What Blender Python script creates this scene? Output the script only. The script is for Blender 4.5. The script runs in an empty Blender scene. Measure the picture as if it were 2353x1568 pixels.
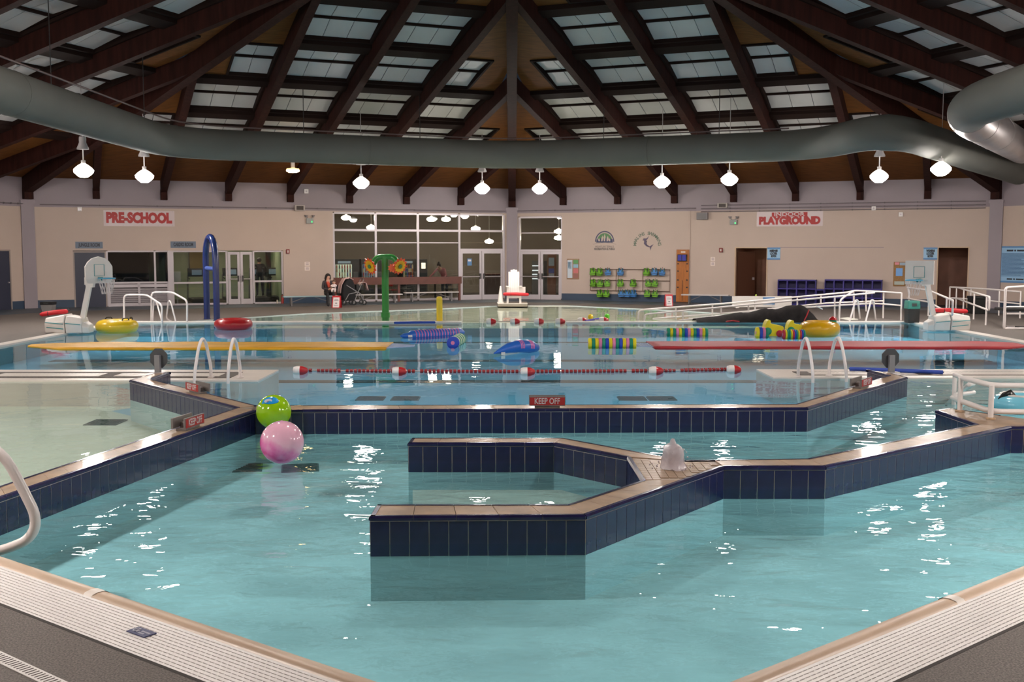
import bpy, bmesh, math, random
from mathutils import Vector, Matrix
from mathutils.geometry import tessellate_polygon
random.seed(7)
scene = bpy.context.scene
COL = scene.collection
PI = math.pi

# ------------------------------------------------------------------ camera, world, exposure
F_PX, CAM_H, HORIZON = 2450.0, 2.2, 574.0
PITCH = math.atan((784.0 - HORIZON) / F_PX)
cam_d = bpy.data.cameras.new('camera')
cam_d.sensor_width = 22.3
cam_d.lens = F_PX / 2353.0 * 22.3
cam_d.clip_end = 300
cam_d.dof.use_dof = True
cam_d.dof.focus_distance = 9.0
cam_d.dof.aperture_fstop = 3.5
cam = bpy.data.objects.new('camera', cam_d)
cam.location = (0, 0, CAM_H)
cam.rotation_euler = (PI / 2 - PITCH, 0, 0)
COL.objects.link(cam)
scene.camera = cam

world = bpy.data.worlds.new('world')
scene.world = world
world.use_nodes = True
world.node_tree.nodes['Background'].inputs['Color'].default_value = (0.20, 0.26, 0.36, 1)
world.node_tree.nodes['Background'].inputs['Strength'].default_value = 0.06   # dusk outside

vs = scene.view_settings
vs.view_transform = 'Standard'
vs.look = 'None'
vs.gamma = 1.0
vs.use_curve_mapping = False
vs.exposure = 0.05
scene.cycles.use_denoising = True
scene.cycles.use_adaptive_sampling = True
scene.cycles.adaptive_threshold = 0.15
scene.cycles.adaptive_min_samples = 16
scene.cycles.max_bounces = 5
scene.cycles.diffuse_bounces = 2
scene.cycles.glossy_bounces = 2
scene.cycles.transmission_bounces = 4
scene.cycles.transparent_max_bounces = 8
scene.cycles.caustics_reflective = False
scene.cycles.caustics_refractive = False
scene.cycles.sample_clamp_indirect = 4.0

# ------------------------------------------------------------------ plan of the hall (metres)
CEN, RAD = Vector((0, 21.9)), 25.6
SIDE = 2 * RAD * math.sin(PI / 8)
APO = RAD * math.cos(PI / 8)
VTX = [Vector((RAD * math.sin(PI / 4 * k), CEN.y + RAD * math.cos(PI / 4 * k))) for k in range(8)]
DECK_EAVE, SLOPE = 4.87, 0.243
WATER = -0.03

def vtx(k): return VTX[k % 8]
def wall_frame(k):
    a, b = vtx(k), vtx(k + 1)
    ex = (b - a).normalized()
    n = Vector((ex.y, -ex.x))
    if n.dot(CEN - a) < 0: n = -n
    return a, ex, n
def ray(px, py):
    x, y = px - 1176.5, 784.0 - py
    c, s = math.cos(PITCH), math.sin(PITCH)
    return Vector((x, F_PX * c + y * s, y * c - F_PX * s))
def at_z(px, py, z=0.0):
    r = ray(px, py); t = (z - CAM_H) / r.z
    return Vector((r.x * t, r.y * t, z))
def at_y(px, py, y):
    r = ray(px, py); t = y / r.y
    return Vector((r.x * t, y, CAM_H + r.z * t))
def on_wall(k, px, py, off=0.0):
    """(u, z) of the wall point (off metres in front of wall k)"""
    a, ex, n = wall_frame(k)
    r = ray(px, py)
    t = (a + n * off).dot(n) / (r.x * n.x + r.y * n.y)
    p = Vector((r.x * t, r.y * t))
    return (p - a).dot(ex), CAM_H + r.z * t
def wall_pt(k, u, z=0.0, off=0.0):
    a, ex, n = wall_frame(k)
    p = a + ex * u + n * off
    return Vector((p.x, p.y, z))
def wall_rot(k):
    ex = wall_frame(k)[1]
    return math.atan2(ex.y, ex.x)
def z_over(base, px_h):
    """height in metres of px_h pixels standing at ground point base"""
    return px_h * math.hypot(base[1], 0) / F_PX

# ------------------------------------------------------------------ materials
def lin(c):
    o = []
    for v in c[:3]:
        v = v / 255.0
        o.append(v / 12.92 if v <= 0.04045 else ((v + 0.055) / 1.055) ** 2.4)
    return tuple(o) + (1.0,)
MATS = {}
def mat(name, rgb, rough=0.5, metal=0.0, vary=0.0, vscale=4.0, bump=0.0, bscale=60.0, emit=0.0, coat=0.0, emit_rgb=None, rgb2=None, stretch=None, spec=None):
    if name in MATS: return MATS[name]
    m = bpy.data.materials.new(name); m.use_nodes = True
    nt = m.node_tree; b = nt.nodes['Principled BSDF']
    b.inputs['Base Color'].default_value = lin(rgb)
    b.inputs['Roughness'].default_value = rough
    b.inputs['Metallic'].default_value = metal
    if spec is not None: b.inputs['Specular IOR Level'].default_value = spec
    if coat: b.inputs['Coat Weight'].default_value = coat; b.inputs['Coat Roughness'].default_value = 0.08
    if emit:
        b.inputs['Emission Color'].default_value = lin(emit_rgb or rgb); b.inputs['Emission Strength'].default_value = emit
    if vary or bump:
        tc = nt.nodes.new('ShaderNodeTexCoord')
        src = tc.outputs['Object']
        if stretch:
            mp = nt.nodes.new('ShaderNodeMapping'); mp.inputs['Scale'].default_value = stretch
            nt.links.new(src, mp.inputs['Vector']); src = mp.outputs['Vector']
    if vary:
        n = nt.nodes.new('ShaderNodeTexNoise'); n.inputs['Scale'].default_value = vscale; n.inputs['Detail'].default_value = 5
        nt.links.new(src, n.inputs['Vector'])
        rp = nt.nodes.new('ShaderNodeValToRGB')
        c = lin(rgb); d = lin(rgb2) if rgb2 else tuple(max(0, v * (1 - vary)) for v in c[:3]) + (1,)
        e = c if rgb2 else tuple(min(1, v * (1 + vary)) for v in c[:3]) + (1,)
        rp.color_ramp.elements[0].position = 0.35; rp.color_ramp.elements[1].position = 0.68
        rp.color_ramp.elements[0].color = d; rp.color_ramp.elements[1].color = e
        nt.links.new(n.outputs['Fac'], rp.inputs['Fac']); nt.links.new(rp.outputs['Color'], b.inputs['Base Color'])
    if bump:
        n = nt.nodes.new('ShaderNodeTexNoise'); n.inputs['Scale'].default_value = bscale; n.inputs['Detail'].default_value = 4
        nt.links.new(src, n.inputs['Vector'])
        bp = nt.nodes.new('ShaderNodeBump'); bp.inputs['Strength'].default_value = bump; bp.inputs['Distance'].default_value = 0.02
        nt.links.new(n.outputs['Fac'], bp.inputs['Height']); nt.links.new(bp.outputs['Normal'], b.inputs['Normal'])
    MATS[name] = m
    return m
def glass_mat(name, tint, refl=1.0):
    if name in MATS: return MATS[name]
    m = bpy.data.materials.new(name); m.use_nodes = True
    nt = m.node_tree; nt.nodes.remove(nt.nodes['Principled BSDF'])
    out = nt.nodes['Material Output']
    tr = nt.nodes.new('ShaderNodeBsdfTransparent'); tr.inputs['Color'].default_value = lin(tint)
    gl = nt.nodes.new('ShaderNodeBsdfGlossy'); gl.inputs['Roughness'].default_value = 0.01
    fr = nt.nodes.new('ShaderNodeFresnel'); fr.inputs['IOR'].default_value = 1.5
    mx = nt.nodes.new('ShaderNodeMixShader')
    nt.links.new(fr.outputs[0], mx.inputs[0]); nt.links.new(tr.outputs[0], mx.inputs[1]); nt.links.new(gl.outputs[0], mx.inputs[2])
    nt.links.new(mx.outputs[0], out.inputs['Surface'])
    MATS[name] = m
    return m
def water_mat(name, tint, layers, ior=1.33, rough=0.0):
    """clear tinted water: Fresnel mirror over a tinted see-through body, rippled by noise layers (scale, distance, stretch, rotation)"""
    m = bpy.data.materials.new(name); m.use_nodes = True
    nt = m.node_tree; nt.nodes.remove(nt.nodes['Principled BSDF'])
    out = nt.nodes['Material Output']
    tr = nt.nodes.new('ShaderNodeBsdfTransparent'); tr.inputs['Color'].default_value = tuple(tint) + (1,)
    gl = nt.nodes.new('ShaderNodeBsdfGlossy'); gl.inputs['Roughness'].default_value = rough
    fr = nt.nodes.new('ShaderNodeFresnel')
    ge = nt.nodes.new('ShaderNodeNewGeometry'); mr = nt.nodes.new('ShaderNodeMapRange')      # light coming up through the surface meets the same Fresnel curve (no total reflection)
    mr.inputs['To Min'].default_value = ior; mr.inputs['To Max'].default_value = 1.0 / ior
    nt.links.new(ge.outputs['Backfacing'], mr.inputs['Value']); nt.links.new(mr.outputs[0], fr.inputs['IOR'])
    mx = nt.nodes.new('ShaderNodeMixShader')
    tc = nt.nodes.new('ShaderNodeTexCoord')
    prev = None
    for (sc, dist, st, rot) in layers:
        mp = nt.nodes.new('ShaderNodeMapping'); mp.inputs['Scale'].default_value = st; mp.inputs['Rotation'].default_value = (0, 0, rot)
        n = nt.nodes.new('ShaderNodeTexNoise'); n.inputs['Scale'].default_value = sc; n.inputs['Detail'].default_value = 2.0; n.inputs['Roughness'].default_value = 0.45
        n.inputs['Distortion'].default_value = 0.4
        bp = nt.nodes.new('ShaderNodeBump'); bp.inputs['Strength'].default_value = 1.0; bp.inputs['Distance'].default_value = dist
        nt.links.new(tc.outputs['Object'], mp.inputs['Vector']); nt.links.new(mp.outputs['Vector'], n.inputs['Vector'])
        nt.links.new(n.outputs['Fac'], bp.inputs['Height'])
        if prev: nt.links.new(prev.outputs['Normal'], bp.inputs['Normal'])
        prev = bp
    nt.links.new(prev.outputs['Normal'], gl.inputs['Normal']); nt.links.new(prev.outputs['Normal'], fr.inputs['Normal'])
    nt.links.new(fr.outputs[0], mx.inputs[0]); nt.links.new(tr.outputs[0], mx.inputs[1]); nt.links.new(gl.outputs[0], mx.inputs[2])
    nt.links.new(mx.outputs[0], out.inputs['Surface'])
    return m
def brick_like(name, rgb, line_rgb, sx, sz, axis='XZ', rough=0.5, mortar=0.03):
    """thin joint lines on a far surface"""
    m = mat(name, rgb, rough)
    nt = m.node_tree; b = nt.nodes['Principled BSDF']
    tc = nt.nodes.new('ShaderNodeTexCoord'); sp = nt.nodes.new('ShaderNodeSeparateXYZ'); cb = nt.nodes.new('ShaderNodeCombineXYZ')
    nt.links.new(tc.outputs['Object'], sp.inputs[0])
    nt.links.new(sp.outputs['XYZ'.index(axis[0])], cb.inputs[0]); nt.links.new(sp.outputs['XYZ'.index(axis[1])], cb.inputs[1])
    br = nt.nodes.new('ShaderNodeTexBrick')
    br.inputs['Scale'].default_value = 1.0; br.inputs['Brick Width'].default_value = sx; br.inputs['Row Height'].default_value = sz
    br.inputs['Mortar Size'].default_value = mortar * min(sx, sz)
    c = lin(rgb)
    br.inputs['Color1'].default_value = c; br.inputs['Color2'].default_value = tuple(v * 0.86 for v in c[:3]) + (1,); br.inputs['Mortar'].default_value = lin(line_rgb)
    nt.links.new(cb.outputs[0], br.inputs['Vector']); nt.links.new(br.outputs['Color'], b.inputs['Base Color'])
    return m

# ------------------------------------------------------------------ mesh builder
class MB:
    def __init__(self): self.v = []; self.f = []; self.sm = []
    def add(self, vs, fs, smooth=False):
        o = len(self.v)
        self.v += [tuple(p) for p in vs]
        self.f += [tuple(i + o for i in f) for f in fs]
        self.sm += [smooth] * len(fs)
        return self
    def box(self, x0, x1, y0, y1, z0, z1):
        vs = [(x, y, z) for z in (z0, z1) for y in (y0, y1) for x in (x0, x1)]
        return self.add(vs, [(0, 2, 3, 1), (4, 5, 7, 6), (0, 1, 5, 4), (2, 6, 7, 3), (0, 4, 6, 2), (1, 3, 7, 5)])
    def obox(self, c, ex, ey, ez):
        """box about c with half-axis vectors"""
        c, ex, ey, ez = Vector(c), Vector(ex), Vector(ey), Vector(ez)
        vs = [c + ex * a + ey * b + ez * d for d in (-1, 1) for b in (-1, 1) for a in (-1, 1)]
        return self.add(vs, [(0, 2, 3, 1), (4, 5, 7, 6), (0, 1, 5, 4), (2, 6, 7, 3), (0, 4, 6, 2), (1, 3, 7, 5)])
    def bar(self, a, b, w, h=None, up=(0, 0, 1)):
        a, b = Vector(a), Vector(b); d = b - a; up = Vector(up)
        if abs(d.normalized().dot(up)) > 0.98: up = Vector((0, 1, 0))
        s = d.cross(up).normalized(); t = s.cross(d).normalized()
        return self.obox((a + b) / 2, d / 2, s * (w / 2), t * ((h or w) / 2))
    def prism(self, poly, z0, z1, bottom=True):
        n = len(poly)
        area = sum(poly[i][0] * poly[(i + 1) % n][1] - poly[(i + 1) % n][0] * poly[i][1] for i in range(n))
        if area < 0: poly = list(reversed(poly))
        vs = [(p[0], p[1], z0) for p in poly] + [(p[0], p[1], z1) for p in poly]
        fs = [(i, (i + 1) % n, (i + 1) % n + n, i + n) for i in range(n)]
        tris = tessellate_polygon([[Vector((p[0], p[1], 0)) for p in poly]])
        def ccw(t):
            a, b, c = (poly[i] for i in t)
            return (b[0] - a[0]) * (c[1] - a[1]) - (b[1] - a[1]) * (c[0] - a[0]) > 0
        for t in tris:
            t = tuple(t) if ccw(t) else tuple(reversed(t))
            fs.append(tuple(i + n for i in t))
            if bottom: fs.append(tuple(reversed(t)))
        return self.add(vs, fs)
    def prism_y(self, poly_xz, y0, y1):
        """outline in x,z extruded along y"""
        sub = MB().prism(poly_xz, y0, y1)
        return self.add([(x, z, y) for (x, y, z) in sub.v], [tuple(reversed(f)) for f in sub.f])
    def tube(self, pts, r, seg=8, caps=True, closed=False, smooth=True):
        pts = [Vector(p) for p in pts]; n = len(pts)
        rs = r if isinstance(r, (list, tuple)) else [r] * n
        vs, fs = [], []
        prev_s = None
        for i, p in enumerate(pts):
            if closed: d = pts[(i + 1) % n] - pts[i - 1]
            else: d = pts[min(i + 1, n - 1)] - pts[max(i - 1, 0)]
            if d.length < 1e-9: d = Vector((0, 0, 1))
            d.normalize()
            if prev_s is None:
                up = Vector((0, 0, 1)) if abs(d.z) < 0.95 else Vector((0, 1, 0))
                s = d.cross(up).normalized()
            else:
                s = prev_s - d * prev_s.dot(d)
                s = s.normalized() if s.length > 1e-6 else d.orthogonal().normalized()
            prev_s = s; t = s.cross(d)
            # keep the section round through the bend
            k = 1.0
            if 0 < i < n - 1 or closed:
                a = (pts[i] - pts[i - 1]); b = (pts[(i + 1) % n] - pts[i])
                if a.length > 1e-9 and b.length > 1e-9:
                    k = 1.0 / max(0.6, math.cos(a.angle(b) / 2))
            for j in range(seg):
                an = 2 * PI * j / seg
                vs.append(p + (s * math.cos(an) * 1.0 + t * math.sin(an)) * rs[i] * (k if k < 1.25 else 1.25))
        m = n if closed else n - 1
        for i in range(m):
            a, b = i * seg, ((i + 1) % n) * seg
            for j in range(seg):
                q = (j + 1) % seg
                fs.append((a + j, b + j, b + q, a + q))
        self.add(vs, fs, smooth)
        if caps and not closed:
            self.add(vs[:seg], [tuple(range(seg))]); self.add(vs[-seg:], [tuple(reversed(range(seg)))])
        return self
    def lathe(self, prof, seg=16, c=(0, 0, 0), smooth=True, ax='Z', sx=1.0, sy=1.0):
        vs, fs = [], []
        for (r, z) in prof:
            for j in range(seg):
                an = 2 * PI * j / seg
                p = (r * math.cos(an) * sx, r * math.sin(an) * sy, z)
                if ax == 'X': p = (p[2], p[0], p[1])
                if ax == 'Y': p = (p[1], p[2], p[0])
                vs.append((p[0] + c[0], p[1] + c[1], p[2] + c[2]))
        for i in range(len(prof) - 1):
            for j in range(seg):
                q = (j + 1) % seg
                fs.append((i * seg + j, i * seg + q, (i + 1) * seg + q, (i + 1) * seg + j))
        self.add(vs, fs, smooth)
        if prof[0][0] > 1e-6: self.add(vs[:seg], [tuple(reversed(range(seg)))])
        if prof[-1][0] > 1e-6: self.add(vs[-seg:], [tuple(range(seg))])
        return self
    def ball(self, c, r, seg=16, rings=10, sx=1, sy=1, sz=1):
        prof = [(max(1e-7, r * math.sin(PI * i / rings)), -r * math.cos(PI * i / rings) * sz) for i in range(rings + 1)]
        return self.lathe(prof, seg, c, True, 'Z', sx, sy)
    def torus(self, c, R, r, seg=32, sub=12, ax='Z', sq=1.0):
        pts = []
        for i in range(seg):
            a = 2 * PI * i / seg
            p = (R * math.cos(a), R * math.sin(a), 0)
            if ax == 'X': p = (0, p[0], p[1])
            if ax == 'Y': p = (p[0], 0, p[1])
            pts.append(Vector(p) + Vector(c))
        vs, fs = [], []
        for i in range(seg):
            a = 2 * PI * i / seg
            for j in range(sub):
                b = 2 * PI * j / sub
                q = ((R + r * math.cos(b)) * math.cos(a), (R + r * math.cos(b)) * math.sin(a), r * math.sin(b) * sq)
                if ax == 'X': q = (q[2], q[0], q[1])
                if ax == 'Y': q = (q[1], q[2], q[0])
                vs.append((q[0] + c[0], q[1] + c[1], q[2] + c[2]))
        for i in range(seg):
            for j in range(sub):
                fs.append((i * sub + j, ((i + 1) % seg) * sub + j, ((i + 1) % seg) * sub + (j + 1) % sub, i * sub + (j + 1) % sub))
        return self.add(vs, fs, True)
    def mesh(self, name, material=None):
        me = bpy.data.meshes.new(name)
        me.from_pydata(self.v, [], self.f)
        me.polygons.foreach_set('use_smooth', self.sm)
        if material is not None: me.materials.append(material)
        me.update()
        return me
    def build(self, name, material, parent=None, world=False, bevel=0.0):
        off = None
        if parent is not None and world:
            off = Vector(parent.location)
            self.v = [(p[0] - off.x, p[1] - off.y, p[2] - off.z) for p in self.v]
        o = bpy.data.objects.new(name, self.mesh(name, material))
        COL.objects.link(o)
        if parent is not None: o.parent = parent
        if bevel:
            bv = o.modifiers.new('bevel', 'BEVEL'); bv.width = bevel; bv.segments = 2; bv.limit_method = 'ANGLE'
        return o
def M(): return MB()
def link_copy(me, name, parent=None, loc=(0, 0, 0), rz=0.0):
    o = bpy.data.objects.new(name, me); COL.objects.link(o)
    if parent is not None: o.parent = parent
    o.location = loc; o.rotation_euler = (0, 0, rz)
    return o
def tag(o, label=None, cat=None, group=None, kind=None):
    if label: o['label'] = label
    if cat: o['category'] = cat
    if group: o['group'] = group
    if kind: o['kind'] = kind
    return o
def thing(name, label, cat, loc=(0, 0, 0), rz=0.0, group=None):
    o = bpy.data.objects.new(name, None); COL.objects.link(o)
    o.empty_display_size = 0.1
    o.location = loc; o.rotation_euler = (0, 0, rz)
    return tag(o, label, cat, group)
def struct(name, mb, m, parent=None, **kw):
    o = mb.build(name, m, parent, **kw)
    if parent is None: o['kind'] = 'structure'
    return o
def copy_tree(o, parent=None):
    kids = list(o.children)
    c = o.copy(); COL.objects.link(c)
    if parent is not None: c.parent = parent
    for k in kids: copy_tree(k, c)
    return c
def text(name, s, size, m, parent, loc, width=None, offset=0.0, extrude=0.002, rot=(PI / 2, 0, 0), align='CENTER', shear=0.0, sx=1.0):
    cu = bpy.data.curves.new(name, 'FONT')
    cu.body = s; cu.size = size; cu.extrude = extrude; cu.offset = offset; cu.align_x = align; cu.align_y = 'CENTER'; cu.shear = shear
    cu.resolution_u = 3
    cu.materials.append(m)
    o = bpy.data.objects.new(name, cu); COL.objects.link(o)
    bpy.context.view_layer.update()
    me = bpy.data.meshes.new_from_object(o.evaluated_get(bpy.context.evaluated_depsgraph_get()))
    bpy.data.objects.remove(o); bpy.data.curves.remove(cu)
    me.materials.clear(); me.materials.append(m)
    if width and len(me.vertices):
        xs = [v.co.x for v in me.vertices]; w = max(xs) - min(xs); c = (max(xs) + min(xs)) / 2
        for v in me.vertices: v.co.x = (v.co.x - c) * width / w + (0 if align == 'CENTER' else width / 2)
    o = bpy.data.objects.new(name, me); COL.objects.link(o)
    o.parent = parent; o.location = loc; o.rotation_euler = rot
    return o
def nest(child, part):
    """make a piece a sub-part of another part of the same thing"""
    child.parent = part
    return child
def round_path(pts, r, n=4):
    """polyline with its inner corners rounded"""
    pts = [Vector(p) for p in pts]
    out = [pts[0]]
    for i in range(1, len(pts) - 1):
        a, b, c = pts[i - 1], pts[i], pts[i + 1]
        d1, d2 = (a - b), (c - b)
        k = min(r, d1.length * 0.49, d2.length * 0.49)
        p, q = b + d1.normalized() * k, b + d2.normalized() * k
        for j in range(n + 1):
            t = j / n
            out.append(p * (1 - t) ** 2 + b * 2 * t * (1 - t) + q * t * t)
    out.append(pts[-1])
    return out

# ------------------------------------------------------------------ lights: a ring of hanging globe lamps round the hall
LAMP_Z = 4.47
LAMP_PX = [(192, 392), (332, 405), (830, 420), (1108, 433), (1240, 433), (1521, 418), (1676, 412), (2020, 405), (2162, 388)]
LAMP_RGB = (255, 246, 238)
LAMP_STRENGTH, LAMP_NEAR, LAMP_TOP = 240.0, 420.0, 3.0               # bright bowl, much dimmer shaded shoulder
LAMP_HIDDEN = []                                    # ring lamps outside the frame, then three added to brighten the pools
for k in (1, 2, 3, 4, 5, 6):
    for fu in (0.16, 0.5, 0.84):
        if (k == 1 and fu < 0.3) or (k == 6 and fu > 0.7) or (k == 3 and fu > 0.7) or (k == 4 and fu < 0.3): continue
        LAMP_HIDDEN.append((wall_pt(k, fu * SIDE, LAMP_Z, 7.4), k in (2, 3, 4, 5)))
LAMP_HIDDEN += [(Vector((0.0, 14.5, 7.5)), False), (Vector((-5.2, 18.3, 7.6)), False), (Vector((5.2, 18.3, 7.6)), False)]   # three unseen lamps added high under the roof crown for pool light

# ------------------------------------------------------------------ shared materials
WOOD = mat('roof_boards', (108, 66, 31), 0.7, vary=0.25, vscale=3.0, stretch=(0.4, 6, 6), spec=0.15)
BEAM = mat('dark_stained_beam', (46, 22, 18), 0.7, vary=0.3, vscale=2.0, stretch=(4, 4, 0.5), spec=0.12)
BEAM2 = mat('dark_purlin', (34, 22, 19), 0.75, spec=0.1)
PANEL = mat('skylight_panel', (186, 184, 183), 0.5, vary=0.06, vscale=1.2)
CURB = mat('grey_curb', (92, 96, 98), 0.5)
CREAM = mat('cream_wall_paint', (188, 169, 157), 0.6, vary=0.03, vscale=0.7, bump=0.04, bscale=30)
LILAC = mat('grey_lilac_paint', (146, 134, 141), 0.6, vary=0.04, vscale=0.6)
NAVYB = mat('navy_wall_base', (44, 62, 84), 0.45)
DECKM = mat('pool_deck_aggregate', (98, 90, 85), 0.66, vary=0.55, vscale=90, bump=0.35, bscale=200)
ALU = mat('pale_aluminium', (186, 178, 182), 0.38, metal=0.35)
WHITE = mat('white_paint', (226, 222, 220), 0.35)
WHITEP = mat('white_plastic', (224, 218, 212), 0.35, vary=0.03, vscale=3)
DUCT = mat('painted_duct', (102, 103, 98), 0.75, spec=0.2, vary=0.05, vscale=0.8)
STEELD = mat('bare_steel_duct', (176, 172, 172), 0.34, metal=0.85, vary=0.1, vscale=1.4)
GLASS = glass_mat('window_glass', (226, 230, 228))
BLACK = mat('black_paint', (18, 18, 20), 0.4)
TANLIP = mat('tan_coping', (192, 168, 146), 0.36, vary=0.06, vscale=2.5)
WLIP = mat('white_gutter_lip', (222, 214, 206), 0.35, vary=0.05, vscale=2)
NAVYT = mat('navy_glazed_tile', (30, 30, 70), 0.22, vary=0.25, vscale=7, coat=0.15)
TANT = mat('tan_coping_tile', (158, 134, 110), 0.34, vary=0.2, vscale=5, coat=0.12)
GROUT = mat('pale_grout', (178, 168, 160), 0.7)

# ------------------------------------------------------------------ roof
def deck_z(s): return DECK_EAVE + SLOPE * s
def roof_pt(k, u, s, dz=0.0):
    a, ex, n = wall_frame(k)
    p = a + ex * u + n * s
    return Vector((p.x, p.y, deck_z(s) + dz))
TH = math.tan(PI / 8)
def hip_lo(s): return s * TH
def hip_hi(s): return SIDE - s * TH
def in_view(p, m=0.22):
    c, s = math.cos(PITCH), math.sin(PITCH); z = p.z - CAM_H
    d = p.y * c - z * s; v = p.y * s + z * c
    if d < 1: return False
    return abs(F_PX * p.x / d) < 1176 * (1 + m) and -784 * (1 + m) < F_PX * v / d < 784 * (1 + m + 0.1)
CEIL = thing('ceiling', None, None); CEIL['kind'] = 'structure'; del_keys = None
SKY_MESH = {}
JW = SIDE / 8
SKY_ROWS = [5.0 + 2.83 * i for i in range(7)]
SKY_LEN, SKY_RISE = 2.16, 0.155
def sky_meshes(w):
    """curb frame and one pane of each slope for a skylight w metres wide; local x along wall, y up the slope, z up"""
    key = round(w, 2)
    if key in SKY_MESH: return SKY_MESH[key]
    L, h, sl = SKY_LEN, SKY_RISE, SLOPE
    def pt(x, y, z): return (x, y, z + y * sl)
    f = M()
    def board(x0, x1, y0, y1, z0, z1):
        vs = [pt(x, y, z) for z in (z0, z1) for y in (y0, y1) for x in (x0, x1)]
        f.add(vs, [(0, 2, 3, 1), (4, 5, 7, 6), (0, 1, 5, 4), (2, 6, 7, 3), (0, 4, 6, 2), (1, 3, 7, 5)])
    t = 0.07
    board(-t, w + t, -t, 0, -0.05, 0.06); board(-t, w + t, L, L + t, -0.05, 0.06)
    board(-t, 0, 0, L, -0.05, 0.06); board(w, w + t, 0, L, -0.05, 0.06)
    board(0, w, L / 2 - 0.035, L / 2 + 0.035, h - 0.09, h + 0.03)
    for x in (0, w):
        f.add([pt(x, 0, 0.04), pt(x, L, 0.04), pt(x, L / 2, h)], [(0, 1, 2)])
    g = M()
    vs = [pt(x, y, z) for (y, z) in ((L - 0.012, 0.06), (L - 0.012, 0.13)) for x in (0.0, w)]
    np_ = 3 if w > 1.5 else 2
    pw = w / np_; q = pw - 0.02
    def pane(y0, z0, y1, z1):
        m = M(); tt = 0.02
        vs = [pt(x, y, z + dz) for dz in (0, tt) for (y, z) in ((y0, z0), (y1, z1)) for x in (0, q)]
        m.add(vs, [(0, 2, 3, 1), (4, 5, 7, 6), (0, 1, 5, 4), (2, 6, 7, 3), (0, 4, 6, 2), (1, 3, 7, 5)])
        return m.mesh('pane', PANEL)
    far = pane(0.02, 0.05, L / 2 - 0.03, h - 0.03)
    near = pane(L - 0.02, 0.05, L / 2 + 0.03, h - 0.03)
    c = M(); 
    vs = [pt(x, y, z) for z in (-0.045, 0.05) for y in (L, L + 0.04) for x in (0.0, w)]
    c.add(vs, [(0, 2, 3, 1), (4, 5, 7, 6), (0, 1, 5, 4), (2, 6, 7, 3), (0, 4, 6, 2), (1, 3, 7, 5)])
    SKY_MESH[key] = (f.mesh('skylight', BEAM2), far, near, np_, pw, c.mesh('flashing', CURB))
    return SKY_MESH[key]
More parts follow.
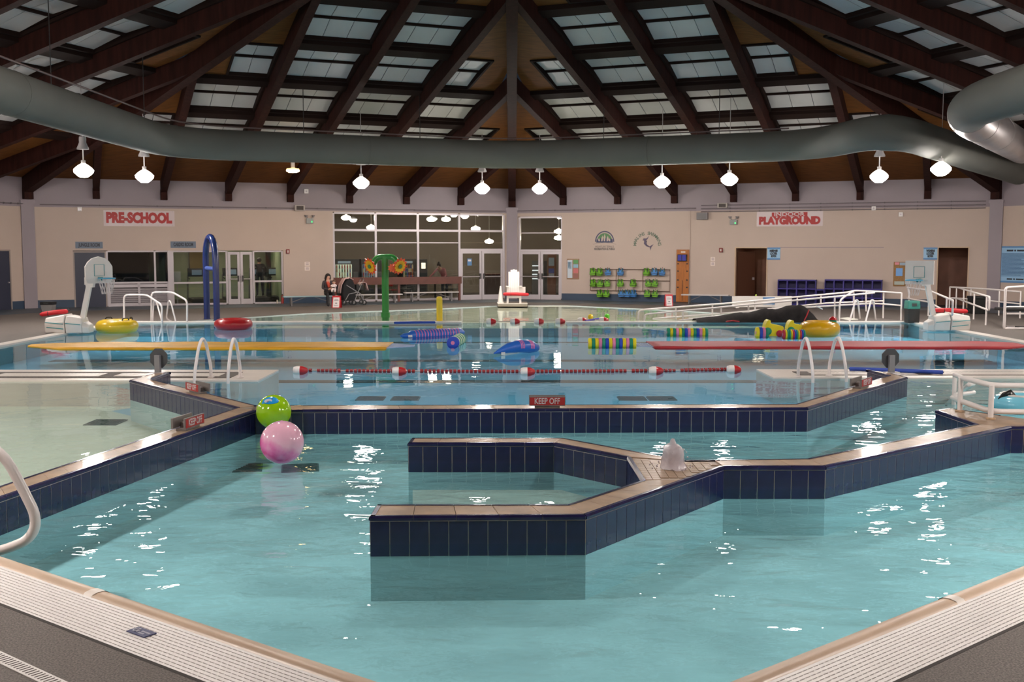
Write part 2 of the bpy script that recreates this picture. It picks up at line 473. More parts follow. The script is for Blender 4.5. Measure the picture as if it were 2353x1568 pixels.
def roof_sector(k, full):
    deck = M()
    a, ex, n = wall_frame(k)
    rz = math.atan2(ex.y, ex.x)
    def quad(u00, u01, s0, u10, u11, s1):
        if max(u01 - u00, u11 - u10) < 0.01: return
        deck.add([roof_pt(k, u00, s0), roof_pt(k, u01, s0), roof_pt(k, u11, s1), roof_pt(k, u10, s1)], [(0, 1, 2, 3)])
    if not full:
        deck.add([roof_pt(k, 0, 0), roof_pt(k, SIDE, 0), roof_pt(k, SIDE / 2, APO)], [(0, 1, 2)])
    else:
        for j in range(8):
            b0, b1 = j * JW, (j + 1) * JW
            smax = min(b1, SIDE - b0) / TH
            lo = lambda s: min(max(b0, hip_lo(s)), b1)
            hi = lambda s: max(min(b1, hip_hi(s)), b0)
            cuts = [0.0]; lights = {}
            for s0 in SKY_ROWS:
                s1 = s0 + SKY_LEN
                if s1 > smax: break
                x0 = max(b0 + 0.2, hip_lo(s1) + 0.38); x1 = min(b1 - 0.2, hip_hi(s1) - 0.38)
                if x1 - x0 < 0.85: continue
                if not in_view(roof_pt(k, (x0 + x1) / 2, s0 + 1)): continue
                if x1 - x0 < 1.95: x1 = x0 + 1.15 if x0 <= b0 + 0.21 else x1; x0 = x1 - 1.15 if x0 > b0 + 0.21 else x0
                lights[len(cuts)] = (x0, x1, s0)
                cuts += [s0, s1]
                # mark: the slice that starts at s0 is the opening
            cuts.append(smax); cuts = sorted(set(cuts))
            opens = {round(v[2], 3): v for v in lights.values()}
            for c0, c1 in zip(cuts[:-1], cuts[1:]):
                op = opens.get(round(c0, 3))
                if op:
                    x0, x1, s0 = op
                    quad(lo(c0), x0, c0, lo(c1), x0, c1); quad(x1, hi(c0), c0, x1, hi(c1), c1)
                    w = x1 - x0
                    fm, far, near, npn, pw, cm = sky_meshes(w)
                    base = a + ex * x0 + n * s0
                    # the thing's local y runs up the slope = along n; mirror-free because (ex, n) is left-handed -> use rz + flipped x
                    sk = link_copy(fm, 'skylight', CEIL, (0, 0, 0), 0)
                    p1 = a + ex * x1 + n * s0
                    sk.location = (p1.x, p1.y, deck_z(s0))
                    sk.rotation_euler = (0, 0, math.atan2(-ex.y, -ex.x))
                    link_copy(cm, 'flashing', sk)
                    pu = M(); q0, q1 = max(b0, hip_lo(s0)) + 0.1, min(b1, hip_hi(s0)) - 0.1; pc = roof_pt(k, (q0 + q1) / 2, s0 - 0.34, -0.07)
                    pu.obox(pc, Vector((ex.x, ex.y, 0)) * ((q1 - q0) / 2), Vector((n.x, n.y, SLOPE)) * 0.22, (0, 0, 0.065))
                    pu.build('purlin', BEAM2, CEIL)
                    for i in range(npn):
                        link_copy(far, 'pane', sk, (i * pw + 0.01, 0, 0)); link_copy(near, 'pane', sk, (i * pw + 0.01, 0, 0))
                else:
                    # hips may begin inside the slice: split there
                    br = sorted({c0, c1} | {x for x in (b0 / TH, b1 / TH, (SIDE - b0) / TH, (SIDE - b1) / TH) if c0 < x < c1})
                    for d0, d1 in zip(br[:-1], br[1:]): quad(lo(d0), hi(d0), d0, lo(d1), hi(d1), d1)
    o = deck.build('roof_deck', WOOD, CEIL)
    if full:
        for j in range(1, 8):
            u = j * JW
            smax = min(u, SIDE - u) / TH
            b = M()
            e = Vector((ex.x, ex.y, 0)) * 0.115
            q = []
            for s in (0.02, smax):
                for dz in (-0.52, -0.005):
                    p = roof_pt(k, u, s, dz); q += [p - e, p + e]
            b.add(q, [(0, 1, 5, 4), (2, 6, 7, 3), (0, 4, 6, 2), (1, 3, 7, 5), (0, 2, 3, 1), (4, 5, 7, 6)])
            b.build('rafter', BEAM, CEIL)
            s = M(); p = roof_pt(k, u, 0.13, -0.56)
            s.obox((p.x, p.y, p.z - 0.02), e * 1.10, Vector((n.x, n.y, 0)) * 0.13, (0, 0, 0.20))
            s.build('beam_shoe', BEAM, CEIL)
for k in range(8): roof_sector(k, k in (6, 7, 0, 1))
for k in range(8):
    v = vtx(k); d = (CEN - v).normalized(); e = Vector((-d.y, d.x, 0)) * 0.155
    b = M(); q = []
    hs = SLOPE * math.cos(PI / 8)
    for t in (0.03, RAD):
        for dz in (-0.62, 0.02):
            p = Vector((v.x + d.x * t, v.y + d.y * t, DECK_EAVE + hs * t + dz)); q += [p - e, p + e]
    b.add(q, [(0, 1, 5, 4), (2, 6, 7, 3), (0, 4, 6, 2), (1, 3, 7, 5), (0, 2, 3, 1), (4, 5, 7, 6)])
    p = Vector((v.x + d.x * 0.17, v.y + d.y * 0.17, DECK_EAVE - 0.58)); b.obox(p, e * 1.05, Vector((d.x, d.y, 0)) * 0.16, (0, 0, 0.22))
    b.build('hip_beam', BEAM, CEIL)

# ------------------------------------------------------------------ walls
WNAME = {7: 'left', 0: 'right', 6: 'far_left', 1: 'far_right', 2: 'side_right', 3: 'near_right', 4: 'near_left', 5: 'side_left'}
BAND = 3.80
def uz(k, px0, py0, px1, py1, off=0.0):
    u0, _ = on_wall(k, px0, (py0 + py1) / 2, off); u1, _ = on_wall(k, px1, (py0 + py1) / 2, off)
    um = ((px0 + px1) / 2, )
    _, z1 = on_wall(k, um[0], py0, off); _, z0 = on_wall(k, um[0], py1, off)
    return u0, u1, z0, z1
U = lambda k, px, py=600: on_wall(k, px, py)[0]
Zt = lambda k, px, py: on_wall(k, px, py)[1]
OPEN = {
    7: [(U(7, 168), U(7, 651), -1, Zt(7, 410, 576)), (U(7, 766), U(7, 1161), -1, Zt(7, 960, 489.5))],
    0: [(U(0, 1190), U(0, 1291), -1, Zt(0, 1240, 497)), (U(0, 1690), U(0, 1762), -1, Zt(0, 1726, 569)), (U(0, 2155), U(0, 2225), -1, Zt(0, 2190, 568))],
}
def wall_mesh(k, z0, z1, holes, off0=0.0, th=0.22):
    us = sorted({0.0, SIDE} | {h[0] for h in holes} | {h[1] for h in holes})
    zs = sorted({z0, z1} | {h[3] for h in holes if z0 < h[3] < z1})
    m = M()
    for ua, ub in zip(us[:-1], us[1:]):
        for za, zb in zip(zs[:-1], zs[1:]):
            uc, zc = (ua + ub) / 2, (za + zb) / 2
            if any(h[0] < uc < h[1] and h[2] < zc < h[3] for h in holes): continue
            m.box(ua, ub, -off0, th, za, zb)
    return m
for k in range(8):
    e = thing('wall_' + WNAME[k], None, None, wall_pt(k, 0), wall_rot(k)); e['kind'] = 'structure'
    wall_mesh(k, -0.05, BAND, OPEN.get(k, [])).build('wall_face', CREAM, e)
    wall_mesh(k, BAND, 5.0, [], off0=0.03).build('wall_upper_band', LILAC, e)
    b = M(); x = 0.25
    for h in OPEN.get(k, []) + [(SIDE - 0.25, SIDE, 0, 1)]:
        b.box(x, h[0], -0.012, 0.0, 0, 0.30); x = h[1]
    b2 = b.build('baseboard_' + WNAME[k], NAVYB, None); b2.location = wall_pt(k, 0); b2.rotation_euler = (0, 0, wall_rot(k)); b2['kind'] = 'structure'
for i, k in enumerate((7, 0, 1, 6, 2)):
    v = vtx(k); d = (CEN - v).normalized(); e = Vector((-d.y, d.x, 0))
    m = M()
    m.obox((v.x + d.x * 0.0, v.y + d.y * 0.0, 1.96), e * 0.24, Vector((d.x, d.y, 0)) * 0.15, (0, 0, 1.96))
    m.obox((v.x, v.y, 3.98), e * 0.27, Vector((d.x, d.y, 0)) * 0.19, (0, 0, 0.06))
    o = struct('trim_%d' % (i + 1), m, LILAC)

# ------------------------------------------------------------------ pools and deck
eL = Vector((2.97, -2.22)).normalized(); nL = Vector((-0.599, -0.801)); pL = Vector((-3.71, 7.57))
eR = Vector((2.44, 1.99)).normalized(); nR = Vector((0.632, -0.775)); pR = Vector((1.16, 5.35))
def isect(p, d, q, e):
    c = d.x * e.y - d.y * e.x
    t = ((q.x - p.x) * e.y - (q.y - p.y) * e.x) / c
    return p + d * t
V0 = isect(pL, eL, pR, eR)
GUT = 0.57
V0o = isect(pL + nL * GUT, eL, pR + nR * GUT, eR)
LE, RE = Vector((-4.62, 8.25)), pR + eR * 8.8
LEo, REo = pL + nL * GUT - eL * 2.4, RE + nR * GUT
BEACH = [(-10.3, 32.6), (-7.2, 36.9), (-2.8, 40.0), (-0.4, 42.2), (2.2, 42.2), (4.8, 40.0), (7.5, 37.0), (8.5, 32.6)]
hole = [V0o, REo, Vector((12.1, 13.6)), Vector((12.1, 32.6))] + [Vector(p) for p in reversed(BEACH)] + [Vector((-11.75, 32.6)), Vector((-11.75, 9.4)), LEo]
outer = [vtx(k) for k in range(8)]
m = M()
polys = [[Vector((p.x, p.y, 0)) for p in outer], [Vector((p.x, p.y, 0)) for p in hole]]
pts = [p for q in polys for p in q]
tris = tessellate_polygon(polys)
fs = []
for t in tris:
    a, b, c = (pts[i] for i in t)
    fs.append(tuple(t) if (b - a).cross(c - a).z > 0 else tuple(reversed(t)))
m.add(pts, fs)
n0 = len(hole); sk_ = M()
for i in range(n0):
    a, b = hole[i], hole[(i + 1) % n0]
    sk_.add([(a.x, a.y, -0.005), (b.x, b.y, -0.005), (b.x, b.y, -1.9), (a.x, a.y, -1.9)], [(0, 1, 2, 3)])
floor = struct('floor', m, DECKM)
sk_.build('pool_side', mat('pool_side_plaster', (200, 212, 214), 0.6), floor)
# a strip of darker blue-grey floor along the far walls
BLUEF = mat('blue_grey_floor_strip', (70, 80, 90), 0.5, vary=0.15, vscale=30)
for k in (7, 0, 6, 1):
    a0, ex, n = wall_frame(k)
    inn = 2.4
    q = [a0, a0 + ex * SIDE, a0 + ex * (SIDE - inn * TH) + n * inn, a0 + ex * (inn * TH) + n * inn]
    M().prism([(p.x, p.y) for p in q], 0.001, 0.006, bottom=False).build('floor_strip', BLUEF, floor)

POOLW = mat('pool_plaster', (196, 216, 216), 0.6, vary=0.05, vscale=0.8)
def basin(name, poly, z, m_):
    mb = M(); mb.prism(poly, z - 0.1, z)
    return struct(name, mb, m_)
near_poly = [V0, RE, (12.1, 13.6), (12.1, 18.45), (5.9, 18.45), (6.3, 17.2), (3.9, 13.9), (-3.1, 13.8), LE]
lap_poly = [(-3.1, 13.8), (3.9, 13.9), (6.3, 17.2), (5.9, 18.45), (12.1, 18.45), (12.1, 32.55), (-11.75, 32.55), (-11.75, 18.1), (-6.2, 18.1), (-6.6, 17.4)]
left_poly = [LE, (-3.1, 13.8), (-6.6, 17.4), (-6.2, 18.1), (-11.75, 18.1), (-11.75, 9.4), (-6.0, 9.2)]
tup = lambda P: [(p[0], p[1]) for p in P]
basin('floor_near_pool', tup(near_poly), -0.47, mat('near_pool_floor', (214, 226, 222), 0.6, vary=0.10, vscale=1.3))
LAPF = basin('floor_lap_pool', tup(lap_poly), -0.45, mat('lap_pool_floor', (190, 220, 236), 0.6, vary=0.04, vscale=0.6))
basin('floor_left_pool', tup(left_poly), -0.45, mat('left_pool_floor', (234, 238, 224), 0.6, vary=0.05, vscale=0.8))
m = M(); zb = lambda y: max(-0.48, -0.02 - (42.2 - y) * 0.048)
bm_pts = [(p[0], p[1], zb(p[1])) for p in BEACH]
tr = tessellate_polygon([[Vector((p[0], p[1], 0)) for p in BEACH]])
m.add(bm_pts, [tuple(t) for t in tr])
struct('floor_beach_pool', m, mat('beach_pool_floor', (206, 198, 178), 0.6, vary=0.12, vscale=1.2))
M().box(-11.75, 12.1, 32.50, 32.56, -0.45, -0.20).build('pool_end_wall', mat('pool_end_plaster', (190, 214, 226), 0.6), LAPF)
# dark lane lines on the lap pool floor
LANE = mat('black_lane_tile', (24, 28, 34), 0.5)
for py in (757.5, 771, 787, 829, 877):
    y = at_z(1172, py, -0.445).y
    x0, x1 = (-11.0, 11.4) if y > 20.5 else (-4.0, 4.2)
    hw = 0.22 if y < 27 else 0.14
    M().box(x0, x1, y - hw, y + hw, -0.452, -0.443).build('lane_line', LANE, LAPF)
def water(name, poly, m_, z=WATER):
    mb = M()
    P = [Vector((p[0], p[1], 0)) for p in poly]
    fs = []
    for t in tessellate_polygon([P]):
        a, b, c = (P[i] for i in t)
        fs.append(tuple(t) if (b - a).cross(c - a).z > 0 else tuple(reversed(t)))
    mb.add([(p.x, p.y, z) for p in P], fs)
    o = mb.build(name, m_)
    o['kind'] = 'structure'
    return o
W_NEAR = water_mat('water_near', (0.65, 0.91, 0.98), [(0.9, 0.05, (1, 1.6, 1), 0.5), (3.2, 0.012, (1, 1.6, 1), -0.3), (9, 0.0016, (1, 1.5, 1), 0.2)])
W_LAP = water_mat('water_lap', (0.52, 0.87, 1.0), [(0.8, 0.006, (1, 1, 1), 0.3), (4.0, 0.0010, (1, 1, 1), 0.0)])
W_LEFT = water_mat('water_left', (0.91, 1.0, 0.98), [(1.2, 0.010, (1, 1, 1), 0.4), (6.0, 0.0014, (1, 1, 1), 0.0)])
W_BEACH = water_mat('water_beach', (0.86, 0.96, 0.93), [(0.9, 0.012, (1, 1, 1), 0.0), (4.5, 0.0020, (1, 1, 1), 0.6)])
water('water_near_pool', near_poly, W_NEAR)
water('water_lap_pool', lap_poly, W_LAP)
water('water_left_pool', left_poly, W_LEFT)
water('water_beach_pool', BEACH, W_BEACH, WATER + 0.002)

# near pool rim: rounded tan coping and white overflow grating
def rim(tagname, p0, e, n, length, parent_label):
    cop = M(); path_n = 8
    prof = [(0.0, -0.12), (0.0, -0.045), (0.012, -0.012), (0.04, 0.006), (0.09, 0.010), (0.13, 0.002), (0.15, -0.02), (0.15, -0.10)]
    a, b = p0, p0 + e * length
    vs = []
    for q in (a, b):
        for (w, z) in prof: vs.append((q.x + n.x * w, q.y + n.y * w, z))
    np_ = len(prof)
    cop.add(vs, [(i, i + 1, np_ + i + 1, np_ + i) for i in range(np_ - 1)], True)
    cop.build('coping', TANLIP, RIM)
    w0, w1 = 0.165, 0.545
    rows = 12; pitch = (w1 - w0) / rows
    g = M()
    mid = lambda w, t, z: Vector((p0.x + e.x * t + n.x * w, p0.y + e.y * t + n.y * w, z))
    e3, n3 = Vector((e.x, e.y, 0)), Vector((n.x, n.y, 0))
    for i in range(rows + 1):
        w = w0 + i * pitch
        g.obox(mid(w, length / 2, -0.012), e3 * (length / 2), n3 * (pitch * 0.37), (0, 0, 0.012))
    for i in range(rows):                       # short ribs leave staggered slots between the bars
        t = (i % 3) * 0.016
        while t < length:
            g.obox(mid(w0 + (i + 0.5) * pitch, t, -0.0125), e3 * 0.0045, n3 * (pitch * 0.15), (0, 0, 0.0115)); t += 0.048
    g.build('grating', WHITE, RIM)
    c = M()
    c.obox(mid((w0 + w1) / 2, length / 2, -0.12), e3 * (length / 2), n3 * 0.21, (0, 0, 0.01))
    c.obox(mid(w1 + 0.02, length / 2, -0.04), e3 * (length / 2), n3 * 0.012, (0, 0, 0.041))
    for tj in ((1.02, 3.2) if tagname == 'r' else (0.62, 3.6)):
        jc = M(); q_ = []
        for tt in (tj - 0.045, tj + 0.045):
            for (w, z) in prof[:7]: q_.append((p0.x + e.x * tt + n.x * (w - 0.002), p0.y + e.y * tt + n.y * (w - 0.002), z + 0.004))
        jc.add(q_, [(i, i + 1, 7 + i + 1, 7 + i) for i in range(6)], True); jc.build('joint_cover', WLIP, RIM)
    c.build('gutter_channel', mat('gutter_dark', (46, 40, 38), 0.8), RIM)
RIM = thing('trim_6', None, None); RIM['kind'] = 'structure'
rim('l', V0, -eL, nL, (V0 - LE).length + 1.0, '')
rim('r', V0, eR, nR, (RE - V0).length, '')
# white gutter lips round the lap pool
TRIMW = thing('trim_7', None, None); TRIMW['kind'] = 'structure'
def lip(x0, x1, y0, y1, z=0.012): M().box(x0, x1, y0, y1, -0.12, z).build('gutter_lip', WLIP, TRIMW)
lip(-11.75, -1.55, 32.42, 32.75); lip(1.65, 12.1, 32.42, 32.75)
lip(-12.05, -11.72, 18.0, 32.75); lip(12.07, 12.4, 18.3, 32.75)
# two narrow deck piers between the lap pool and the side pools
def pier(label, x0, x1, y0, y1):
    t = thing('deck_pier', label, 'deck pier', ((x0 + x1) / 2, (y0 + y1) / 2, 0))
    cx, cy = t.location.x, t.location.y
    M().box(x0 - cx, x1 - cx, y0 - cy, y1 - cy, -0.46, -0.004).build('slab', WLIP, t)
    yi0, yi1 = y0 + 0.32, y1 - 0.42
    s = 1 if x0 < 0 else -1
    xa, xb = (x0, x1 - 0.55) if s > 0 else (x0 + 0.55, x1)
    M().box(xa - cx, xb - cx, yi0 - cy, yi1 - cy, -0.004, 0.004).build('walkway', DECKM, t)
    for q in range(2):
        g = M(); xc = (xb - 0.3 - q * 2.1 - 12.5 * 0.07) if s > 0 else (xa + 0.3 + q * 2.1 + 12.5 * 0.07)
        g.box(xc - cx - 0.92, xc - cx + 0.92, (yi0 + yi1) / 2 - cy - 0.225, (yi0 + yi1) / 2 - cy + 0.225, 0.002, 0.0055)
        for r_ in range(26):
            xx = (xb - 0.3 - q * 2.1 - r_ * 0.07) if s > 0 else (xa + 0.3 + q * 2.1 + r_ * 0.07)
            g.box(xx - cx - 0.022, xx - cx + 0.022, (yi0 + yi1) / 2 - cy - 0.22, (yi0 + yi1) / 2 - cy + 0.22, 0.004, 0.008)
        g.build('drain_cover', WLIP, t)
    return t
pier('white edged deck pier beside the pale pool with two hand rails on it', -11.75, -4.3, 17.92, 19.52)
pier('white edged deck pier under the blue foam noodle', 4.52, 12.1, 18.3, 19.6)

# ------------------------------------------------------------------ tiled divider walls
WALL_TOP = 0.19
TILE_ME = {}
def tile_mesh(w):
    key = round(w, 3)
    if key not in TILE_ME:
        TILE_ME[key] = (M().box(-w / 2 + 0.0042, w / 2 - 0.0042, -0.0035, 0.004, -0.12, 0.147).mesh('tile', NAVYT))
    return TILE_ME[key]
def divider(name, label, runs, extra=(), cat='divider wall', group=None):
    """runs: (near0, near1, far1, far0 as picture points on the wall top, tile sides string of n/f/s/e)"""
    P = lambda q: Vector(at_z(q[0], q[1], WALL_TOP)[:2])
    first = P(runs[0][0])
    t = thing(name, label, cat, (first.x, first.y, 0), 0, group)
    core = M(); sub = M()
    def face(a, b, inside):
        d = b - a; L = d.length
        if L < 0.08: return
        d.normalize(); n = Vector((d.y, -d.x))
        if n.dot(inside - a) > 0: n = -n
        cnt = max(1, round(L / 0.15)); w = L / cnt
        me = tile_mesh(w)
        rz = math.atan2(-n.x * 1.0, n.y) + PI
        for i in range(cnt):
            c = a + d * (w * (i + 0.5)) - first
            link_copy(me, 'tile', t, (c.x, c.y, 0), math.atan2(n.x, -n.y))
        cnt2 = max(1, round(L / 0.30)); w2 = L / cnt2
        for i in range(cnt2):
            c = a + d * (w2 * (i + 0.5)) - n * 0.014 - first
            d3, n3 = Vector((d.x, d.y, 0)), Vector((n.x, n.y, 0))
            h = w2 / 2 - 0.002
            q = []
            for sgn in (-1, 1):
                o = Vector((c.x, c.y, 0)) + d3 * h * sgn
                q += [o - n3 * 0.022 + Vector((0, 0, 0.156)), o + n3 * 0.024 + Vector((0, 0, 0.156)), o + n3 * 0.024 + Vector((0, 0, 0.176)), o + n3 * 0.010 + Vector((0, 0, 0.191)), o - n3 * 0.022 + Vector((0, 0, 0.191))]
            b_ = M().add(q, [(0, 5, 6, 1), (1, 6, 7, 2), (2, 7, 8, 3), (3, 8, 9, 4), (0, 1, 2, 3, 4), (9, 8, 7, 6, 5)])
            b_.build('edge_tile', NAVYT, t)
    for (n0, n1, f1, f0, sides) in runs:
        a, b, c, d = P(n0), P(n1), P(f1), P(f0)
        mid = (a + b + c + d) / 4
        core.prism([tuple(x - first) for x in (a, b, c, d)], -0.12, 0.178); sub.prism([tuple(x - first) for x in (a, b, c, d)], -1.0, -0.12)
        if 'n' in sides: face(a, b, mid)
        if 'f' in sides: face(d, c, mid)
        if 's' in sides: face(a, d, mid)
        if 'e' in sides: face(b, c, mid)
        L = (((b - a).length + (c - d).length) / 2)
        cnt = max(1, round(L / 0.30))
        for i in range(cnt):
            t0, t1 = i / cnt + 0.0025 / L, (i + 1) / cnt - 0.0025 / L
            q = []
            for tt in (t0, t1):
                pn, pf = a.lerp(b, tt), d.lerp(c, tt)
                w = (pf - pn); L2 = w.length; w = w / L2
                q += [pn + w * 0.034, pf - w * 0.034]
            poly = [tuple(x - first) for x in (q[0], q[2], q[3], q[1])]
            M().prism(poly, 0.178, 0.1885).build('coping_tile', TANT, t)
    core.build('core', GROUT, t); sub.build('footing', POOLW, t)
    return t, first, face, P
def ext(p, q, x):
    """extend the picture line p-q to picture column x"""
    return (x, p[1] + (q[1] - p[1]) * (x - p[0]) / (q[0] - p[0]))
ln0, ln1, lf0, lf1 = (0, 1144), (586, 942.5), (0, 1117), (545, 936.5)
divider('pool_divider_wall', 'navy tiled divider wall along the pale pool with a keep off sign', [
    (ext(ln0, ln1, -170), ln1, lf1, ext(lf0, lf1, -170), 'nf')])
divider('pool_divider_wall', 'navy tiled divider wall with round paddle sign at its left end', [
    (lf1, (298, 873.5), (344.6, 871), (589.4, 932), 'nf'),
    ((298, 873.5), (353, 858), (391, 855), (344.6, 871), 'nfe')])
divider('pool_divider_wall', 'long straight navy tiled wall between the lap pool and near pool', [
    (ln1, (1856, 937.3), (1828.5, 928.9), (589.4, 932), 'nf')])
divider('pool_divider_wall', 'navy tiled divider wall slanting up to the blue foam noodle', [
    ((1856, 937.3), (2085, 866.8), (2043, 863), (1828.5, 928.9), 'nf'),
    ((2085, 866.8), (2046, 857.5), (1993, 850), (2043, 863), 'nfe')])
isl, first, face, P = divider('pool_divider_wall', 'navy tiled island wall shaped like a fork around the bubbling fountain', [
    ((850, 1187), (1346, 1184), (1304, 1159.5), (867, 1159.5), 'nfs'),
    ((1346, 1184), (1580, 1101), (1475, 1104), (1304, 1159.5), 'nf'),
    ((938, 1018), (1273, 1018), (1293, 1006.5), (947, 1006.5), 'nfs'),
    ((1273, 1018), (1441, 1050), (1574, 1058), (1293, 1006.5), 'nf'),
    ((1663, 1071.6), (1897, 1071.6), (1856, 1054), (1640, 1057), 'nf'),
    ((1897, 1071.6), (2324, 980), (2243, 975), (1856, 1054), 'nf'),
    ((2150, 943), (2243, 975), (2300, 954.5), (2183, 938), 'nfs')])
pz = [P(q) for q in ((1475, 1104), (1580, 1101), (1663, 1071.6), (1640, 1057), (1574, 1058), (1441, 1050))]
cz = sum(pz, Vector((0, 0))) / 6
M().prism([tuple(x - first) for x in pz], -0.12, 0.178).build('core', GROUT, isl); M().prism([tuple(x - first) for x in pz], -1.0, -0.12).build('footing', POOLW, isl)
face(pz[1], pz[2], cz); face(pz[5], pz[0], cz); face(pz[3], pz[4], cz)
# small tan tiles of the fountain patch
xs = [p.x for p in pz]; ys = [p.y for p in pz]
def inside(p, poly):
    r = False
    for i in range(len(poly)):
        a, b = poly[i], poly[i - 1]
        if (a.y > p.y) != (b.y > p.y) and p.x < (b.x - a.x) * (p.y - a.y) / (b.y - a.y) + a.x: r = not r
    return r
small = M().box(-0.036, 0.036, -0.036, 0.036, 0.178, 0.187).mesh('mosaic_tile', TANT)
x = min(xs)
while x < max(xs):
    y = min(ys)
    while y < max(ys):
        q = Vector((x, y))
        if all(inside(q + Vector((dx, dy)), pz) for dx in (-0.05, 0.05) for dy in (-0.05, 0.05)):
            link_copy(small, 'mosaic_tile', isl, (x - first.x, y - first.y, 0))
        y += 0.078
    x += 0.078
p2 = [P(q) for q in ((2243, 975), (2324, 980), (2467, 980), (2300, 954.5))]
M().prism([tuple(x - first) for x in p2], -0.12, 0.1885).build('landing', TANT, isl); M().prism([tuple(x - first) for x in p2], -1.0, -0.12).build('footing', POOLW, isl)
face(p2[1], p2[2], sum(p2, Vector((0, 0))) / 4)

# ------------------------------------------------------------------ ducts under the roof
DZ = 5.37
def duct_path(pts, r=1.2, n=6): return round_path([Vector(p) for p in pts], r, n)
def roof_under(x, y):
    best = 99
    for k in range(8):
        a, ex, n = wall_frame(k)
        best = min(best, deck_z((Vector((x, y)) - a).dot(n)))
    return best
d1 = duct_path([(-10.2, 2.0, DZ), (-10.2, 32.2, DZ), (0.0, 36.4, DZ), (9.2, 32.9, DZ), (9.9, 28.3, DZ), (16.9, 35.9, 4.82)], 1.9)
t = thing('air_duct', 'long grey green round air duct running around the hall under the roof', 'air duct', (0, 36.4, DZ))
M().tube(d1, 0.46, 24).build('duct_pipe', DUCT, t, world=True)
rail = [(p[0] * 0.955, p[1] - 0.32, DZ + 0.50) for p in duct_path([(-10.2, 2.0, DZ), (-10.2, 32.2, DZ), (0.0, 36.4, DZ), (8.8, 33.1, DZ)], 1.9)]
M().tube(rail, 0.022, 6).build('hanger_rail', mat('rail_brown', (96, 78, 76), 0.5), t, world=True)
for q in ((-10.2, 12), (-10.2, 18), (-10.2, 24), (-10.2, 30), (-6.5, 33.7), (-3, 35.2), (3, 35.3), (6.5, 33.9)):
    M().tube([(q[0], q[1], DZ + 0.4), (q[0], q[1], roof_under(*q))], 0.012, 6).build('hanger_rod', BLACK, t, world=True)
for q, d in (((-8.6, 32.86), (1, .41, 0)), ((-10.2, 22.0), (0, 1, 0)), ((-4.6, 34.5), (1, .41, 0)), ((4.4, 34.7), (1, -.38, 0))):
    c = Vector((q[0], q[1], DZ)); d = Vector(d).normalized()
    M().tube([c - d * 0.03, c + d * 0.03], 0.467, 24).build('joint_band', DUCT, t, world=True)
d2 = duct_path([(10.3, 2.0, DZ), (10.1, 24.6, DZ), (15.9, 33.6, DZ - 0.02)], 2.2, 8)
t = thing('air_duct', 'bare silver metal duct bending in at the upper right', 'air duct', (10.1, 24.6, DZ))
ns = len(d2)
M().tube(d2[:ns // 2 + 2], 0.47, 24).build('painted_pipe', DUCT, t, world=True)
M().tube(d2[ns // 2 + 1:], 0.475, 24).build('silver_pipe', STEELD, t, world=True)
v = (d2[-1] - d2[-2]).normalized()
for s in (0.7, 3.4):
    c = d2[-2] + v * s
    M().tube([c - v * 0.025, c + v * 0.025], 0.485, 24).build('joint_band', STEELD, t, world=True)

# ------------------------------------------------------------------ hanging globe lamps
GLOBE = mat('lit_globe', (255, 246, 238), 0.4, emit=LAMP_STRENGTH, emit_rgb=LAMP_RGB)
GLOBE_T = mat('lit_globe_top', (255, 246, 238), 0.4, emit=LAMP_TOP, emit_rgb=LAMP_RGB)
HOUS = mat('lamp_housing', (176, 172, 172), 0.45)
ORD = ['first', 'second', 'third', 'fourth', 'fifth', 'sixth', 'seventh', 'eighth', 'ninth', 'tenth']
lamp_where = ['leftmost hanging globe lamp, below the dark duct at the far left', 'globe lamp hanging above the left end of the preschool banner',
    'globe lamp hanging between the warm yellow lamp and the centre', 'globe lamp hanging just left of the central roof beam', 'globe lamp hanging just right of the central roof beam',
    'globe lamp hanging above the round swim club emblem', 'globe lamp hanging above the grey fan box on the right wall', 'globe lamp hanging below the bend in the big duct', 'rightmost hanging globe lamp, beside the big bent duct']
low = M().lathe([(0.001, -0.20), (0.10, -0.195), (0.20, -0.12), (0.268, -0.045), (0.272, 0.022)], 16)
top = M().lathe([(0.272, 0.022), (0.235, 0.075), (0.15, 0.145), (0.06, 0.20)], 16)
col_ = M().lathe([(0.062, 0.195), (0.066, 0.29), (0.03, 0.30)], 12)
stm = M().lathe([(0.018, 0.29), (0.018, 0.62)], 8)
hou = M().lathe([(0.165, 0.60), (0.165, 0.635), (0.125, 0.72), (0.095, 0.80), (0.10, 0.90), (0.09, 0.96)], 16)
LMES = [('globe', low.mesh('globe', GLOBE)), ('globe_shoulder', top.mesh('globe_shoulder', GLOBE_T)), ('collar', col_.mesh('collar', WHITE)), ('stem', stm.mesh('stem', WHITE)), ('housing', hou.mesh('housing', HOUS))]
for i, (px, py) in enumerate(LAMP_PX):
    p = at_z(px, py, LAMP_Z)
    t = thing('pendant_lamp', lamp_where[i], 'lamp', p, 0, 'globe lamps hanging from the roof')
    for nm, me in LMES: link_copy(me, nm, t)
    M().tube([(0, 0, 0.95), (0, 0, roof_under(p.x, p.y) - p.z)], 0.010, 6).build('cord', HOUS, t)
GLOBE_N = mat('lit_globe_strong', (255, 246, 238), 0.4, emit=LAMP_NEAR, emit_rgb=LAMP_RGB)
low_n = low.mesh('globe', GLOBE_N)
for i, (p, strong) in enumerate(LAMP_HIDDEN):
    t = thing('pendant_lamp', 'globe lamp outside the picture, %s counting the ring from the right, then three added under the crown' % (ORD + ['eleventh', 'twelfth', 'thirteenth', 'fourteenth', 'fifteenth', 'sixteenth', 'seventeenth', 'eighteenth'])[i], 'lamp', p, 0, 'globe lamps hanging from the roof')
    for nm, me in LMES: link_copy(low_n if strong and nm == 'globe' else me, nm, t)
    M().tube([(0, 0, 0.95), (0, 0, roof_under(p.x, p.y) - p.z)], 0.010, 6).build('cord', HOUS, t)
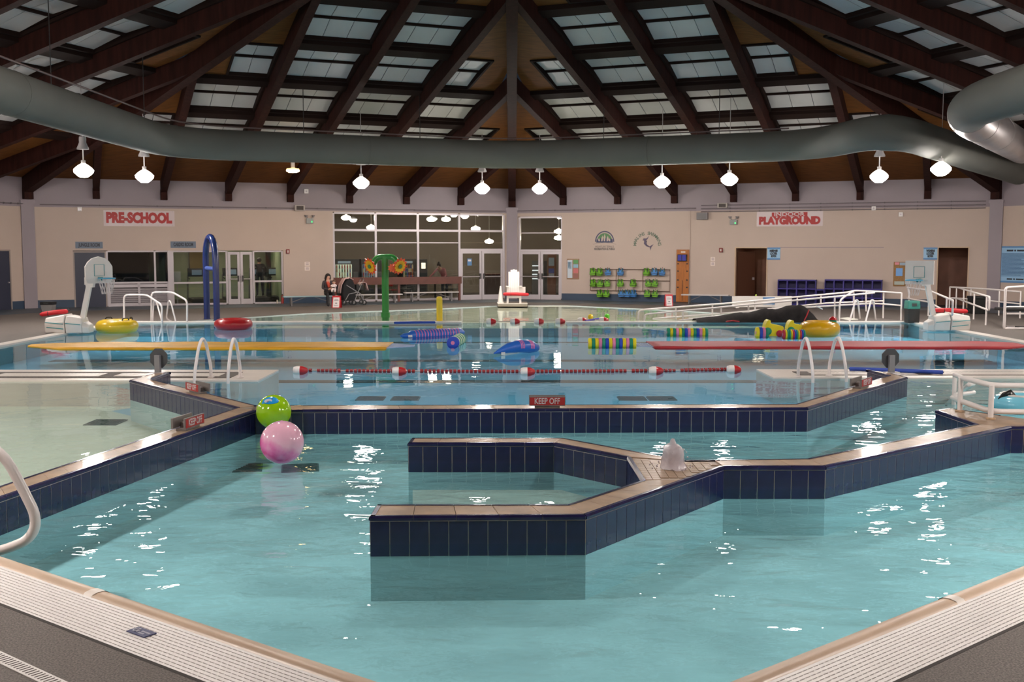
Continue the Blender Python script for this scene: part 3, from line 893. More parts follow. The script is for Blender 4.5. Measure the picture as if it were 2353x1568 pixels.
p = at_y(673, 391, 39.8)
t = thing('pendant_lamp', 'warm yellow flat pendant lamp on a thick pale tube', 'lamp', p)
WARM = mat('warm_lens', (255, 214, 140), 0.4, emit=60.0, emit_rgb=(255, 205, 130))
M().lathe([(0.001, -0.09), (0.16, -0.085), (0.235, -0.04), (0.24, 0.0)], 20).build('lens', WARM, t)
M().lathe([(0.24, 0.0), (0.225, 0.05), (0.07, 0.075), (0.07, 0.09)], 20).build('cap', mat('warm_cap', (255, 220, 160), 0.4, emit=2.5, emit_rgb=(255, 205, 130)), t)
M().tube([(0, 0, 0.08), (0, 0, roof_under(p.x, p.y) - p.z)], 0.075, 12).build('tube', HOUS, t)

# ------------------------------------------------------------------ rooms behind the glass
def room(name, pts, z1, wall_m, floor_m, ceil_m, skip=()):
    fl = M().prism(pts, -0.06, -0.005); struct('floor_' + name, fl, floor_m)
    M().prism(pts, z1, z1 + 0.05).build('ceiling_' + name, ceil_m)['kind'] = 'structure'
    w = M(); n = len(pts)
    for i in range(n):
        if i in skip: continue
        a, b = Vector((*pts[i], 0)), Vector((*pts[(i + 1) % n], 0))
        w.bar(a + Vector((0, 0, z1 / 2)), b + Vector((0, 0, z1 / 2)), 0.06, z1)
    struct('wall_' + name, w, wall_m)
def wp(k, u, off): p = wall_pt(k, u, 0, off); return (p.x, p.y)
CARP = mat('lobby_carpet', (78, 68, 62), 0.9)
OFFW = mat('lobby_wall', (128, 116, 104), 0.7)
CEILD = mat('lobby_ceiling', (112, 96, 84), 0.7)
uL0 = U(7, 766) - 0.35; uR1 = U(0, 1291) + 0.35
a0 = wall_pt(7, SIDE, 0, -0.23)
room('lobby', [wp(7, uL0, -0.23), wp(7, SIDE, -0.23), wp(0, uR1, -0.23), wp(0, uR1, -7.5), (0, 47.5 + 8.1), wp(7, uL0, -7.5)], 3.95, OFFW, CARP, CEILD, skip=(0, 1))
uC0, uC1 = U(7, 391), U(7, 653)
room('cardio_room', [wp(7, uC0, -0.23), wp(7, uC1, -0.23), wp(7, uC1 + 0.4, -5.5), wp(7, uC0 - 0.6, -5.5)], 2.7, mat('pale_green_wall', (176, 186, 160), 0.7), CARP, mat('tile_ceiling', (180, 176, 168), 0.8), skip=(0,))
uJ0, uJ1 = U(7, 246), U(7, 386)
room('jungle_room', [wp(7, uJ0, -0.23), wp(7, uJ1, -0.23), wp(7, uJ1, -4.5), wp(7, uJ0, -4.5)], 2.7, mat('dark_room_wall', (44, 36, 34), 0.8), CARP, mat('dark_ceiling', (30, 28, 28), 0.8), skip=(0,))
LOCK = mat('locker_wall', (128, 84, 66), 0.6, vary=0.1, vscale=2)
for nm, a, b in (('mens_alcove', 1690, 1762), ('womens_alcove', 2155, 2225)):
    u0, u1 = U(0, a) - 0.02, U(0, b) + 0.02
    room(nm, [wp(0, u0, -0.23), wp(0, u1, -0.23), wp(0, u1, -2.0), wp(0, u0, -2.0)], 2.35, LOCK, CARP, LOCK, skip=(0,))
def ceiling_panel(label, k, u, off, z, sx, sy, watts_strength):
    t = thing('ceiling_light', label, 'light', wall_pt(k, u, z, off), wall_rot(k))
    M().box(-sx / 2 - 0.04, sx / 2 + 0.04, -sy / 2 - 0.04, sy / 2 + 0.04, 0.005, 0.04).build('frame', ALU, t)
    M().box(-sx / 2, sx / 2, -sy / 2, sy / 2, -0.01, 0.004).build('diffuser', mat('diffuser_%g' % watts_strength, (255, 240, 214), 0.4, emit=watts_strength, emit_rgb=(255, 236, 205)), t)
ceiling_panel('ceiling light panel inside the cardio room', 7, (uC0 + uC1) / 2 - 1.0, -2.6, 2.66, 1.2, 0.6, 16.0)
ceiling_panel('second ceiling light panel inside the cardio room, nearer the storefront', 7, (uC0 + uC1) / 2 + 1.2, -2.6, 2.66, 1.2, 0.6, 16.0)
ceiling_panel('small ceiling light inside the mens locker alcove', 0, U(0, 1735), -1.2, 2.31, 0.4, 0.3, 5.0)
ceiling_panel('small ceiling light inside the womens locker alcove', 0, U(0, 2190), -1.4, 2.31, 0.3, 0.3, 1.6)

# ------------------------------------------------------------------ glazing and doors
def wall_thing(name, label, cat, k, u, z=0.0, off=0.0, group=None):
    return thing(name, label, cat, wall_pt(k, u, z, off), wall_rot(k), group)
def glazing(name, k, x0, x1, vert, hor, bottom_z, top_z, skip=(), w=0.09, d=0.10, setback=0.06, thin=()):
    """vert: list of u; hor: list of z; panes fill each cell not in skip"""
    o = thing(name, None, None, wall_pt(k, x0, 0, -setback), wall_rot(k)); o['kind'] = 'structure'
    for u in vert: M().box(u - x0 - w / 2, u - x0 + w / 2, 0, d, bottom_z, top_z).build('mullion', ALU, o)
    cells_z = sorted(set([bottom_z, top_z] + list(hor)))
    for i in range(len(vert) - 1):
        a, b = vert[i] - x0, vert[i + 1] - x0
        for j, z in enumerate(cells_z):
            if (i, j, 'h') in skip: continue
            hw = 0.02 if z in thin else w / 2
            M().box(a + w / 2, b - w / 2, 0.01, d - 0.01, z - hw, z + hw).build('transom', ALU, o)
        for j in range(len(cells_z) - 1):
            if (i, j) in skip: continue
            M().box(a + w / 2, b - w / 2, d / 2 - 0.005, d / 2 + 0.005, cells_z[j] + 0.02, cells_z[j + 1] - 0.02).build('pane', GLASS, o)
    return o
def glass_door(parent_or_name, k, u0, u1, z1, setback=0.06, rail=True, handle_side=1):
    o = thing(parent_or_name, None, None, wall_pt(k, u0, 0, -setback), wall_rot(k)); o['kind'] = 'structure'
    w = u1 - u0; st = 0.10
    M().box(0, st, 0.01, 0.06, 0.01, z1).build('stile', ALU, o); M().box(w - st, w, 0.01, 0.06, 0.01, z1).build('stile', ALU, o)
    M().box(st, w - st, 0.01, 0.06, z1 - 0.11, z1).build('rail', ALU, o); M().box(st, w - st, 0.01, 0.06, 0.01, 0.22).build('rail', ALU, o)
    M().box(st, w - st, 0.03, 0.04, 0.22, z1 - 0.11).build('pane', GLASS, o)
    if rail:
        M().tube([(0.06, -0.05, 1.02), (w - 0.06, -0.05, 1.02)], 0.022, 8).build('push_bar', ALU, o)
        x = w - 0.08 if handle_side > 0 else 0.08
        M().box(x - 0.03, x + 0.03, -0.075, 0.01, 0.92, 1.16).build('latch', mat('dark_latch', (60, 56, 56), 0.4), o)
    return o
# lobby storefront, left of the corner
vs_ = [U(7, p) for p in (768, 865, 962, 1057, 1159)]
zt = Zt(7, 960, 491.5); z530 = Zt(7, 960, 530); z558 = Zt(7, 960, 558); zdoor = Zt(7, 1108, 577)
glazing('window_1', 7, vs_[0], vs_[-1], vs_, [z530, z558], 0.06, zt, skip={(3, 0), (3, 0, 'h'), (3, 1, 'h')}, thin=(z558,))
o = bpy.data.objects['window_1']
ud = vs_[3] - vs_[0]; ue = vs_[4] - vs_[0]
M().box(ud + 0.05, ue - 0.05, 0.0, 0.10, zdoor, zdoor + 0.10).build('transom', ALU, o)
M().box(ud + 0.05, ue - 0.05, 0.045, 0.055, zdoor + 0.1, z558).build('pane', GLASS, o)
um = (vs_[3] + vs_[4]) / 2
glass_door('door_1', 7, vs_[3] + 0.05, um - 0.01, zdoor, handle_side=1); glass_door('door_2', 7, um + 0.01, vs_[4] - 0.05, zdoor, handle_side=-1)
# lobby storefront, right of the corner
v2 = [U(0, p) for p in (1192, 1290)]
zt2 = Zt(0, 1240, 499); z2a = Zt(0, 1240, 535.5); zd2 = Zt(0, 1240, 576)
glazing('window_2', 0, v2[0], v2[1], v2, [z2a, zd2], 0.06, zt2, skip={(0, 0), (0, 0, 'h')}, thin=(z2a,))
um = U(0, 1241)
glass_door('door_3', 0, v2[0] + 0.05, um - 0.01, zd2 - 0.05, handle_side=1); glass_door('door_4', 0, um + 0.01, v2[1] - 0.05, zd2 - 0.05, handle_side=-1)
# jungle room and cardio room front
zj = Zt(7, 410, 577.5)
vj = [U(7, 246), U(7, 356), U(7, 388)]
zl = Zt(7, 316, 650)
glazing('window_3', 7, vj[0], vj[-1], [vj[0], vj[1], vj[2]], [zl], 0.03, zj, skip={(0, 0), (1, 0)}, w=0.07)
u391, u397, u522 = U(7, 391), U(7, 397), U(7, 521)
M().box(0, U(7, 398) - U(7, 385), -0.02, 0.12, 0, zj + 0.02).build('trim_8', ALU).matrix_world = Matrix.Translation(wall_pt(7, U(7, 385), 0, -0.02)) @ Matrix.Rotation(wall_rot(7), 4, 'Z')
bpy.data.objects['trim_8']['kind'] = 'structure'
glazing('window_4', 7, u397, u522, [u397, u522], [Zt(7, 460, 650)], 0.04, zj, w=0.07)
u583, u650 = U(7, 583), U(7, 649)
glazing('window_5', 7, u583, u650, [u583, u650], [Zt(7, 616, 646.5)], 0.04, zj, w=0.07)
ua, ub = u522 + 0.05, u583 - 0.05
glass_door('door_5', 7, ua, (ua + ub) / 2 - 0.01, zj - 0.03); glass_door('door_6', 7, (ua + ub) / 2 + 0.01, ub, zj - 0.03, handle_side=-1)
# louvred panel below the dark window
t = wall_thing('louvre_panel', 'pale louvred vent panel below the dark window', 'vent', 7, vj[0], 0.0, -0.03)
wl = vj[2] - vj[0]; hz = zl - 0.04
M().box(0, wl, 0.10, 0.14, 0.0, hz).build('backing', mat('louvre_dark', (66, 52, 54), 0.7), t)
for x in (0, wl / 2 - 0.045, wl - 0.09): M().box(x, x + 0.09, 0.0, 0.09, 0.0, hz).build('stile', ALU, t)
for z in (0.02, hz - 0.14): M().box(0.09, wl - 0.09, 0.0, 0.09, z, z + 0.12).build('rail', ALU, t)
for half in (0, 1):
    x0 = 0.09 + half * (wl / 2 - 0.045); x1 = x0 + wl / 2 - 0.135
    for i in range(7):
        z = 0.20 + i * (hz - 0.36) / 6.6
        m_ = M(); m_.obox(((x0 + x1) / 2, 0.045, z), ((x1 - x0) / 2, 0, 0), (0, 0.03, 0.012), (0, -0.008, 0.026)); m_.build('slat', ALU, t)
# solid blue doors
BLUED = mat('navy_door_paint', (38, 42, 62), 0.4)
def solid_door(name, k, u0, u1, z1, m_=BLUED, off=0.0, proud=0.012):
    o = thing(name, None, None, wall_pt(k, u0, 0, off), wall_rot(k)); o['kind'] = 'structure'
    w = u1 - u0
    M().box(0.05, w - 0.05, -proud, 0.03, 0.01, z1 - 0.05).build('leaf', m_, o)
    fr = mat('door_frame_paint', (150, 136, 128), 0.5)
    M().box(0, 0.05, -proud - 0.02, 0.05, 0, z1).build('jamb', fr, o); M().box(w - 0.05, w, -proud - 0.02, 0.05, 0, z1).build('jamb', fr, o)
    M().box(0.05, w - 0.05, -proud - 0.02, 0.05, z1 - 0.05, z1).build('head', fr, o)
    M().tube([(w - 0.14, -0.07, 1.0), (w - 0.14, -0.01, 1.0)], 0.025, 8).build('door_knob', ALU, o)
solid_door('door_7', 7, U(7, 168), U(7, 244), zj, off=-0.02)
solid_door('door_8', 6, U(6, -70), U(6, 22), Zt(6, 0, 574), off=0.03)
# open brown door in the mens locker alcove
t = thing('door_9', None, None, wall_pt(0, U(0, 1690) + 0.03, 0, -0.3), wall_rot(0) + 0.9); t['kind'] = 'structure'
M().box(0, 0.95, 0, 0.045, 0.01, 2.12).build('leaf', mat('brown_door', (84, 52, 38), 0.45), t)
M().box(0.80, 0.88, -0.05, 0.0, 0.95, 1.05).build('door_lever', ALU, t)
for px0, px1, py, i in ((1688, 1764, 568, 1), (2153, 2227, 567, 2)):
    u0, u1, z1 = U(0, px0), U(0, px1), Zt(0, (px0 + px1) / 2, py)
    o = thing('trim_%d' % (8 + i), None, None, wall_pt(0, u0, 0, 0.0), wall_rot(0)); o['kind'] = 'structure'
    fr = mat('tan_door_trim', (196, 168, 140), 0.5)
    M().box(0, 0.045, -0.02, 0.2, 0, z1).build('jamb', fr, o); M().box(u1 - u0 - 0.045, u1 - u0, -0.02, 0.2, 0, z1).build('jamb', fr, o)
    M().box(0.045, u1 - u0 - 0.045, -0.02, 0.2, z1 - 0.045, z1).build('head', fr, o)
# shallow panel line over the cubbies and the vertical step in the right wall
W0 = bpy.data.objects['wall_right']
u0, u1 = U(0, 1793), U(0, 2030); z_ = Zt(0, 1900, 569)
M().box(u0, u1, -0.012, 0.0, z_ - 0.012, z_ + 0.012).build('panel_edge', LILAC, W0)
M().box(u1 - 0.02, u1, -0.008, 0.0, 0.3, z_).build('panel_edge', CREAM, W0)
M().box(U(0, 1584) - 0.03, U(0, 1584) + 0.03, -0.035, 0.0, 0.0, BAND).build('wall_pier', CREAM, W0)

# ------------------------------------------------------------------ signs
RED = mat('red_print', (168, 34, 34), 0.5)
VINYL = mat('white_vinyl', (204, 188, 190), 0.4)
def wall_sign(name, label, cat, k, px0, py0, px1, py1, face_m, thick=0.02, off=0.0, bevel=0.0):
    u0, u1, z0, z1 = uz(k, px0, py0, px1, py1)
    t = thing(name, label, cat, wall_pt(k, u0, z0, off), wall_rot(k))
    w, h = u1 - u0, z1 - z0
    M().box(0, w, -thick, 0, 0, h).build('panel', face_m, t)
    return t, w, h
def stxt(t, s, x, z, width, size, m_, y=-0.024, off=0.0, extrude=0.002):
    o = text('lettering', s, size, m_, t, (x, y, z), width=width, offset=off, extrude=extrude)
    for c in t.children:
        if c.name.split('.')[0] in ('panel', 'red_bar') and (c.name.split('.')[0] == 'panel') != (s == 'INDOOR'): return nest(o, c)
    return o
t, w, h = wall_sign('banner', 'white banner reading PRE-SCHOOL in big red letters', 'banner', 7, 238, 484, 401, 520, VINYL, 0.008)
stxt(t, 'PRE-SCHOOL', w * 0.5, h * 0.5, w * 0.93, h * 0.86, RED, -0.012, 0.035)
for x in (0.03, 0.27, 0.52, 0.76, 0.97):
    for z in (0.05, 0.95): M().lathe([(0.022, 0), (0.022, 0.006)], 8, (x * w, -0.008, z * h), ax='Y').build('grommet', ALU, t)
t, w, h = wall_sign('banner', 'white banner reading INDOOR PLAYGROUND in red letters', 'banner', 0, 1739, 486, 1891, 520, VINYL, 0.008)
stxt(t, 'PLAYGROUND', w * 0.5, h * 0.36, w * 0.93, h * 0.66, RED, -0.012, 0.03)
M().box(w * 0.23, w * 0.77, -0.013, -0.008, h * 0.66, h * 0.94).build('red_bar', RED, t)
stxt(t, 'INDOOR', w * 0.5, h * 0.80, w * 0.46, h * 0.34, VINYL, -0.016, 0.004)
SLATE = mat('slate_blue_sign', (104, 116, 134), 0.5); INK = mat('dark_ink', (30, 34, 46), 0.5)
t, w, h = wall_sign('room_sign', 'slate blue sign reading JUNGLE ROOM', 'sign', 7, 173, 556, 236, 571, SLATE)
stxt(t, 'JUNGLE ROOM', w / 2, h / 2, w * 0.78, h * 0.74, INK, off=0.008)
t, w, h = wall_sign('room_sign', 'slate blue sign reading CARDIO ROOM', 'sign', 7, 392, 555, 450, 570, SLATE)
stxt(t, 'CARDIO ROOM', w / 2, h / 2, w * 0.78, h * 0.74, INK, off=0.008)
SKYB = mat('pale_blue_sign', (150, 190, 220), 0.45); MIDB = mat('mid_blue_edge', (86, 134, 186), 0.45)
for px0, px1, word in ((1763, 1793, 'MENS'), (2122, 2154, 'WOMENS')):
    t, w, h = wall_sign('locker_sign', 'pale blue sign reading %s LOCKER ROOM' % word, 'sign', 0, px0, 569, px1, 597, SKYB)
    for z in (0.0, h - 0.06): M().box(0, w, -0.024, -0.02, z, z + 0.06).build('edge_band', MIDB, t)
    for i, s in enumerate((word, 'LOCKER', 'ROOM')): stxt(t, s, w / 2, h * (0.72 - 0.22 * i), w * (0.62, 0.56, 0.4)[i], h * 0.24, INK, -0.024, 0.010)
u0, z1 = on_wall(1, 2297, 566); u1_, z0 = on_wall(1, 2420, 652)
t = thing('rules_board', 'large pale blue board of pool rules on the far right wall', 'sign', wall_pt(1, u0, Zt(1, 2325, 650)), wall_rot(1))
w, h = u1_ - u0, Zt(1, 2325, 566) - Zt(1, 2325, 650)
M().box(0, w, -0.02, 0, 0, h).build('panel', SKYB, t)
for z in (0.0, h - 0.06): M().box(0, w, -0.026, -0.02, z, z + 0.06).build('edge_band', MIDB, t)
M().box(0.12, w * 0.62, -0.023, -0.02, h * 0.16, h * 0.82).build('list_field', mat('rules_field', (128, 168, 204), 0.5), t)
def word_bars(t, x, z, words, hh, m_, y=-0.027):
    for wd in words:
        M().box(x, x + wd, y, y + 0.006, z - hh / 2, z + hh / 2).build('word', m_, t); x += wd + 0.05
word_bars(t, w * 0.15, h * 0.88, (w * 0.12, w * 0.03, w * 0.15, w * 0.20), h * 0.045, INK)
for i in range(17):
    ln = (0.40, 0.52, 0.46, 0.58, 0.36, 0.50)[i % 6] * w
    M().box(0.16, 0.16 + ln, -0.026, -0.023, h * (0.79 - 0.036 * i) - 0.012, h * (0.79 - 0.036 * i) + 0.010).build('text_line', mat('rules_ink', (70, 104, 142), 0.5), t)
word_bars(t, w * 0.17, h * 0.10, (w * 0.10, w * 0.03, w * 0.14, w * 0.06), h * 0.04, INK)

# keep off signs on the divider walls
def keep_off(label, px, py, rz, w=0.46, h=0.115):
    p = at_z(px, py, WALL_TOP)
    t = thing('keep_off_sign', label, 'sign', p, rz)
    dk = mat('sign_back_grey', (118, 112, 110), 0.45)
    for sgn in (-1, 1):
        M().obox((0, 0.075 * sgn, 0.03 + h / 2), (w / 2, 0, 0), (0, 0.012, 0), (0, 0, h / 2)).build('board', dk, t)
        fc = M().obox((0, 0.089 * sgn, 0.03 + h / 2), (w / 2 - 0.008, 0, 0), (0, 0.002, 0), (0, 0, h / 2 - 0.008)).build('face', RED, t)
        if sgn < 0: f_near = fc
    M().box(-0.05, 0.05, -0.065, 0.065, 0.02, 0.08).build('spacer', ALU, t); M().box(-0.16, 0.16, -0.06, 0.06, 0.0, 0.022).build('foot_plate', dk, t)
    a = text('lettering', 'KEEP OFF', h * 0.92, VINYL, t, (0, -0.0935, 0.03 + h / 2), width=w * 0.70, offset=0.0022)
    b = text('lettering', 'KEEP OFF', h * 0.92, VINYL, t, (0, 0.0935, 0.03 + h / 2), width=w * 0.70, offset=0.0022, rot=(PI / 2, 0, PI))
    nest(a, f_near); nest(b, fc)
    return t
keep_off('red KEEP OFF sign facing the camera on the long straight wall', 1257, 936, 0.0)
dl = (at_z(*ln1, WALL_TOP) - at_z(*ln0, WALL_TOP))
keep_off('red KEEP OFF sign on the wall beside the pale pool', 432, 985, math.atan2(dl.y, dl.x), 0.44)
db = at_z(545, 936.5, WALL_TOP) - at_z(298, 873.5, WALL_TOP)
keep_off('red KEEP OFF sign on the slanting wall near the left ladder rails', 455, 903, math.atan2(db.y, db.x), 0.44)
dr = at_z(2085, 866.8, WALL_TOP) - at_z(1856, 937.3, WALL_TOP)
keep_off('red KEEP OFF sign on the slanting wall near the right ladder rails', 1978, 891, math.atan2(dr.y, dr.x), 0.44)
# round paddle signs at the ends of the slanting walls
def paddle(label, px, py, facing):
    p = at_z(px, py, WALL_TOP); s = F_PX / p.y
    t = thing('paddle_sign', label, 'sign', p, facing)
    M().box(-0.045, 0.045, -0.03, 0.03, 0, 0.29).build('post', mat('post_grey', (140, 136, 140), 0.4, metal=0.3), t)
    r = 22.5 / s
    oc = [(r * math.cos(PI / 8 + i * PI / 4), 0.235 + r * 1.08 * math.sin(PI / 8 + i * PI / 4)) for i in range(8)]
    M().prism_y(oc, 0.035, 0.055).build('disc', mat('disc_grey', (66, 66, 70), 0.5), t)
    M().box(-0.12, 0.12, -0.06, 0.06, 0, 0.012).build('foot_plate', ALU, t)
paddle('grey octagonal paddle sign on the left end of the divider', 363, 857, -0.15)
paddle('grey octagonal paddle sign by the blue foam noodle', 2048, 857, 0.15)

# ================================================================== things on and in the water
YEL = mat('yellow_vinyl', (228, 190, 26), 0.3, coat=0.3); REDV = mat('red_vinyl', (178, 26, 34), 0.3, coat=0.3)
BLUV = mat('blue_vinyl', (40, 102, 198), 0.3, coat=0.2); PINKV = mat('pink_vinyl', (210, 120, 180), 0.3)
def lumpy(o, amt, size, seed=0):
    """gentle creases on a mesh object"""
    rnd = random.Random(seed)
    from mathutils import noise
    for v in o.data.vertices:
        n = noise.noise(v.co * size + Vector((seed, 0, 0)))
        v.co += v.normal * amt * n if v.normal.length > 0 else Vector((0, 0, amt * n))
def sphere_patch(mb, r, ax, up, a, b, ox=0.0, oy=0.0, n=20, shape=None):
    """patch lying on a sphere of radius r about direction ax; ellipse half-angles a, b (radians) centred at (ox, oy)"""
    ax = Vector(ax).normalized(); sx = Vector(up).cross(ax).normalized(); sy = ax.cross(sx)
    def q(x, y): return (ax + sx * math.tan(x) + sy * math.tan(y)).normalized() * r
    vs = [q(ox, oy)]; rings = 4
    for k in range(1, rings + 1):
        for j in range(n):
            an = 2 * PI * j / n; f = shape(an) if shape else 1.0
            vs.append(q(ox + a * f * k / rings * math.cos(an), oy + b * f * k / rings * math.sin(an)))
    fs = [(0, 1 + j, 1 + (j + 1) % n) for j in range(n)]
    for k in range(rings - 1):
        o = 1 + k * n
        for j in range(n): fs.append((o + j, o + n + j, o + n + (j + 1) % n, o + (j + 1) % n))
    return mb.add(vs, fs, True)
# beach balls
PINKB = mat('pink_marbled_ball', (236, 176, 204), 0.12, vary=0.1, vscale=4, coat=0.5)
c = at_z(648, 1017, 0.195); r = 50.5 * c.y / F_PX
t = thing('beach_ball', 'pink marbled beach ball floating in the near pool', 'ball', c)
ob = M().ball((0, 0, 0), r, 40, 24).build('ball_skin', PINKB, t)
nt = PINKB.node_tree; b_ = nt.nodes['Principled BSDF']
tc = nt.nodes.new('ShaderNodeTexCoord'); sp = nt.nodes.new('ShaderNodeSeparateXYZ'); nz = nt.nodes.new('ShaderNodeTexNoise'); nz.inputs['Scale'].default_value = 6.0; nz.inputs['Detail'].default_value = 4
md = nt.nodes.new('ShaderNodeMath'); md.operation = 'MULTIPLY_ADD'; md.inputs[1].default_value = 0.34; rp = nt.nodes.new('ShaderNodeValToRGB')
ma = nt.nodes.new('ShaderNodeMath'); ma.operation = 'MULTIPLY_ADD'; ma.inputs[1].default_value = 0.45   # deeper pink towards the lower left, broken up by noise
nt.links.new(tc.outputs['Object'], sp.inputs[0]); nt.links.new(tc.outputs['Object'], nz.inputs['Vector'])
nt.links.new(sp.outputs['X'], ma.inputs[0]); nt.links.new(sp.outputs['Z'], ma.inputs[2])
nt.links.new(nz.outputs['Fac'], md.inputs[0]); nt.links.new(ma.outputs[0], md.inputs[2]); nt.links.new(md.outputs[0], rp.inputs['Fac'])
e = rp.color_ramp.elements; e[0].position = 0.0; e[0].color = lin((214, 44, 130)); e[1].position = 0.20; e[1].color = lin((236, 182, 206)); x_ = e.new(0.09); x_.color = lin((228, 120, 176))
nt.links.new(rp.outputs[0], b_.inputs['Base Color'])
M().lathe([(0.012, 0), (0.012, 0.004), (0.001, 0.005)], 10, (0, 0, r - 0.002)).build('valve', PINKV, t)
c = at_z(629, 947, 0.20); r = 40.2 * c.y / F_PX
t = thing('beach_ball', 'lime green beach ball with a small whale picture, behind the pink ball', 'ball', c)
M().ball((0, 0, 0), r, 40, 24).build('ball_skin', mat('lime_ball', (150, 200, 20), 0.14, coat=0.5), t)
up_ = (0, 0, 1); vdir = (-0.05, -0.62, 0.78)
CR = [(BLACK, 0.505, 0.300, 0, 0, 1.0035), (mat('print_blue', (40, 150, 220), 0.2), 0.485, 0.285, 0, 0, 1.006), (mat('print_grey', (190, 196, 206), 0.2), 0.24, 0.15, -0.12, -0.06, 1.009), (mat('print_blue', (40, 150, 220), 0.2), 0.15, 0.09, -0.03, -0.17, 1.012), (mat('print_blue', (40, 150, 220), 0.2), 0.10, 0.08, -0.40, -0.16, 1.011), (BLACK, 0.035, 0.045, 0.09, 0.09, 1.013), (REDV, 0.03, 0.04, -0.10, -0.14, 1.014)]
for i, (m_, a, b, ox, oy, k) in enumerate(CR):
    sphere_patch(M(), r * k, vdir, up_, a, b, ox, oy).build('whale_print' if i < 2 else 'whale_detail', m_, t)
# lane ropes
def lane_rope(label, pts_px, floats_px, z, fr, fl, bead_m, rope_m, float_right=None):
    P_ = [at_z(x, y, WATER) for x, y in pts_px]
    t = thing('lane_rope', label, 'lane rope', (P_[0].x, P_[0].y, WATER))
    cable = [Vector((p.x, p.y, WATER + 0.015)) for p in P_]
    M().tube(cable, 0.012, 6).build('rope', rope_m, t, world=True)
    b = M()
    if bead_m:
        for a, c in zip(cable[:-1], cable[1:]):
            d = c - a; n = int(d.length / 0.075)
            for i in range(n):
                if random.random() < 0.05: continue
                q = a + d * (i + 0.5) / n; u = d.normalized()
                b.tube([q - u * 0.026, q + u * 0.026], 0.034 * random.uniform(0.85, 1.1), 8)
        o = b.build('rope_beads', bead_m, t, world=True); o['kind'] = 'stuff'
    for (x, y) in floats_px:
        p = at_z(x, y, WATER + 0.03); f = M()
        f.lathe([(0.001, -fl), (fr * 0.8, -fl * 0.92), (fr, -fl * 0.5), (fr, 0)], 14, (p.x, p.y, WATER + 0.03), ax='X'); f.build('float_half', WHITE, t, world=True)
        f = M(); f.lathe([(fr, 0), (fr * 0.95, fl * 0.35), (fr * 0.6, fl * 0.9), (fr * 0.3, fl * 1.05), (0.001, fl * 1.06)], 14, (p.x, p.y, WATER + 0.03), ax='X'); f.build('float_half', REDV, t, world=True)
lane_rope('red beaded lane rope stretched across the lap pool', [(672, 853), (690, 853), (917, 855), (1212, 856), (1507, 854), (1690, 851), (1702, 851)], [(690, 852), (917, 854), (1212, 855), (1507, 853), (1686, 850)], WATER, 0.085, 0.13, mat('red_beads', (150, 30, 34), 0.4), mat('rope_white', (200, 190, 186), 0.6))
lane_rope('thin white rope with red and white floats in front of the guard chair', [(1112, 741), (1128, 740), (1240, 739), (1337, 737), (1400, 736)], [(1128, 739), (1183, 739), (1238, 739), (1287, 739), (1338, 737), (1387, 736)], WATER, 0.10, 0.15, None, mat('rope_white', (200, 190, 186), 0.6))
# long floating mats
def float_mat(label, x0, x1, y0, y1, m_, taper, seed):
    cx, cy = (x0 + x1) / 2, (y0 + y1) / 2
    t = thing('floating_mat', label, 'float mat', (cx, cy, WATER))
    n, q = 40, 6; vs, fs = [], []
    for layer, z in ((0, -0.03), (1, 0.028)):
        for i in range(n + 1):
            f = i / n; x = x0 + (x1 - x0) * f - cx
            w = 1.0
            if taper < 0 and f < 0.12: w = 0.15 + 0.85 * f / 0.12
            if taper > 0 and f > 0.92: w = 0.5 + 0.5 * (1 - f) / 0.08
            for j in range(q + 1):
                g = j / q * 2 - 1
                zz = z + (0.008 * math.sin(f * 23 + seed) * math.sin(g * 2 + f * 7) if layer else 0) - (0.006 * abs(g) ** 6 if layer else 0)
                vs.append((x, g * w * (y1 - y0) / 2, zz))
    L = (n + 1) * (q + 1)
    for i in range(n):
        for j in range(q):
            a = i * (q + 1) + j
            fs.append((L + a, L + a + q + 1, L + a + q + 2, L + a + 1)); fs.append((a, a + 1, a + q + 2, a + q + 1))
    for i in range(n):
        for j in (0, q):
            a = i * (q + 1) + j; f_ = (a, a + q + 1, L + a + q + 1, L + a)
            fs.append(f_ if j == 0 else tuple(reversed(f_)))
    for i in (0, n):
        for j in range(q):
            a = i * (q + 1) + j; f_ = (a, L + a, L + a + 1, a + 1)
            fs.append(f_ if i == 0 else tuple(reversed(f_)))
    M().add(vs, fs, True).build('mat_sheet', m_, t)
    return t
ya, yb = at_z(500, 803, WATER).y, at_z(500, 788, WATER).y
t = float_mat('long yellow floating mat lying across the left of the lap pool', -11.2, -2.85, ya, yb, mat('yellow_mat', (226, 168, 30), 0.55, vary=0.12, vscale=1.5), -1, 1)
NETW = mat('net_white_blue', (176, 190, 222), 0.6)
def net(t, x0, x1, y0, y1):
    g = M(); n = 16
    for i in range(n + 1):
        f = i / n; g.bar((x0 + (x1 - x0) * f, y0 + (y1 - y0) * 0.5 * f * 0.7, 0.0), (x0 + (x1 - x0) * f, y1 - (y1 - y0) * 0.5 * f * 0.7, 0.0), 0.018, 0.02)
    for j in range(7): g.bar((x0, y0 + (y1 - y0) * j / 6, 0), (x1, (y0 + y1) / 2 + (y1 - y0) * (j / 6 - 0.5) * 0.3, 0), 0.018, 0.02)
    o = g.build('net', NETW, t); o['kind'] = 'stuff'
net(t, 4.17, 4.75, -0.55, 0.55)
ya, yb = at_z(1900, 801, WATER).y, at_z(1900, 786, WATER).y
t = float_mat('long red floating mat lying across the right of the lap pool', 3.25, 11.9, ya, yb, mat('red_mat', (170, 30, 40), 0.6, vary=0.12, vscale=1.5), 1, 4)
net(t, -4.32, -5.0, -0.5, 0.5)
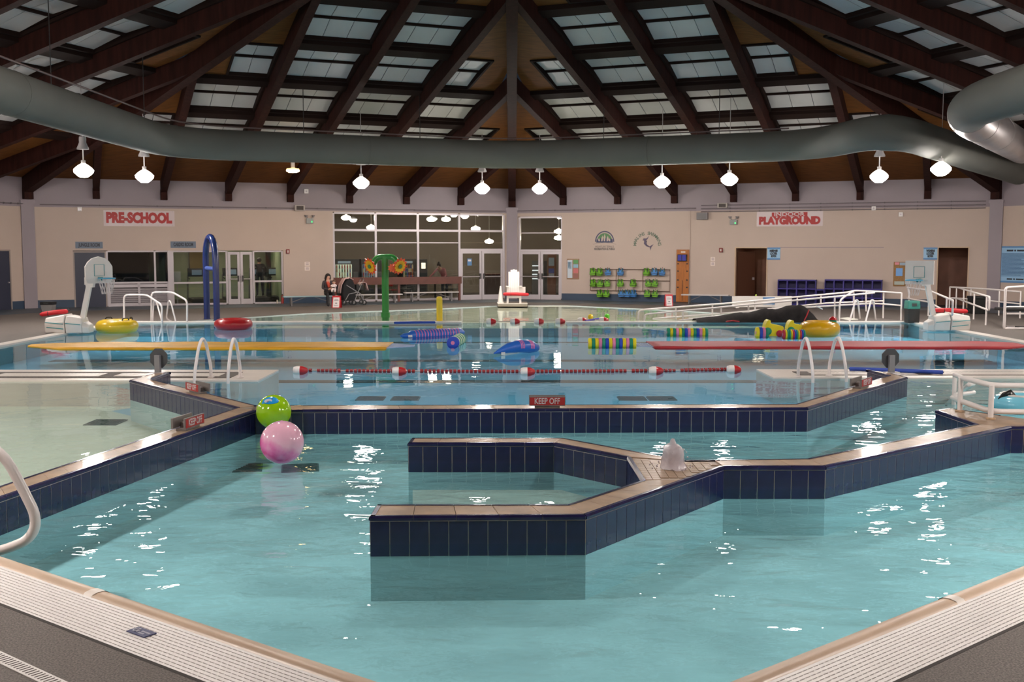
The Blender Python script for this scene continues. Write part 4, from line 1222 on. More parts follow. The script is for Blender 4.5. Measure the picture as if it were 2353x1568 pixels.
# inner tubes
def ring_float(label, px, py, wpx, hpx, m_, handles=True):
    p = at_z(px, py, WATER); s = F_PX / p.y
    r = hpx / s / 2 * 1.02; R = wpx / s / 2 - r
    p.y += R + r * 0.4
    t = thing('swim_ring', label, 'swim ring', (p.x, p.y, WATER))
    M().torus((0, 0, r * 0.72), R, r, 40, 16).build('tube', m_, t)
    M().torus((0, 0, r * 1.7), R, 0.012, 40, 6).build('seam', m_, t)
    if handles:
        for a in (-0.6, 0.6, 2.5):
            q = Vector((R * math.cos(a), R * math.sin(a), r * 1.70)); d = Vector((-math.sin(a), math.cos(a), 0))
            M().tube(round_path([q - d * 0.11, q - d * 0.08 + Vector((0, 0, 0.06)), q + d * 0.08 + Vector((0, 0, 0.06)), q + d * 0.11], 0.04), 0.016, 6).build('grab_handle', BLACK, t)
    return t, R, r
ring_float('yellow inner tube floating beside the white hoop base', 255, 764, 96, 30, YEL)
ring_float('red inner tube floating in front of the blue water arch', 527, 757, 88, 25, REDV, False)
# striped foam rollers
RC = dict(y=mat('foam_yellow', (236, 216, 30), 0.6), g=mat('foam_green', (26, 142, 110), 0.6), p=mat('foam_pink', (226, 132, 176), 0.6), b=mat('foam_blue', (40, 74, 190), 0.6), w=mat('foam_pale', (206, 226, 190), 0.6), r=mat('foam_red', (190, 40, 60), 0.6))
def roller(label, px0, py, px1, r, cols, dy=0.0, hollow=True):
    a = at_z(px0, py, WATER); b = at_z(px1, py, WATER); b.y += dy
    c = (a + b) / 2; L = (b - a).length; rz = math.atan2(b.y - a.y, b.x - a.x)
    t = thing('foam_roller', label, 'foam roller', (c.x, c.y + r * 0.5, WATER + r * 0.55), rz)
    w = L / len(cols)
    for i, ch in enumerate(cols):
        x = -L / 2 + i * w
        M().lathe([(r * 0.3, x + 0.002), (r * 0.93, x + 0.002), (r, x + 0.012), (r, x + w - 0.012), (r * 0.93, x + w - 0.002), (r * 0.3, x + w - 0.002)], 20, ax='X').build('foam_disc', RC[ch], t)
    M().tube([(-L / 2 - 0.004, 0, 0), (L / 2 + 0.004, 0, 0)], r * 0.31, 12).build('core', RC['p'], t)
roller('striped foam roller floating left of the red mat end', 1352, 797, 1462, 0.125, 'ygypgbypgbypgy')
roller('striped foam roller floating behind the red mat', 1533, 770, 1627, 0.115, 'gygpygbpygbpyg')
roller('foam roller with blue round end floating in mid pool', 1040, 797, 1052, 0.145, 'bwgwgwgwg', dy=1.1)
roller('short ring of foam discs at the left of the yellow floats', 1738, 773, 1766, 0.15, 'ybpg')
roller('row of coloured foam discs under the yellow floats', 1800, 776, 1850, 0.13, 'ryggyrbgyrbg')
# blue and pink inflatables
def inflatable(label, px0, py0, px1, py1, rmax, prof, stripes, lift, seed):
    a = at_z(px0, py0, WATER); b = at_z(px1, py1, WATER)
    d = b - a; L = d.length; rz = math.atan2(d.y, d.x)
    t = thing('inflatable_toy', label, 'inflatable', (a.x, a.y, WATER), rz)
    pts = [Vector((L * f, 0, lift * math.sin(PI * f) + rmax * 0.35)) for f, _ in prof]
    M().tube(pts, [rmax * k for _, k in prof], 16).build('body', BLUV, t)
    for f in stripes:
        k = 1.0
        for (f0, k0), (f1, k1) in zip(prof[:-1], prof[1:]):
            if f0 <= f <= f1: k = k0 + (k1 - k0) * (f - f0) / (f1 - f0)
        q = Vector((L * f, 0, lift * math.sin(PI * f) + rmax * 0.35))
        m_ = M(); n = 9; vs, fs = [], []
        for e_ in (-0.012, 0.012):
            for j in range(n):
                an = -0.3 + (PI + 0.6) * j / (n - 1)
                vs.append((q.x + e_ * 1.3, (rmax * k + 0.004) * math.cos(an), q.z + (rmax * k + 0.004) * math.sin(an)))
        m_.add(vs, [(j, j + 1, n + j + 1, n + j) for j in range(n - 1)], True); m_.build('pink_stripe', PINKV, t)
    M().box(L * 0.08, L * 0.16, -rmax * 0.75, -rmax * 0.7, 0.01, 0.07).build('label_patch', WHITE, t)
    return t
inflatable('long blue and pink ribbed inflatable near the middle of the lap pool', 921, 777, 1066, 768, 0.135, [(0, 0.15), (0.05, 0.5), (0.12, 0.55), (0.16, 0.95), (0.5, 1.0), (0.93, 0.9), (1, 0.3)], [0.2 + 0.045 * i for i in range(16)], 0.0, 1)
t = inflatable('leaf shaped blue inflatable with pink swirl beside the striped rollers', 1135, 818, 1238, 806, 0.14, [(0, 0.08), (0.1, 0.35), (0.3, 0.75), (0.55, 1.0), (0.8, 1.0), (0.95, 0.6), (1, 0.15)], [0.5, 0.53, 0.56, 0.72, 0.75, 0.78], 0.10, 2)
# blue foam noodles
def noodle(label, a, b, r=0.035, m_=BLUV, z=None):
    t = thing('foam_noodle', label, 'foam noodle', a)
    mid = (Vector(a) + Vector(b)) / 2 + Vector((0, 0.03, 0))
    M().tube([Vector(a), mid, Vector(b)], r, 12).build('noodle', m_, t, world=True)
    for p in (a, b): M().ball(p, r * 0.4, 8, 6).build('hole_end', mat('noodle_dark', (20, 34, 90), 0.7), t, world=True)
noodle('blue foam noodle lying on the white lip in front of the yellow post', at_z(906, 742, 0.047), at_z(1000, 741, 0.047), 0.036, mat('noodle_blue', (44, 76, 170), 0.6))
noodle('blue foam noodle lying on the right deck pier', at_z(1952, 848, 0.04), at_z(2167, 856, 0.04), 0.036, mat('noodle_blue', (44, 76, 170), 0.6))
noodle('purple foam noodle floating by the small balls', at_z(1345, 738, 0.0), at_z(1385, 731, 0.0), 0.03, mat('noodle_purple', (66, 52, 150), 0.6))
for lab, px, py, m_ in (('small yellow ball floating by the purple noodle', 1357, 733, YEL), ('small green ball floating by the pool ramp', 1395, 732, mat('green_ball', (96, 200, 40), 0.3))):
    p = at_z(px, py, WATER); r = 6.3 * p.y / F_PX
    t = thing('small_ball', lab, 'ball', (p.x, p.y, WATER + r * 0.75))
    M().ball((0, 0, 0), r, 20, 12).build('ball_skin', m_, t); M().torus((0, 0, 0), r, r * 0.03, 24, 6).build('seam', m_, t)
# yellow fin floats and the yellow duck ring
LEM = mat('lemon_foam', (230, 212, 20), 0.45)
def fin_float(label, px, py, wpx, hpx):
    p = at_z(px, py, WATER); s = F_PX / p.y; w, h = wpx / s, hpx / s
    t = thing('fin_float', label, 'float toy', (p.x, p.y, WATER))
    o = [(-0.5, 0.0), (0.42, 0.0), (0.5, 0.12), (0.5, 0.55), (0.40, 0.62), (-0.12, 0.74), (-0.19, 0.80), (-0.20, 0.96), (-0.27, 1.0), (-0.38, 0.92), (-0.46, 0.70), (-0.5, 0.4)]
    M().prism_y([(x * w, z * h) for x, z in o], 0.0, 0.34).build('body', LEM, t, bevel=0.03)
    M().lathe([(0.001, -0.012), (0.10, -0.01), (0.10, 0.0)], 16, (-0.34 * w, -0.005, h * 0.3), ax='Y').build('side_disc', RC['g'], t)
    M().lathe([(0.001, -0.012), (0.09, -0.01), (0.09, 0.0)], 16, (0.28 * w, -0.005, h * 0.16), ax='Y').build('side_disc', RC['r'], t)
fin_float('yellow fin shaped float left of the other yellow float', 1779, 773, 44, 38)
fin_float('yellow fin shaped float touching the big yellow duck ring', 1833, 770, 46, 34)
t, R, r = ring_float('big yellow duck swim ring with eyes and a beak', 1893, 772, 94, 36, mat('duck_yellow', (222, 170, 10), 0.3, coat=0.3), False)
for x, m_, rr in ((0.55, BLACK, 0.055), (0.55, WHITE, 0.035)):
    M().ball((R * x, -R * 0.72, r * 1.5 + (0.01 if m_ is WHITE else 0)), rr, 12, 8, 1, 0.6, 1).build('eye', m_, t)
for dz, m_ in ((0.0, RC['g']), (0.06, REDV)):
    M().lathe([(0.11, 0), (0.09, 0.05), (0.02, 0.09), (0.001, 0.09)], 12, (R * 0.98, -0.1, r * 1.62 + dz)).build('beak', m_, t)
M().ball((-R * 0.35, -R * 0.95, r * 1.45), 0.025, 8, 6).build('valve', BLACK, t)
# blue whale ring at the right edge
p = at_z(2372, 952, WATER)
t = thing('swim_ring', 'pale blue whale swim ring with black fin at the right edge', 'swim ring', (p.x, p.y + 0.3, WATER))
M().torus((0, 0, 0.10), 0.27, 0.125, 40, 14).build('tube', mat('whale_blue', (120, 196, 220), 0.25, coat=0.3), t)
M().torus((0, 0, 0.215), 0.27, 0.03, 40, 8).build('seam', WHITE, t)
f_ = M(); f_.tube([(-0.36, -0.06, 0.17), (-0.30, -0.08, 0.23), (-0.22, -0.1, 0.26), (-0.16, -0.12, 0.21), (-0.10, -0.14, 0.18)], [0.01, 0.035, 0.05, 0.03, 0.006], 10); f_.build('fin', BLACK, t)
M().ball((-0.225, -0.155, 0.265), 0.012, 8, 6).build('eye', WHITE, t)
# bubbling fountain
p = at_z(1547, 1076, WALL_TOP)
t = thing('bubble_fountain', 'foaming white bubbler fountain on the island wall', 'fountain', p)
FOAM = mat('foamy_water', (214, 204, 210), 0.25, vary=0.06, vscale=20)
FOAM.node_tree.nodes['Principled BSDF'].inputs['Alpha'].default_value = 0.6
s = F_PX / p.y
from mathutils import noise as mnoise
def foam(name, prof, seed, seg=28):
    o = M().lathe(prof, seg).build(name, FOAM, t)
    for v in o.data.vertices:
        n = mnoise.noise(v.co * 14 + Vector((seed, 3, 1))); d = Vector((v.co.x, v.co.y, 0))
        if d.length > 1e-5: v.co += d.normalized() * n * 0.035 * min(1, d.length / 0.05)
        v.co.z += 0.02 * mnoise.noise(v.co * 22 + Vector((0, seed, 0)))
pr = [(0.118, 0.0), (0.106, 0.03), (0.098, 0.08), (0.100, 0.13), (0.096, 0.17), (0.080, 0.20), (0.052, 0.215), (0.034, 0.225), (0.028, 0.25), (0.016, 0.268), (0.001, 0.272)]
foam('water_dome', [(a, b) for a, b in pr], 1); foam('water_core', [(a * 0.62, b * 0.93) for a, b in pr], 5)
sk = M()
for i in range(60):
    a = random.random() * 2 * PI; q = 0.10 + abs(random.gauss(0, 0.06))
    sk.ball((q * math.cos(a), q * math.sin(a), random.random() * 0.012 + 0.004 if q > 0.15 else random.random() * 0.2), random.uniform(0.003, 0.009), 6, 4)
o = sk.build('droplets', FOAM, t); o['kind'] = 'stuff'
# drains under water and a submerged bench inside the island
DRN = mat('dark_drain', (92, 112, 110), 0.6)
def drain(label, px, py, z, w, d, rz=0.0, round_=False):
    p = at_z(px, py, z); t = thing('floor_drain', label, 'drain', p, rz)
    if round_:
        M().lathe([(w / 2, 0.0), (w / 2, 0.015), (w / 2 - 0.02, 0.02), (0.001, 0.022)], 20).build('cover', DRN, t)
    else:
        M().box(-w / 2, w / 2, -d / 2, d / 2, 0, 0.012).build('cover', DRN, t)
        for i in range(7): M().box(-w / 2 + 0.02, w / 2 - 0.02, -d / 2 + d * (i + 0.5) / 7 - 0.008, -d / 2 + d * (i + 0.5) / 7 + 0.008, 0.012, 0.02).build('bar', DRN, t)
drain('small dark round drain under water beside the left divider wall', 474, 1040, -0.47, 0.2, 0.2, 0, True)
drain('square drain grate under water left of the pink ball', 560, 1077, -0.47, 0.45, 0.45, 0.2)
drain('square drain grate under water just below the pink ball', 690, 1077, -0.47, 0.45, 0.45, 0.2)
drain('small dark round drain under water at the far right', 2302, 1045, -0.47, 0.22, 0.2, 0, True)
drain('pale drain grate under water in the pale left pool', 243, 972, -0.45, 0.5, 0.5, 0)
for i, px in enumerate((852, 932, 1452, 1520)):
    drain(('leftmost', 'second', 'third', 'rightmost')[i] + ' of four drain grates on the lap pool floor', px, 917, -0.45, 0.5, 0.45, 0)
q = [at_z(x, y, 0) for x, y in ((948, 1073), (1290, 1073), (1420, 1105), (1440, 1122), (1290, 1118), (948, 1118))]
t = thing('submerged_bench', 'pale seat ledge under water inside the fork shaped wall', 'pool bench', (q[0].x, q[0].y, 0))
M().prism([(v.x - q[0].x, v.y - q[0].y) for v in q], -0.46, -0.24).build('seat_ledge', mat('ledge_plaster', (220, 206, 190), 0.6), t)
M().prism([(v.x - q[0].x, v.y - q[0].y) for v in (q[5], q[4], q[4] + Vector((0, 0.07, 0)), q[5] + Vector((0, 0.07, 0)))], -0.24, -0.225).build('edge_strip', mat('edge_teal', (90, 170, 170), 0.5), t)

# ================================================================== rails and ladders
RAILW = mat('white_rail', (230, 222, 220), 0.3, coat=0.2)
def arch_ladder(label, feet, h=0.70):
    """two arched hand rails: (front foot in water, back foot on deck) picture points each"""
    b0 = at_z(*feet[0][1], 0)
    t = thing('ladder_rail', label, 'pool ladder', (b0.x, b0.y, 0))
    fr = []
    for f, b in feet:
        a, c = at_z(*f, WATER), at_z(*b, 0.0)
        d = c - a; d.z = 0; L = d.length; d = d.normalized()
        pts = [Vector((a.x, a.y, -0.44)), Vector((a.x, a.y, 0.12)), a + d * L * 0.30 + Vector((0, 0, h * 0.86)), a + d * L * 0.52 + Vector((0, 0, h + 0.05)), a + d * L * 0.74 + Vector((0, 0, h * 0.92)), Vector((c.x, c.y, 0.20)), Vector((c.x, c.y, 0.0))]
        ar = M().tube(round_path(pts, 0.16, 4), 0.027, 10).build('arched_rail', RAILW, t, world=True)
        nest(M().lathe([(0.06, 0.0), (0.06, 0.012), (0.034, 0.022)], 14, (c.x, c.y, 0.0)).build('foot_flange', RAILW, t, world=True), ar)
        fr.append(a)
    for i in range(3):
        z = -0.10 - 0.12 * i
        M().bar(fr[0] + Vector((0, 0.03, z)), fr[1] + Vector((0, 0.03, z)), 0.09, 0.025).build('step', mat('steel_step', (120, 130, 136), 0.4), t, world=True)
arch_ladder('pair of white arched ladder rails on the left deck pier', [((447, 882), (485, 868)), ((524, 882), (552, 868))])
arch_ladder('pair of white arched ladder rails on the right deck pier', [((1868, 880), (1834, 866)), ((1945, 878), (1905, 864))])
def path_rail(label, name, paths, r=0.025, base=None, m_=RAILW, cat='hand rail', joints=()):
    o0 = base or paths[0][0]
    t = thing(name, label, cat, (o0[0], o0[1], 0))
    for p in paths: M().tube(round_path(p, 0.14, 4), r, 10).build('rail_tube', m_, t, world=True)
    return t
Y = lambda px, py, y: at_y(px, py, y)
# stair rails at the far left
path_rail('tall white bent stair rail behind the yellow ring', 'stair_rail', [[Y(285, 742, 32.9), Y(285, 678, 32.9), Y(337, 678, 32.9), Y(372, 701, 32.4), Y(372, 744, 32.4)]], 0.03)
path_rail('tall white bent stair rail nearer the blue water arch', 'stair_rail', [[Y(348, 742, 33.0), Y(348, 672, 33.0), Y(396, 672, 33.0), Y(430, 691, 32.5), Y(430, 744, 32.5)]], 0.03)
path_rail('small white looped ladder rail between the tall stair rails', 'ladder_loop', [[Y(351, 741, 32.95), Y(353, 692, 32.95), Y(359, 692, 32.8), Y(374, 745, 32.4)]], 0.024)
path_rail('small white looped ladder rail right of the other loop', 'ladder_loop', [[Y(405, 744, 32.5), Y(392, 692, 32.6), Y(387, 692, 32.8), Y(382, 735, 33.0), Y(402, 741, 33.1)]], 0.024)
# ramp into the beach pool with rails on both sides
ta = path_rail('long white ramp rail rising along the far side of the pool ramp', 'ramp_rail', [
    [Y(1466, 741, 34.4), Y(1468, 714, 34.4), Y(1478, 712, 34.4), Y(1684, 696.5, 34.4), Y(1950, 672, 34.4), Y(1962, 668, 34.6), Y(2031, 671, 34.6)],
    [Y(1500, 733, 34.4), Y(1684, 719, 34.4), Y(1900, 697, 34.4), Y(2028, 692, 34.6)]], 0.028)
tb = path_rail('long white ramp rail rising along the near side of the pool ramp', 'ramp_rail', [
    [Y(1480, 742, 33.2), Y(1482, 724, 33.2), Y(1490, 722, 33.2), Y(1684, 704, 33.2), Y(1940, 680, 33.2), Y(2010, 673, 33.2)],
    [Y(1560, 737, 33.2), Y(1640, 728, 33.2), Y(1780, 711, 33.2), Y(2010, 697, 33.2)]], 0.028)
for t_, pts, y in ((ta, [(1553, 708, 737), (1637, 700, 727), (1735, 692, 714), (1832, 684, 706), (1886, 678, 700), (1990, 670, 716)], 34.4), (tb, [(1569, 715, 737), (1657, 707, 723), (1720, 701, 714), (1832, 692, 734), (1918, 684, 735)], 33.2)):
    for px, a, b in pts: M().tube([Y(px, a, y), Y(px, b, y)], 0.026, 8).build('post', RAILW, t_, world=True)
t = thing('pool_ramp', 'pale sloping ramp slab running down into the beach pool', 'ramp', (8, 33.8, 0))
a, b = Y(1470, 760, 33.8), Y(1960, 744, 33.8)
m_ = M(); m_.add([(a.x, 33.3, -0.62), (b.x, 33.3, 0.03), (b.x, 34.3, 0.03), (a.x, 34.3, -0.62), (a.x, 33.3, -0.8), (b.x, 33.3, -0.8), (b.x, 34.3, -0.8), (a.x, 34.3, -0.8)], [(0, 1, 2, 3), (0, 4, 5, 1), (2, 6, 7, 3), (0, 3, 7, 4), (1, 5, 6, 2)])
m_.build('ramp_slab', mat('ramp_plaster', (198, 196, 186), 0.6), t, world=True)
path_rail('white bent ladder rail rising by the tarp end', 'ladder_rail', [[Y(1928, 741, 32.9), Y(1930, 690, 32.9), Y(1944, 680, 33.1), Y(1962, 669, 33.6), Y(1962, 740, 33.6)]], 0.028)
path_rail('slanted white stair rail loop left of the green bin', 'ladder_loop', [[Y(1951, 743, 32.6), Y(1966, 690, 32.8), Y(1971, 690, 32.8), Y(1976, 732, 33.0)]], 0.026)
path_rail('slanted white stair rail loop nearest the green bin', 'ladder_loop', [[Y(1988, 743, 32.6), Y(2002, 690, 32.8), Y(2007, 690, 32.8), Y(2012, 735, 33.0)]], 0.026)
def ground_rail(label, pts, posts, z=0.85, mid=0.46, loop=False, r=0.028):
    top = [at_z(x, y, z) for x, y in pts]
    low = [Vector((p.x, p.y, mid)) for p in top]
    t = thing('guard_rail', label, 'hand rail', (top[0].x, top[0].y, 0))
    if loop:
        e = (top[-1] - top[-2]).normalized() * 0.18
        M().tube(round_path(top + [top[-1] + e, low[-1] + e] + list(reversed(low)), 0.17, 5), r, 10).build('looped_rail', RAILW, t, world=True)
    else:
        M().tube(round_path(top, 0.15, 4), r, 10).build('top_rail', RAILW, t, world=True)
        M().tube(low, r * 0.9, 10).build('mid_rail', RAILW, t, world=True)
    for i in posts:
        n = int(i); f = i - n
        q = top[n].lerp(top[min(n + 1, len(top) - 1)], f)
        M().tube([(q.x, q.y, z), (q.x, q.y, 0)], r * 0.95, 8).build('post', RAILW, t, world=True)
ground_rail('short straight white guard rail left of the green bin', [(1990, 670), (2031, 671), (2072, 674)], [1, 2])
ground_rail('white guard rail with looped end behind the right hoop', [(2085, 661), (2135, 667.5), (2188, 690)], [0.1, 1.0, 1.8], loop=True)
ground_rail('white guard rail with looped end left of the black bin', [(2183, 660), (2200, 661), (2272, 682)], [0, 0.9, 1.25, 1.6, 1.95], loop=True)
ground_rail('long white guard rail along the wall under the rules board', [(2190, 660), (2260, 664), (2346, 671)], [0.6, 1.45, 2], loop=False)
# big white grab rail at the near left corner
gp = [at_y(x, y, 7.75) for x, y in ((-190, 985), (-40, 1012), (12, 1050), (48, 1115), (80, 1180), (82, 1215), (62, 1243), (0, 1268))]
gp += [gp[-1] + Vector((-0.35, -0.1, -0.03)), gp[-1] + Vector((-0.50, -0.16, -0.10))]
t = path_rail('thick white curved grab rail at the near left corner', 'grab_rail', [gp], 0.038)
M().lathe([(0.08, 0), (0.08, 0.02), (0.045, 0.03)], 16, (gp[-1].x, gp[-1].y, 0)).build('foot_flange', RAILW, t, world=True)
M().tube([gp[0], gp[0] + Vector((-0.3, 0, -0.3)), Vector((gp[0].x - 0.3, gp[0].y, 0.0))], 0.038, 10).build('rear_leg', RAILW, t, world=True)
# white railing on the island landing at the right
b3, b2 = at_z(2278, 963, WALL_TOP), at_z(2208, 946, WALL_TOP)
b1 = at_z(2196, 930, WATER); b4 = b3 + Vector((1.3, -0.10, 0))
T = lambda b, py, px: Vector((at_y(px, py, b.y).x, b.y, at_y(px, py, b.y).z))
t3, t2, t1 = T(b3, 886, 2279), T(b2, 868, 2208), T(b1, 862, 2194)
l3, l2, l1 = T(b3, 946, 2277), T(b2, 922, 2208), T(b1, 914, 2188)
t = path_rail('white tubular railing on the tiled landing at the right edge', 'landing_rail', [
    [t1, t2, t3, Vector((t3.x + 1.3, t3.y - 0.1, t3.z))], [l1, l2, l3, Vector((l3.x + 1.3, l3.y - 0.1, l3.z))]], 0.033, base=b3)
for b, q in ((b3, t3), (b2, t2), (b4, Vector((t3.x + 1.3, t3.y - 0.1, t3.z)))):
    M().tube([Vector((q.x, q.y, b.z)), q], 0.032, 10).build('post', RAILW, t, world=True)
    M().lathe([(0.055, 0), (0.055, 0.012), (0.034, 0.02)], 14, (q.x, q.y, b.z)).build('foot_flange', mat('rusty_flange', (170, 140, 110), 0.6, vary=0.3, vscale=30), t, world=True)
M().tube([Vector((t1.x, t1.y, -0.45)), t1], 0.031, 10).build('post', RAILW, t, world=True)
path_rail('white ladder rail standing in the water behind the landing', 'ladder_rail', [
    [at_z(2226, 948, -0.45) + Vector((0, 0.9, 0)), at_y(2226, 884, b2.y + 0.9), at_y(2238, 883, b2.y + 1.1), at_z(2239, 940, -0.45) + Vector((0, 1.1, 0))], [at_y(2196, 908, b2.y + 0.7), at_y(2238, 902, b2.y + 1.1)]], 0.028)

# ================================================================== things on the deck
TEAL = mat('teal_paint', (44, 150, 156), 0.4)
def hoop_stand(label, px, py, flip, fan, ang):
    """portable basketball stand; local x runs from the back of the tank to the pole end"""
    p = at_z(px, py, 0); p.y += 0.35
    t = thing('basketball_stand', label, 'basketball hoop', p)
    sx = -1 if flip else 1
    def loft(x0, x1, w0, w1, hts):
        vs = []
        for (x, w, h) in ((x0, w0, hts[0]), (x1, w1, hts[1])):
            vs += [(sx * x, -w / 2 * 0.86, 0), (sx * x, w / 2 * 0.86, 0), (sx * x, w / 2, h * 0.62), (sx * x, w / 2 * 0.72, h), (sx * x, -w / 2 * 0.72, h), (sx * x, -w / 2, h * 0.62)]
        n = 6; fs = [(i, (i + 1) % n, n + (i + 1) % n, n + i) for i in range(n)] + [tuple(reversed(range(n))), tuple(range(n, 2 * n))]
        return M().add(vs, fs if not flip else [tuple(reversed(f)) for f in fs])
    loft(-0.56, -0.01, 0.54, 0.70, (0.40, 0.50)).build('tank_half', WHITEP, t, bevel=0.03)
    loft(0.01, 0.42, 0.70, 0.56, (0.47, 0.40)).build('tank_half', WHITEP, t, bevel=0.03)
    loft(0.42, 0.57, 0.54, 0.40, (0.30, 0.22)).build('tank_nose', WHITEP, t, bevel=0.02)
    for x0, x1, w0, w1, z in ((-0.53, -0.03, 0.55, 0.70, 0.26), (-0.50, -0.03, 0.51, 0.66, 0.13), (0.03, 0.40, 0.70, 0.57, 0.24)):
        M().bar((sx * x0, -w0 / 2 - 0.008, z + 0.03), (sx * x1, -w1 / 2 - 0.008, z - 0.01), 0.012, 0.018).build('teal_stripe', TEAL, t)
    a, b = Vector((sx * 0.36, 0, 0.38)), Vector((sx * 0.62, 0.0, 1.52))
    M().bar(a, b, 0.13, 0.10, up=(0, 1, 0)).build('pole', WHITEP, t)
    M().bar(b - Vector((sx * 0.04, 0, 0.30)), b + Vector((sx * 0.03, 0, 0.10)), 0.19, 0.16, up=(0, 1, 0)).build('pole_sleeve', WHITEP, t)
    M().tube([b + Vector((-sx * 0.16, 0, -0.05)), b + Vector((-sx * 0.16, 0, -0.25))], 0.03, 8).build('adjust_lever', WHITEP, t)
    f = Vector((sx * math.sin(ang), -math.cos(ang), 0)); side = Vector((math.cos(ang), sx * math.sin(ang), 0))
    c = b + f * 0.22 + Vector((sx * 0.06, 0, 0.13 if fan else 0.06))
    M().bar(b + Vector((0, 0, -0.10)), c + Vector((0, 0, -0.18)), 0.07, 0.07).build('arm', WHITEP, t)
    W_ = 0.88 if fan else 0.80
    if fan: out = [(-0.40, -0.38), (0.40, -0.38), (0.47, -0.25), (0.47, 0.12), (0.36, 0.27), (0.22, 0.37), (0.0, 0.42), (-0.22, 0.37), (-0.36, 0.27), (-0.47, 0.12), (-0.47, -0.25)]
    else: out = [(-0.5, -0.40), (0.5, -0.40), (0.5, 0.40), (-0.5, 0.40)]
    q = M().prism_y([(x * W_, z * W_) for x, z in out], -0.02, 0.02)
    R = Matrix((side, -f, Vector((0, 0, 1)))).transposed()
    def place(mb): mb.v = [tuple(R @ Vector(v) + c) for v in mb.v]; return mb
    bo = place(q).build('backboard', WHITEP, t)
    sq = M(); w = 0.15
    for a_, b_ in (((-w, -0.14), (w, -0.14)), ((w, -0.14), (w, 0.16)), ((w, 0.16), (-w, 0.16)), ((-w, 0.16), (-w, -0.14))):
        sq.bar((a_[0], -0.024, a_[1]), (b_[0], -0.024, b_[1]), 0.008, 0.018, up=(0, 1, 0))
    nest(place(sq).build('target_square', TEAL, t), bo)
    br = M().box(-0.05, 0.05, -0.10, -0.02, -0.26, -0.17); place(br).build('rim_bracket', TEAL, t)
    rm = place(M().torus((0, -0.32, -0.20), 0.215, 0.014, 28, 8)).build('rim', mat('rim_blue', (70, 160, 196), 0.4), t)
    nt_ = M()
    for i in range(14):
        a1 = 2 * PI * i / 14
        for s_ in (0.6, -0.6):
            pts = [(0.21 * (1 - 0.4 * k / 4) * math.cos(a1 + s_ * k / 4), -0.32 + 0.21 * (1 - 0.4 * k / 4) * math.sin(a1 + s_ * k / 4), -0.21 - 0.40 * k / 4) for k in range(5)]
            nt_.tube(pts, 0.005, 4, caps=False)
    o = place(nt_).build('net', mat('net_cord', (214, 206, 204), 0.8), t); o['kind'] = 'stuff'; nest(o, rm)
    return t, p
hoop_stand('white basketball stand with rounded fan backboard at the left poolside', 148, 767, False, True, 1.0)
hoop_stand('white basketball stand with square backboard at the right poolside', 2186, 761, True, False, 0.80)
def rescue_tube(label, a, b):
    t = thing('rescue_tube', label, 'rescue tube', (a[0], a[1], a[2]))
    a, b = Vector(a), Vector(b); d = (b - a).normalized()
    M().tube([a, a + d * 0.05, a + (b - a) * 0.5 + Vector((0, 0, 0.012)), b - d * 0.05, b], [0.03, 0.062, 0.065, 0.062, 0.03], 12).build('foam_tube', mat('rescue_red', (196, 28, 40), 0.45), t, world=True)
    M().tube([b, b + d * 0.06 + Vector((0, 0, 0.03)), b + d * 0.02 + Vector((0, 0, 0.06))], 0.012, 6).build('clip', BLACK, t, world=True)
    M().torus(a + (b - a) * 0.3, 0.066, 0.008, 16, 6, ax='X').build('strap', BLACK, t, world=True)
rescue_tube('red rescue tube lying on the left hoop base', (-12.72, 28.70, 0.455), (-11.98, 28.74, 0.545))
rescue_tube('red rescue tube lying on the right hoop base', (11.66, 29.45, 0.53), (12.58, 29.40, 0.50))
# bins
def bin_(name, label, px, py, wpx, hpx, body_m, lid_m, lid_frac, taper=0.85, flared=False):
    p = at_z(px, py, 0); s = F_PX / p.y; w, h = wpx / s, hpx / s
    t = thing(name, label, 'bin', (p.x, p.y + w / 2, 0))
    hb = h * (1 - lid_frac)
    def fr(z0, w0, z1, w1):
        vs = [(x * w_ / 2, y * w_ / 2, z) for z, w_ in ((z0, w0), (z1, w1)) for x, y in ((-1, -1), (1, -1), (1, 1), (-1, 1))]
        return M().add(vs, [(3, 2, 1, 0), (4, 5, 6, 7), (0, 1, 5, 4), (1, 2, 6, 5), (2, 3, 7, 6), (3, 0, 4, 7)])
    fr(0, w * taper, hb, w * 0.96).build('bin_body', body_m, t, bevel=0.012)
    fr(hb, w * 1.02, h, w * (1.02 if flared else 0.94)).build('bin_lid', lid_m, t, bevel=0.012)
    M().box(-w * 0.2, w * 0.2, -w * 0.525, -w * 0.48, hb + (h - hb) * 0.35, hb + (h - hb) * 0.7).build('lid_flap', mat('flap_' + label[:4], (60, 64, 64), 0.5), t)
bin_('waste_bin', 'grey waste bin lined with a black bag by the left column', 106, 719.5, 27, 25, mat('bin_grey', (128, 124, 124), 0.5), mat('bag_black', (22, 22, 26), 0.35), 0.26, 0.78, True)
bin_('waste_bin', 'black waste bin with a green lid beside the pool ramp', 2100, 743, 28, 51, mat('bin_black', (22, 24, 24), 0.5), mat('bin_green', (44, 118, 106), 0.4), 0.36, 0.92)
bin_('waste_bin', 'large black waste bin standing behind the guard rails', 2250, 722, 32, 41, mat('bin_black', (22, 24, 24), 0.5), mat('bag_black', (22, 22, 26), 0.35), 0.16, 0.92, True)
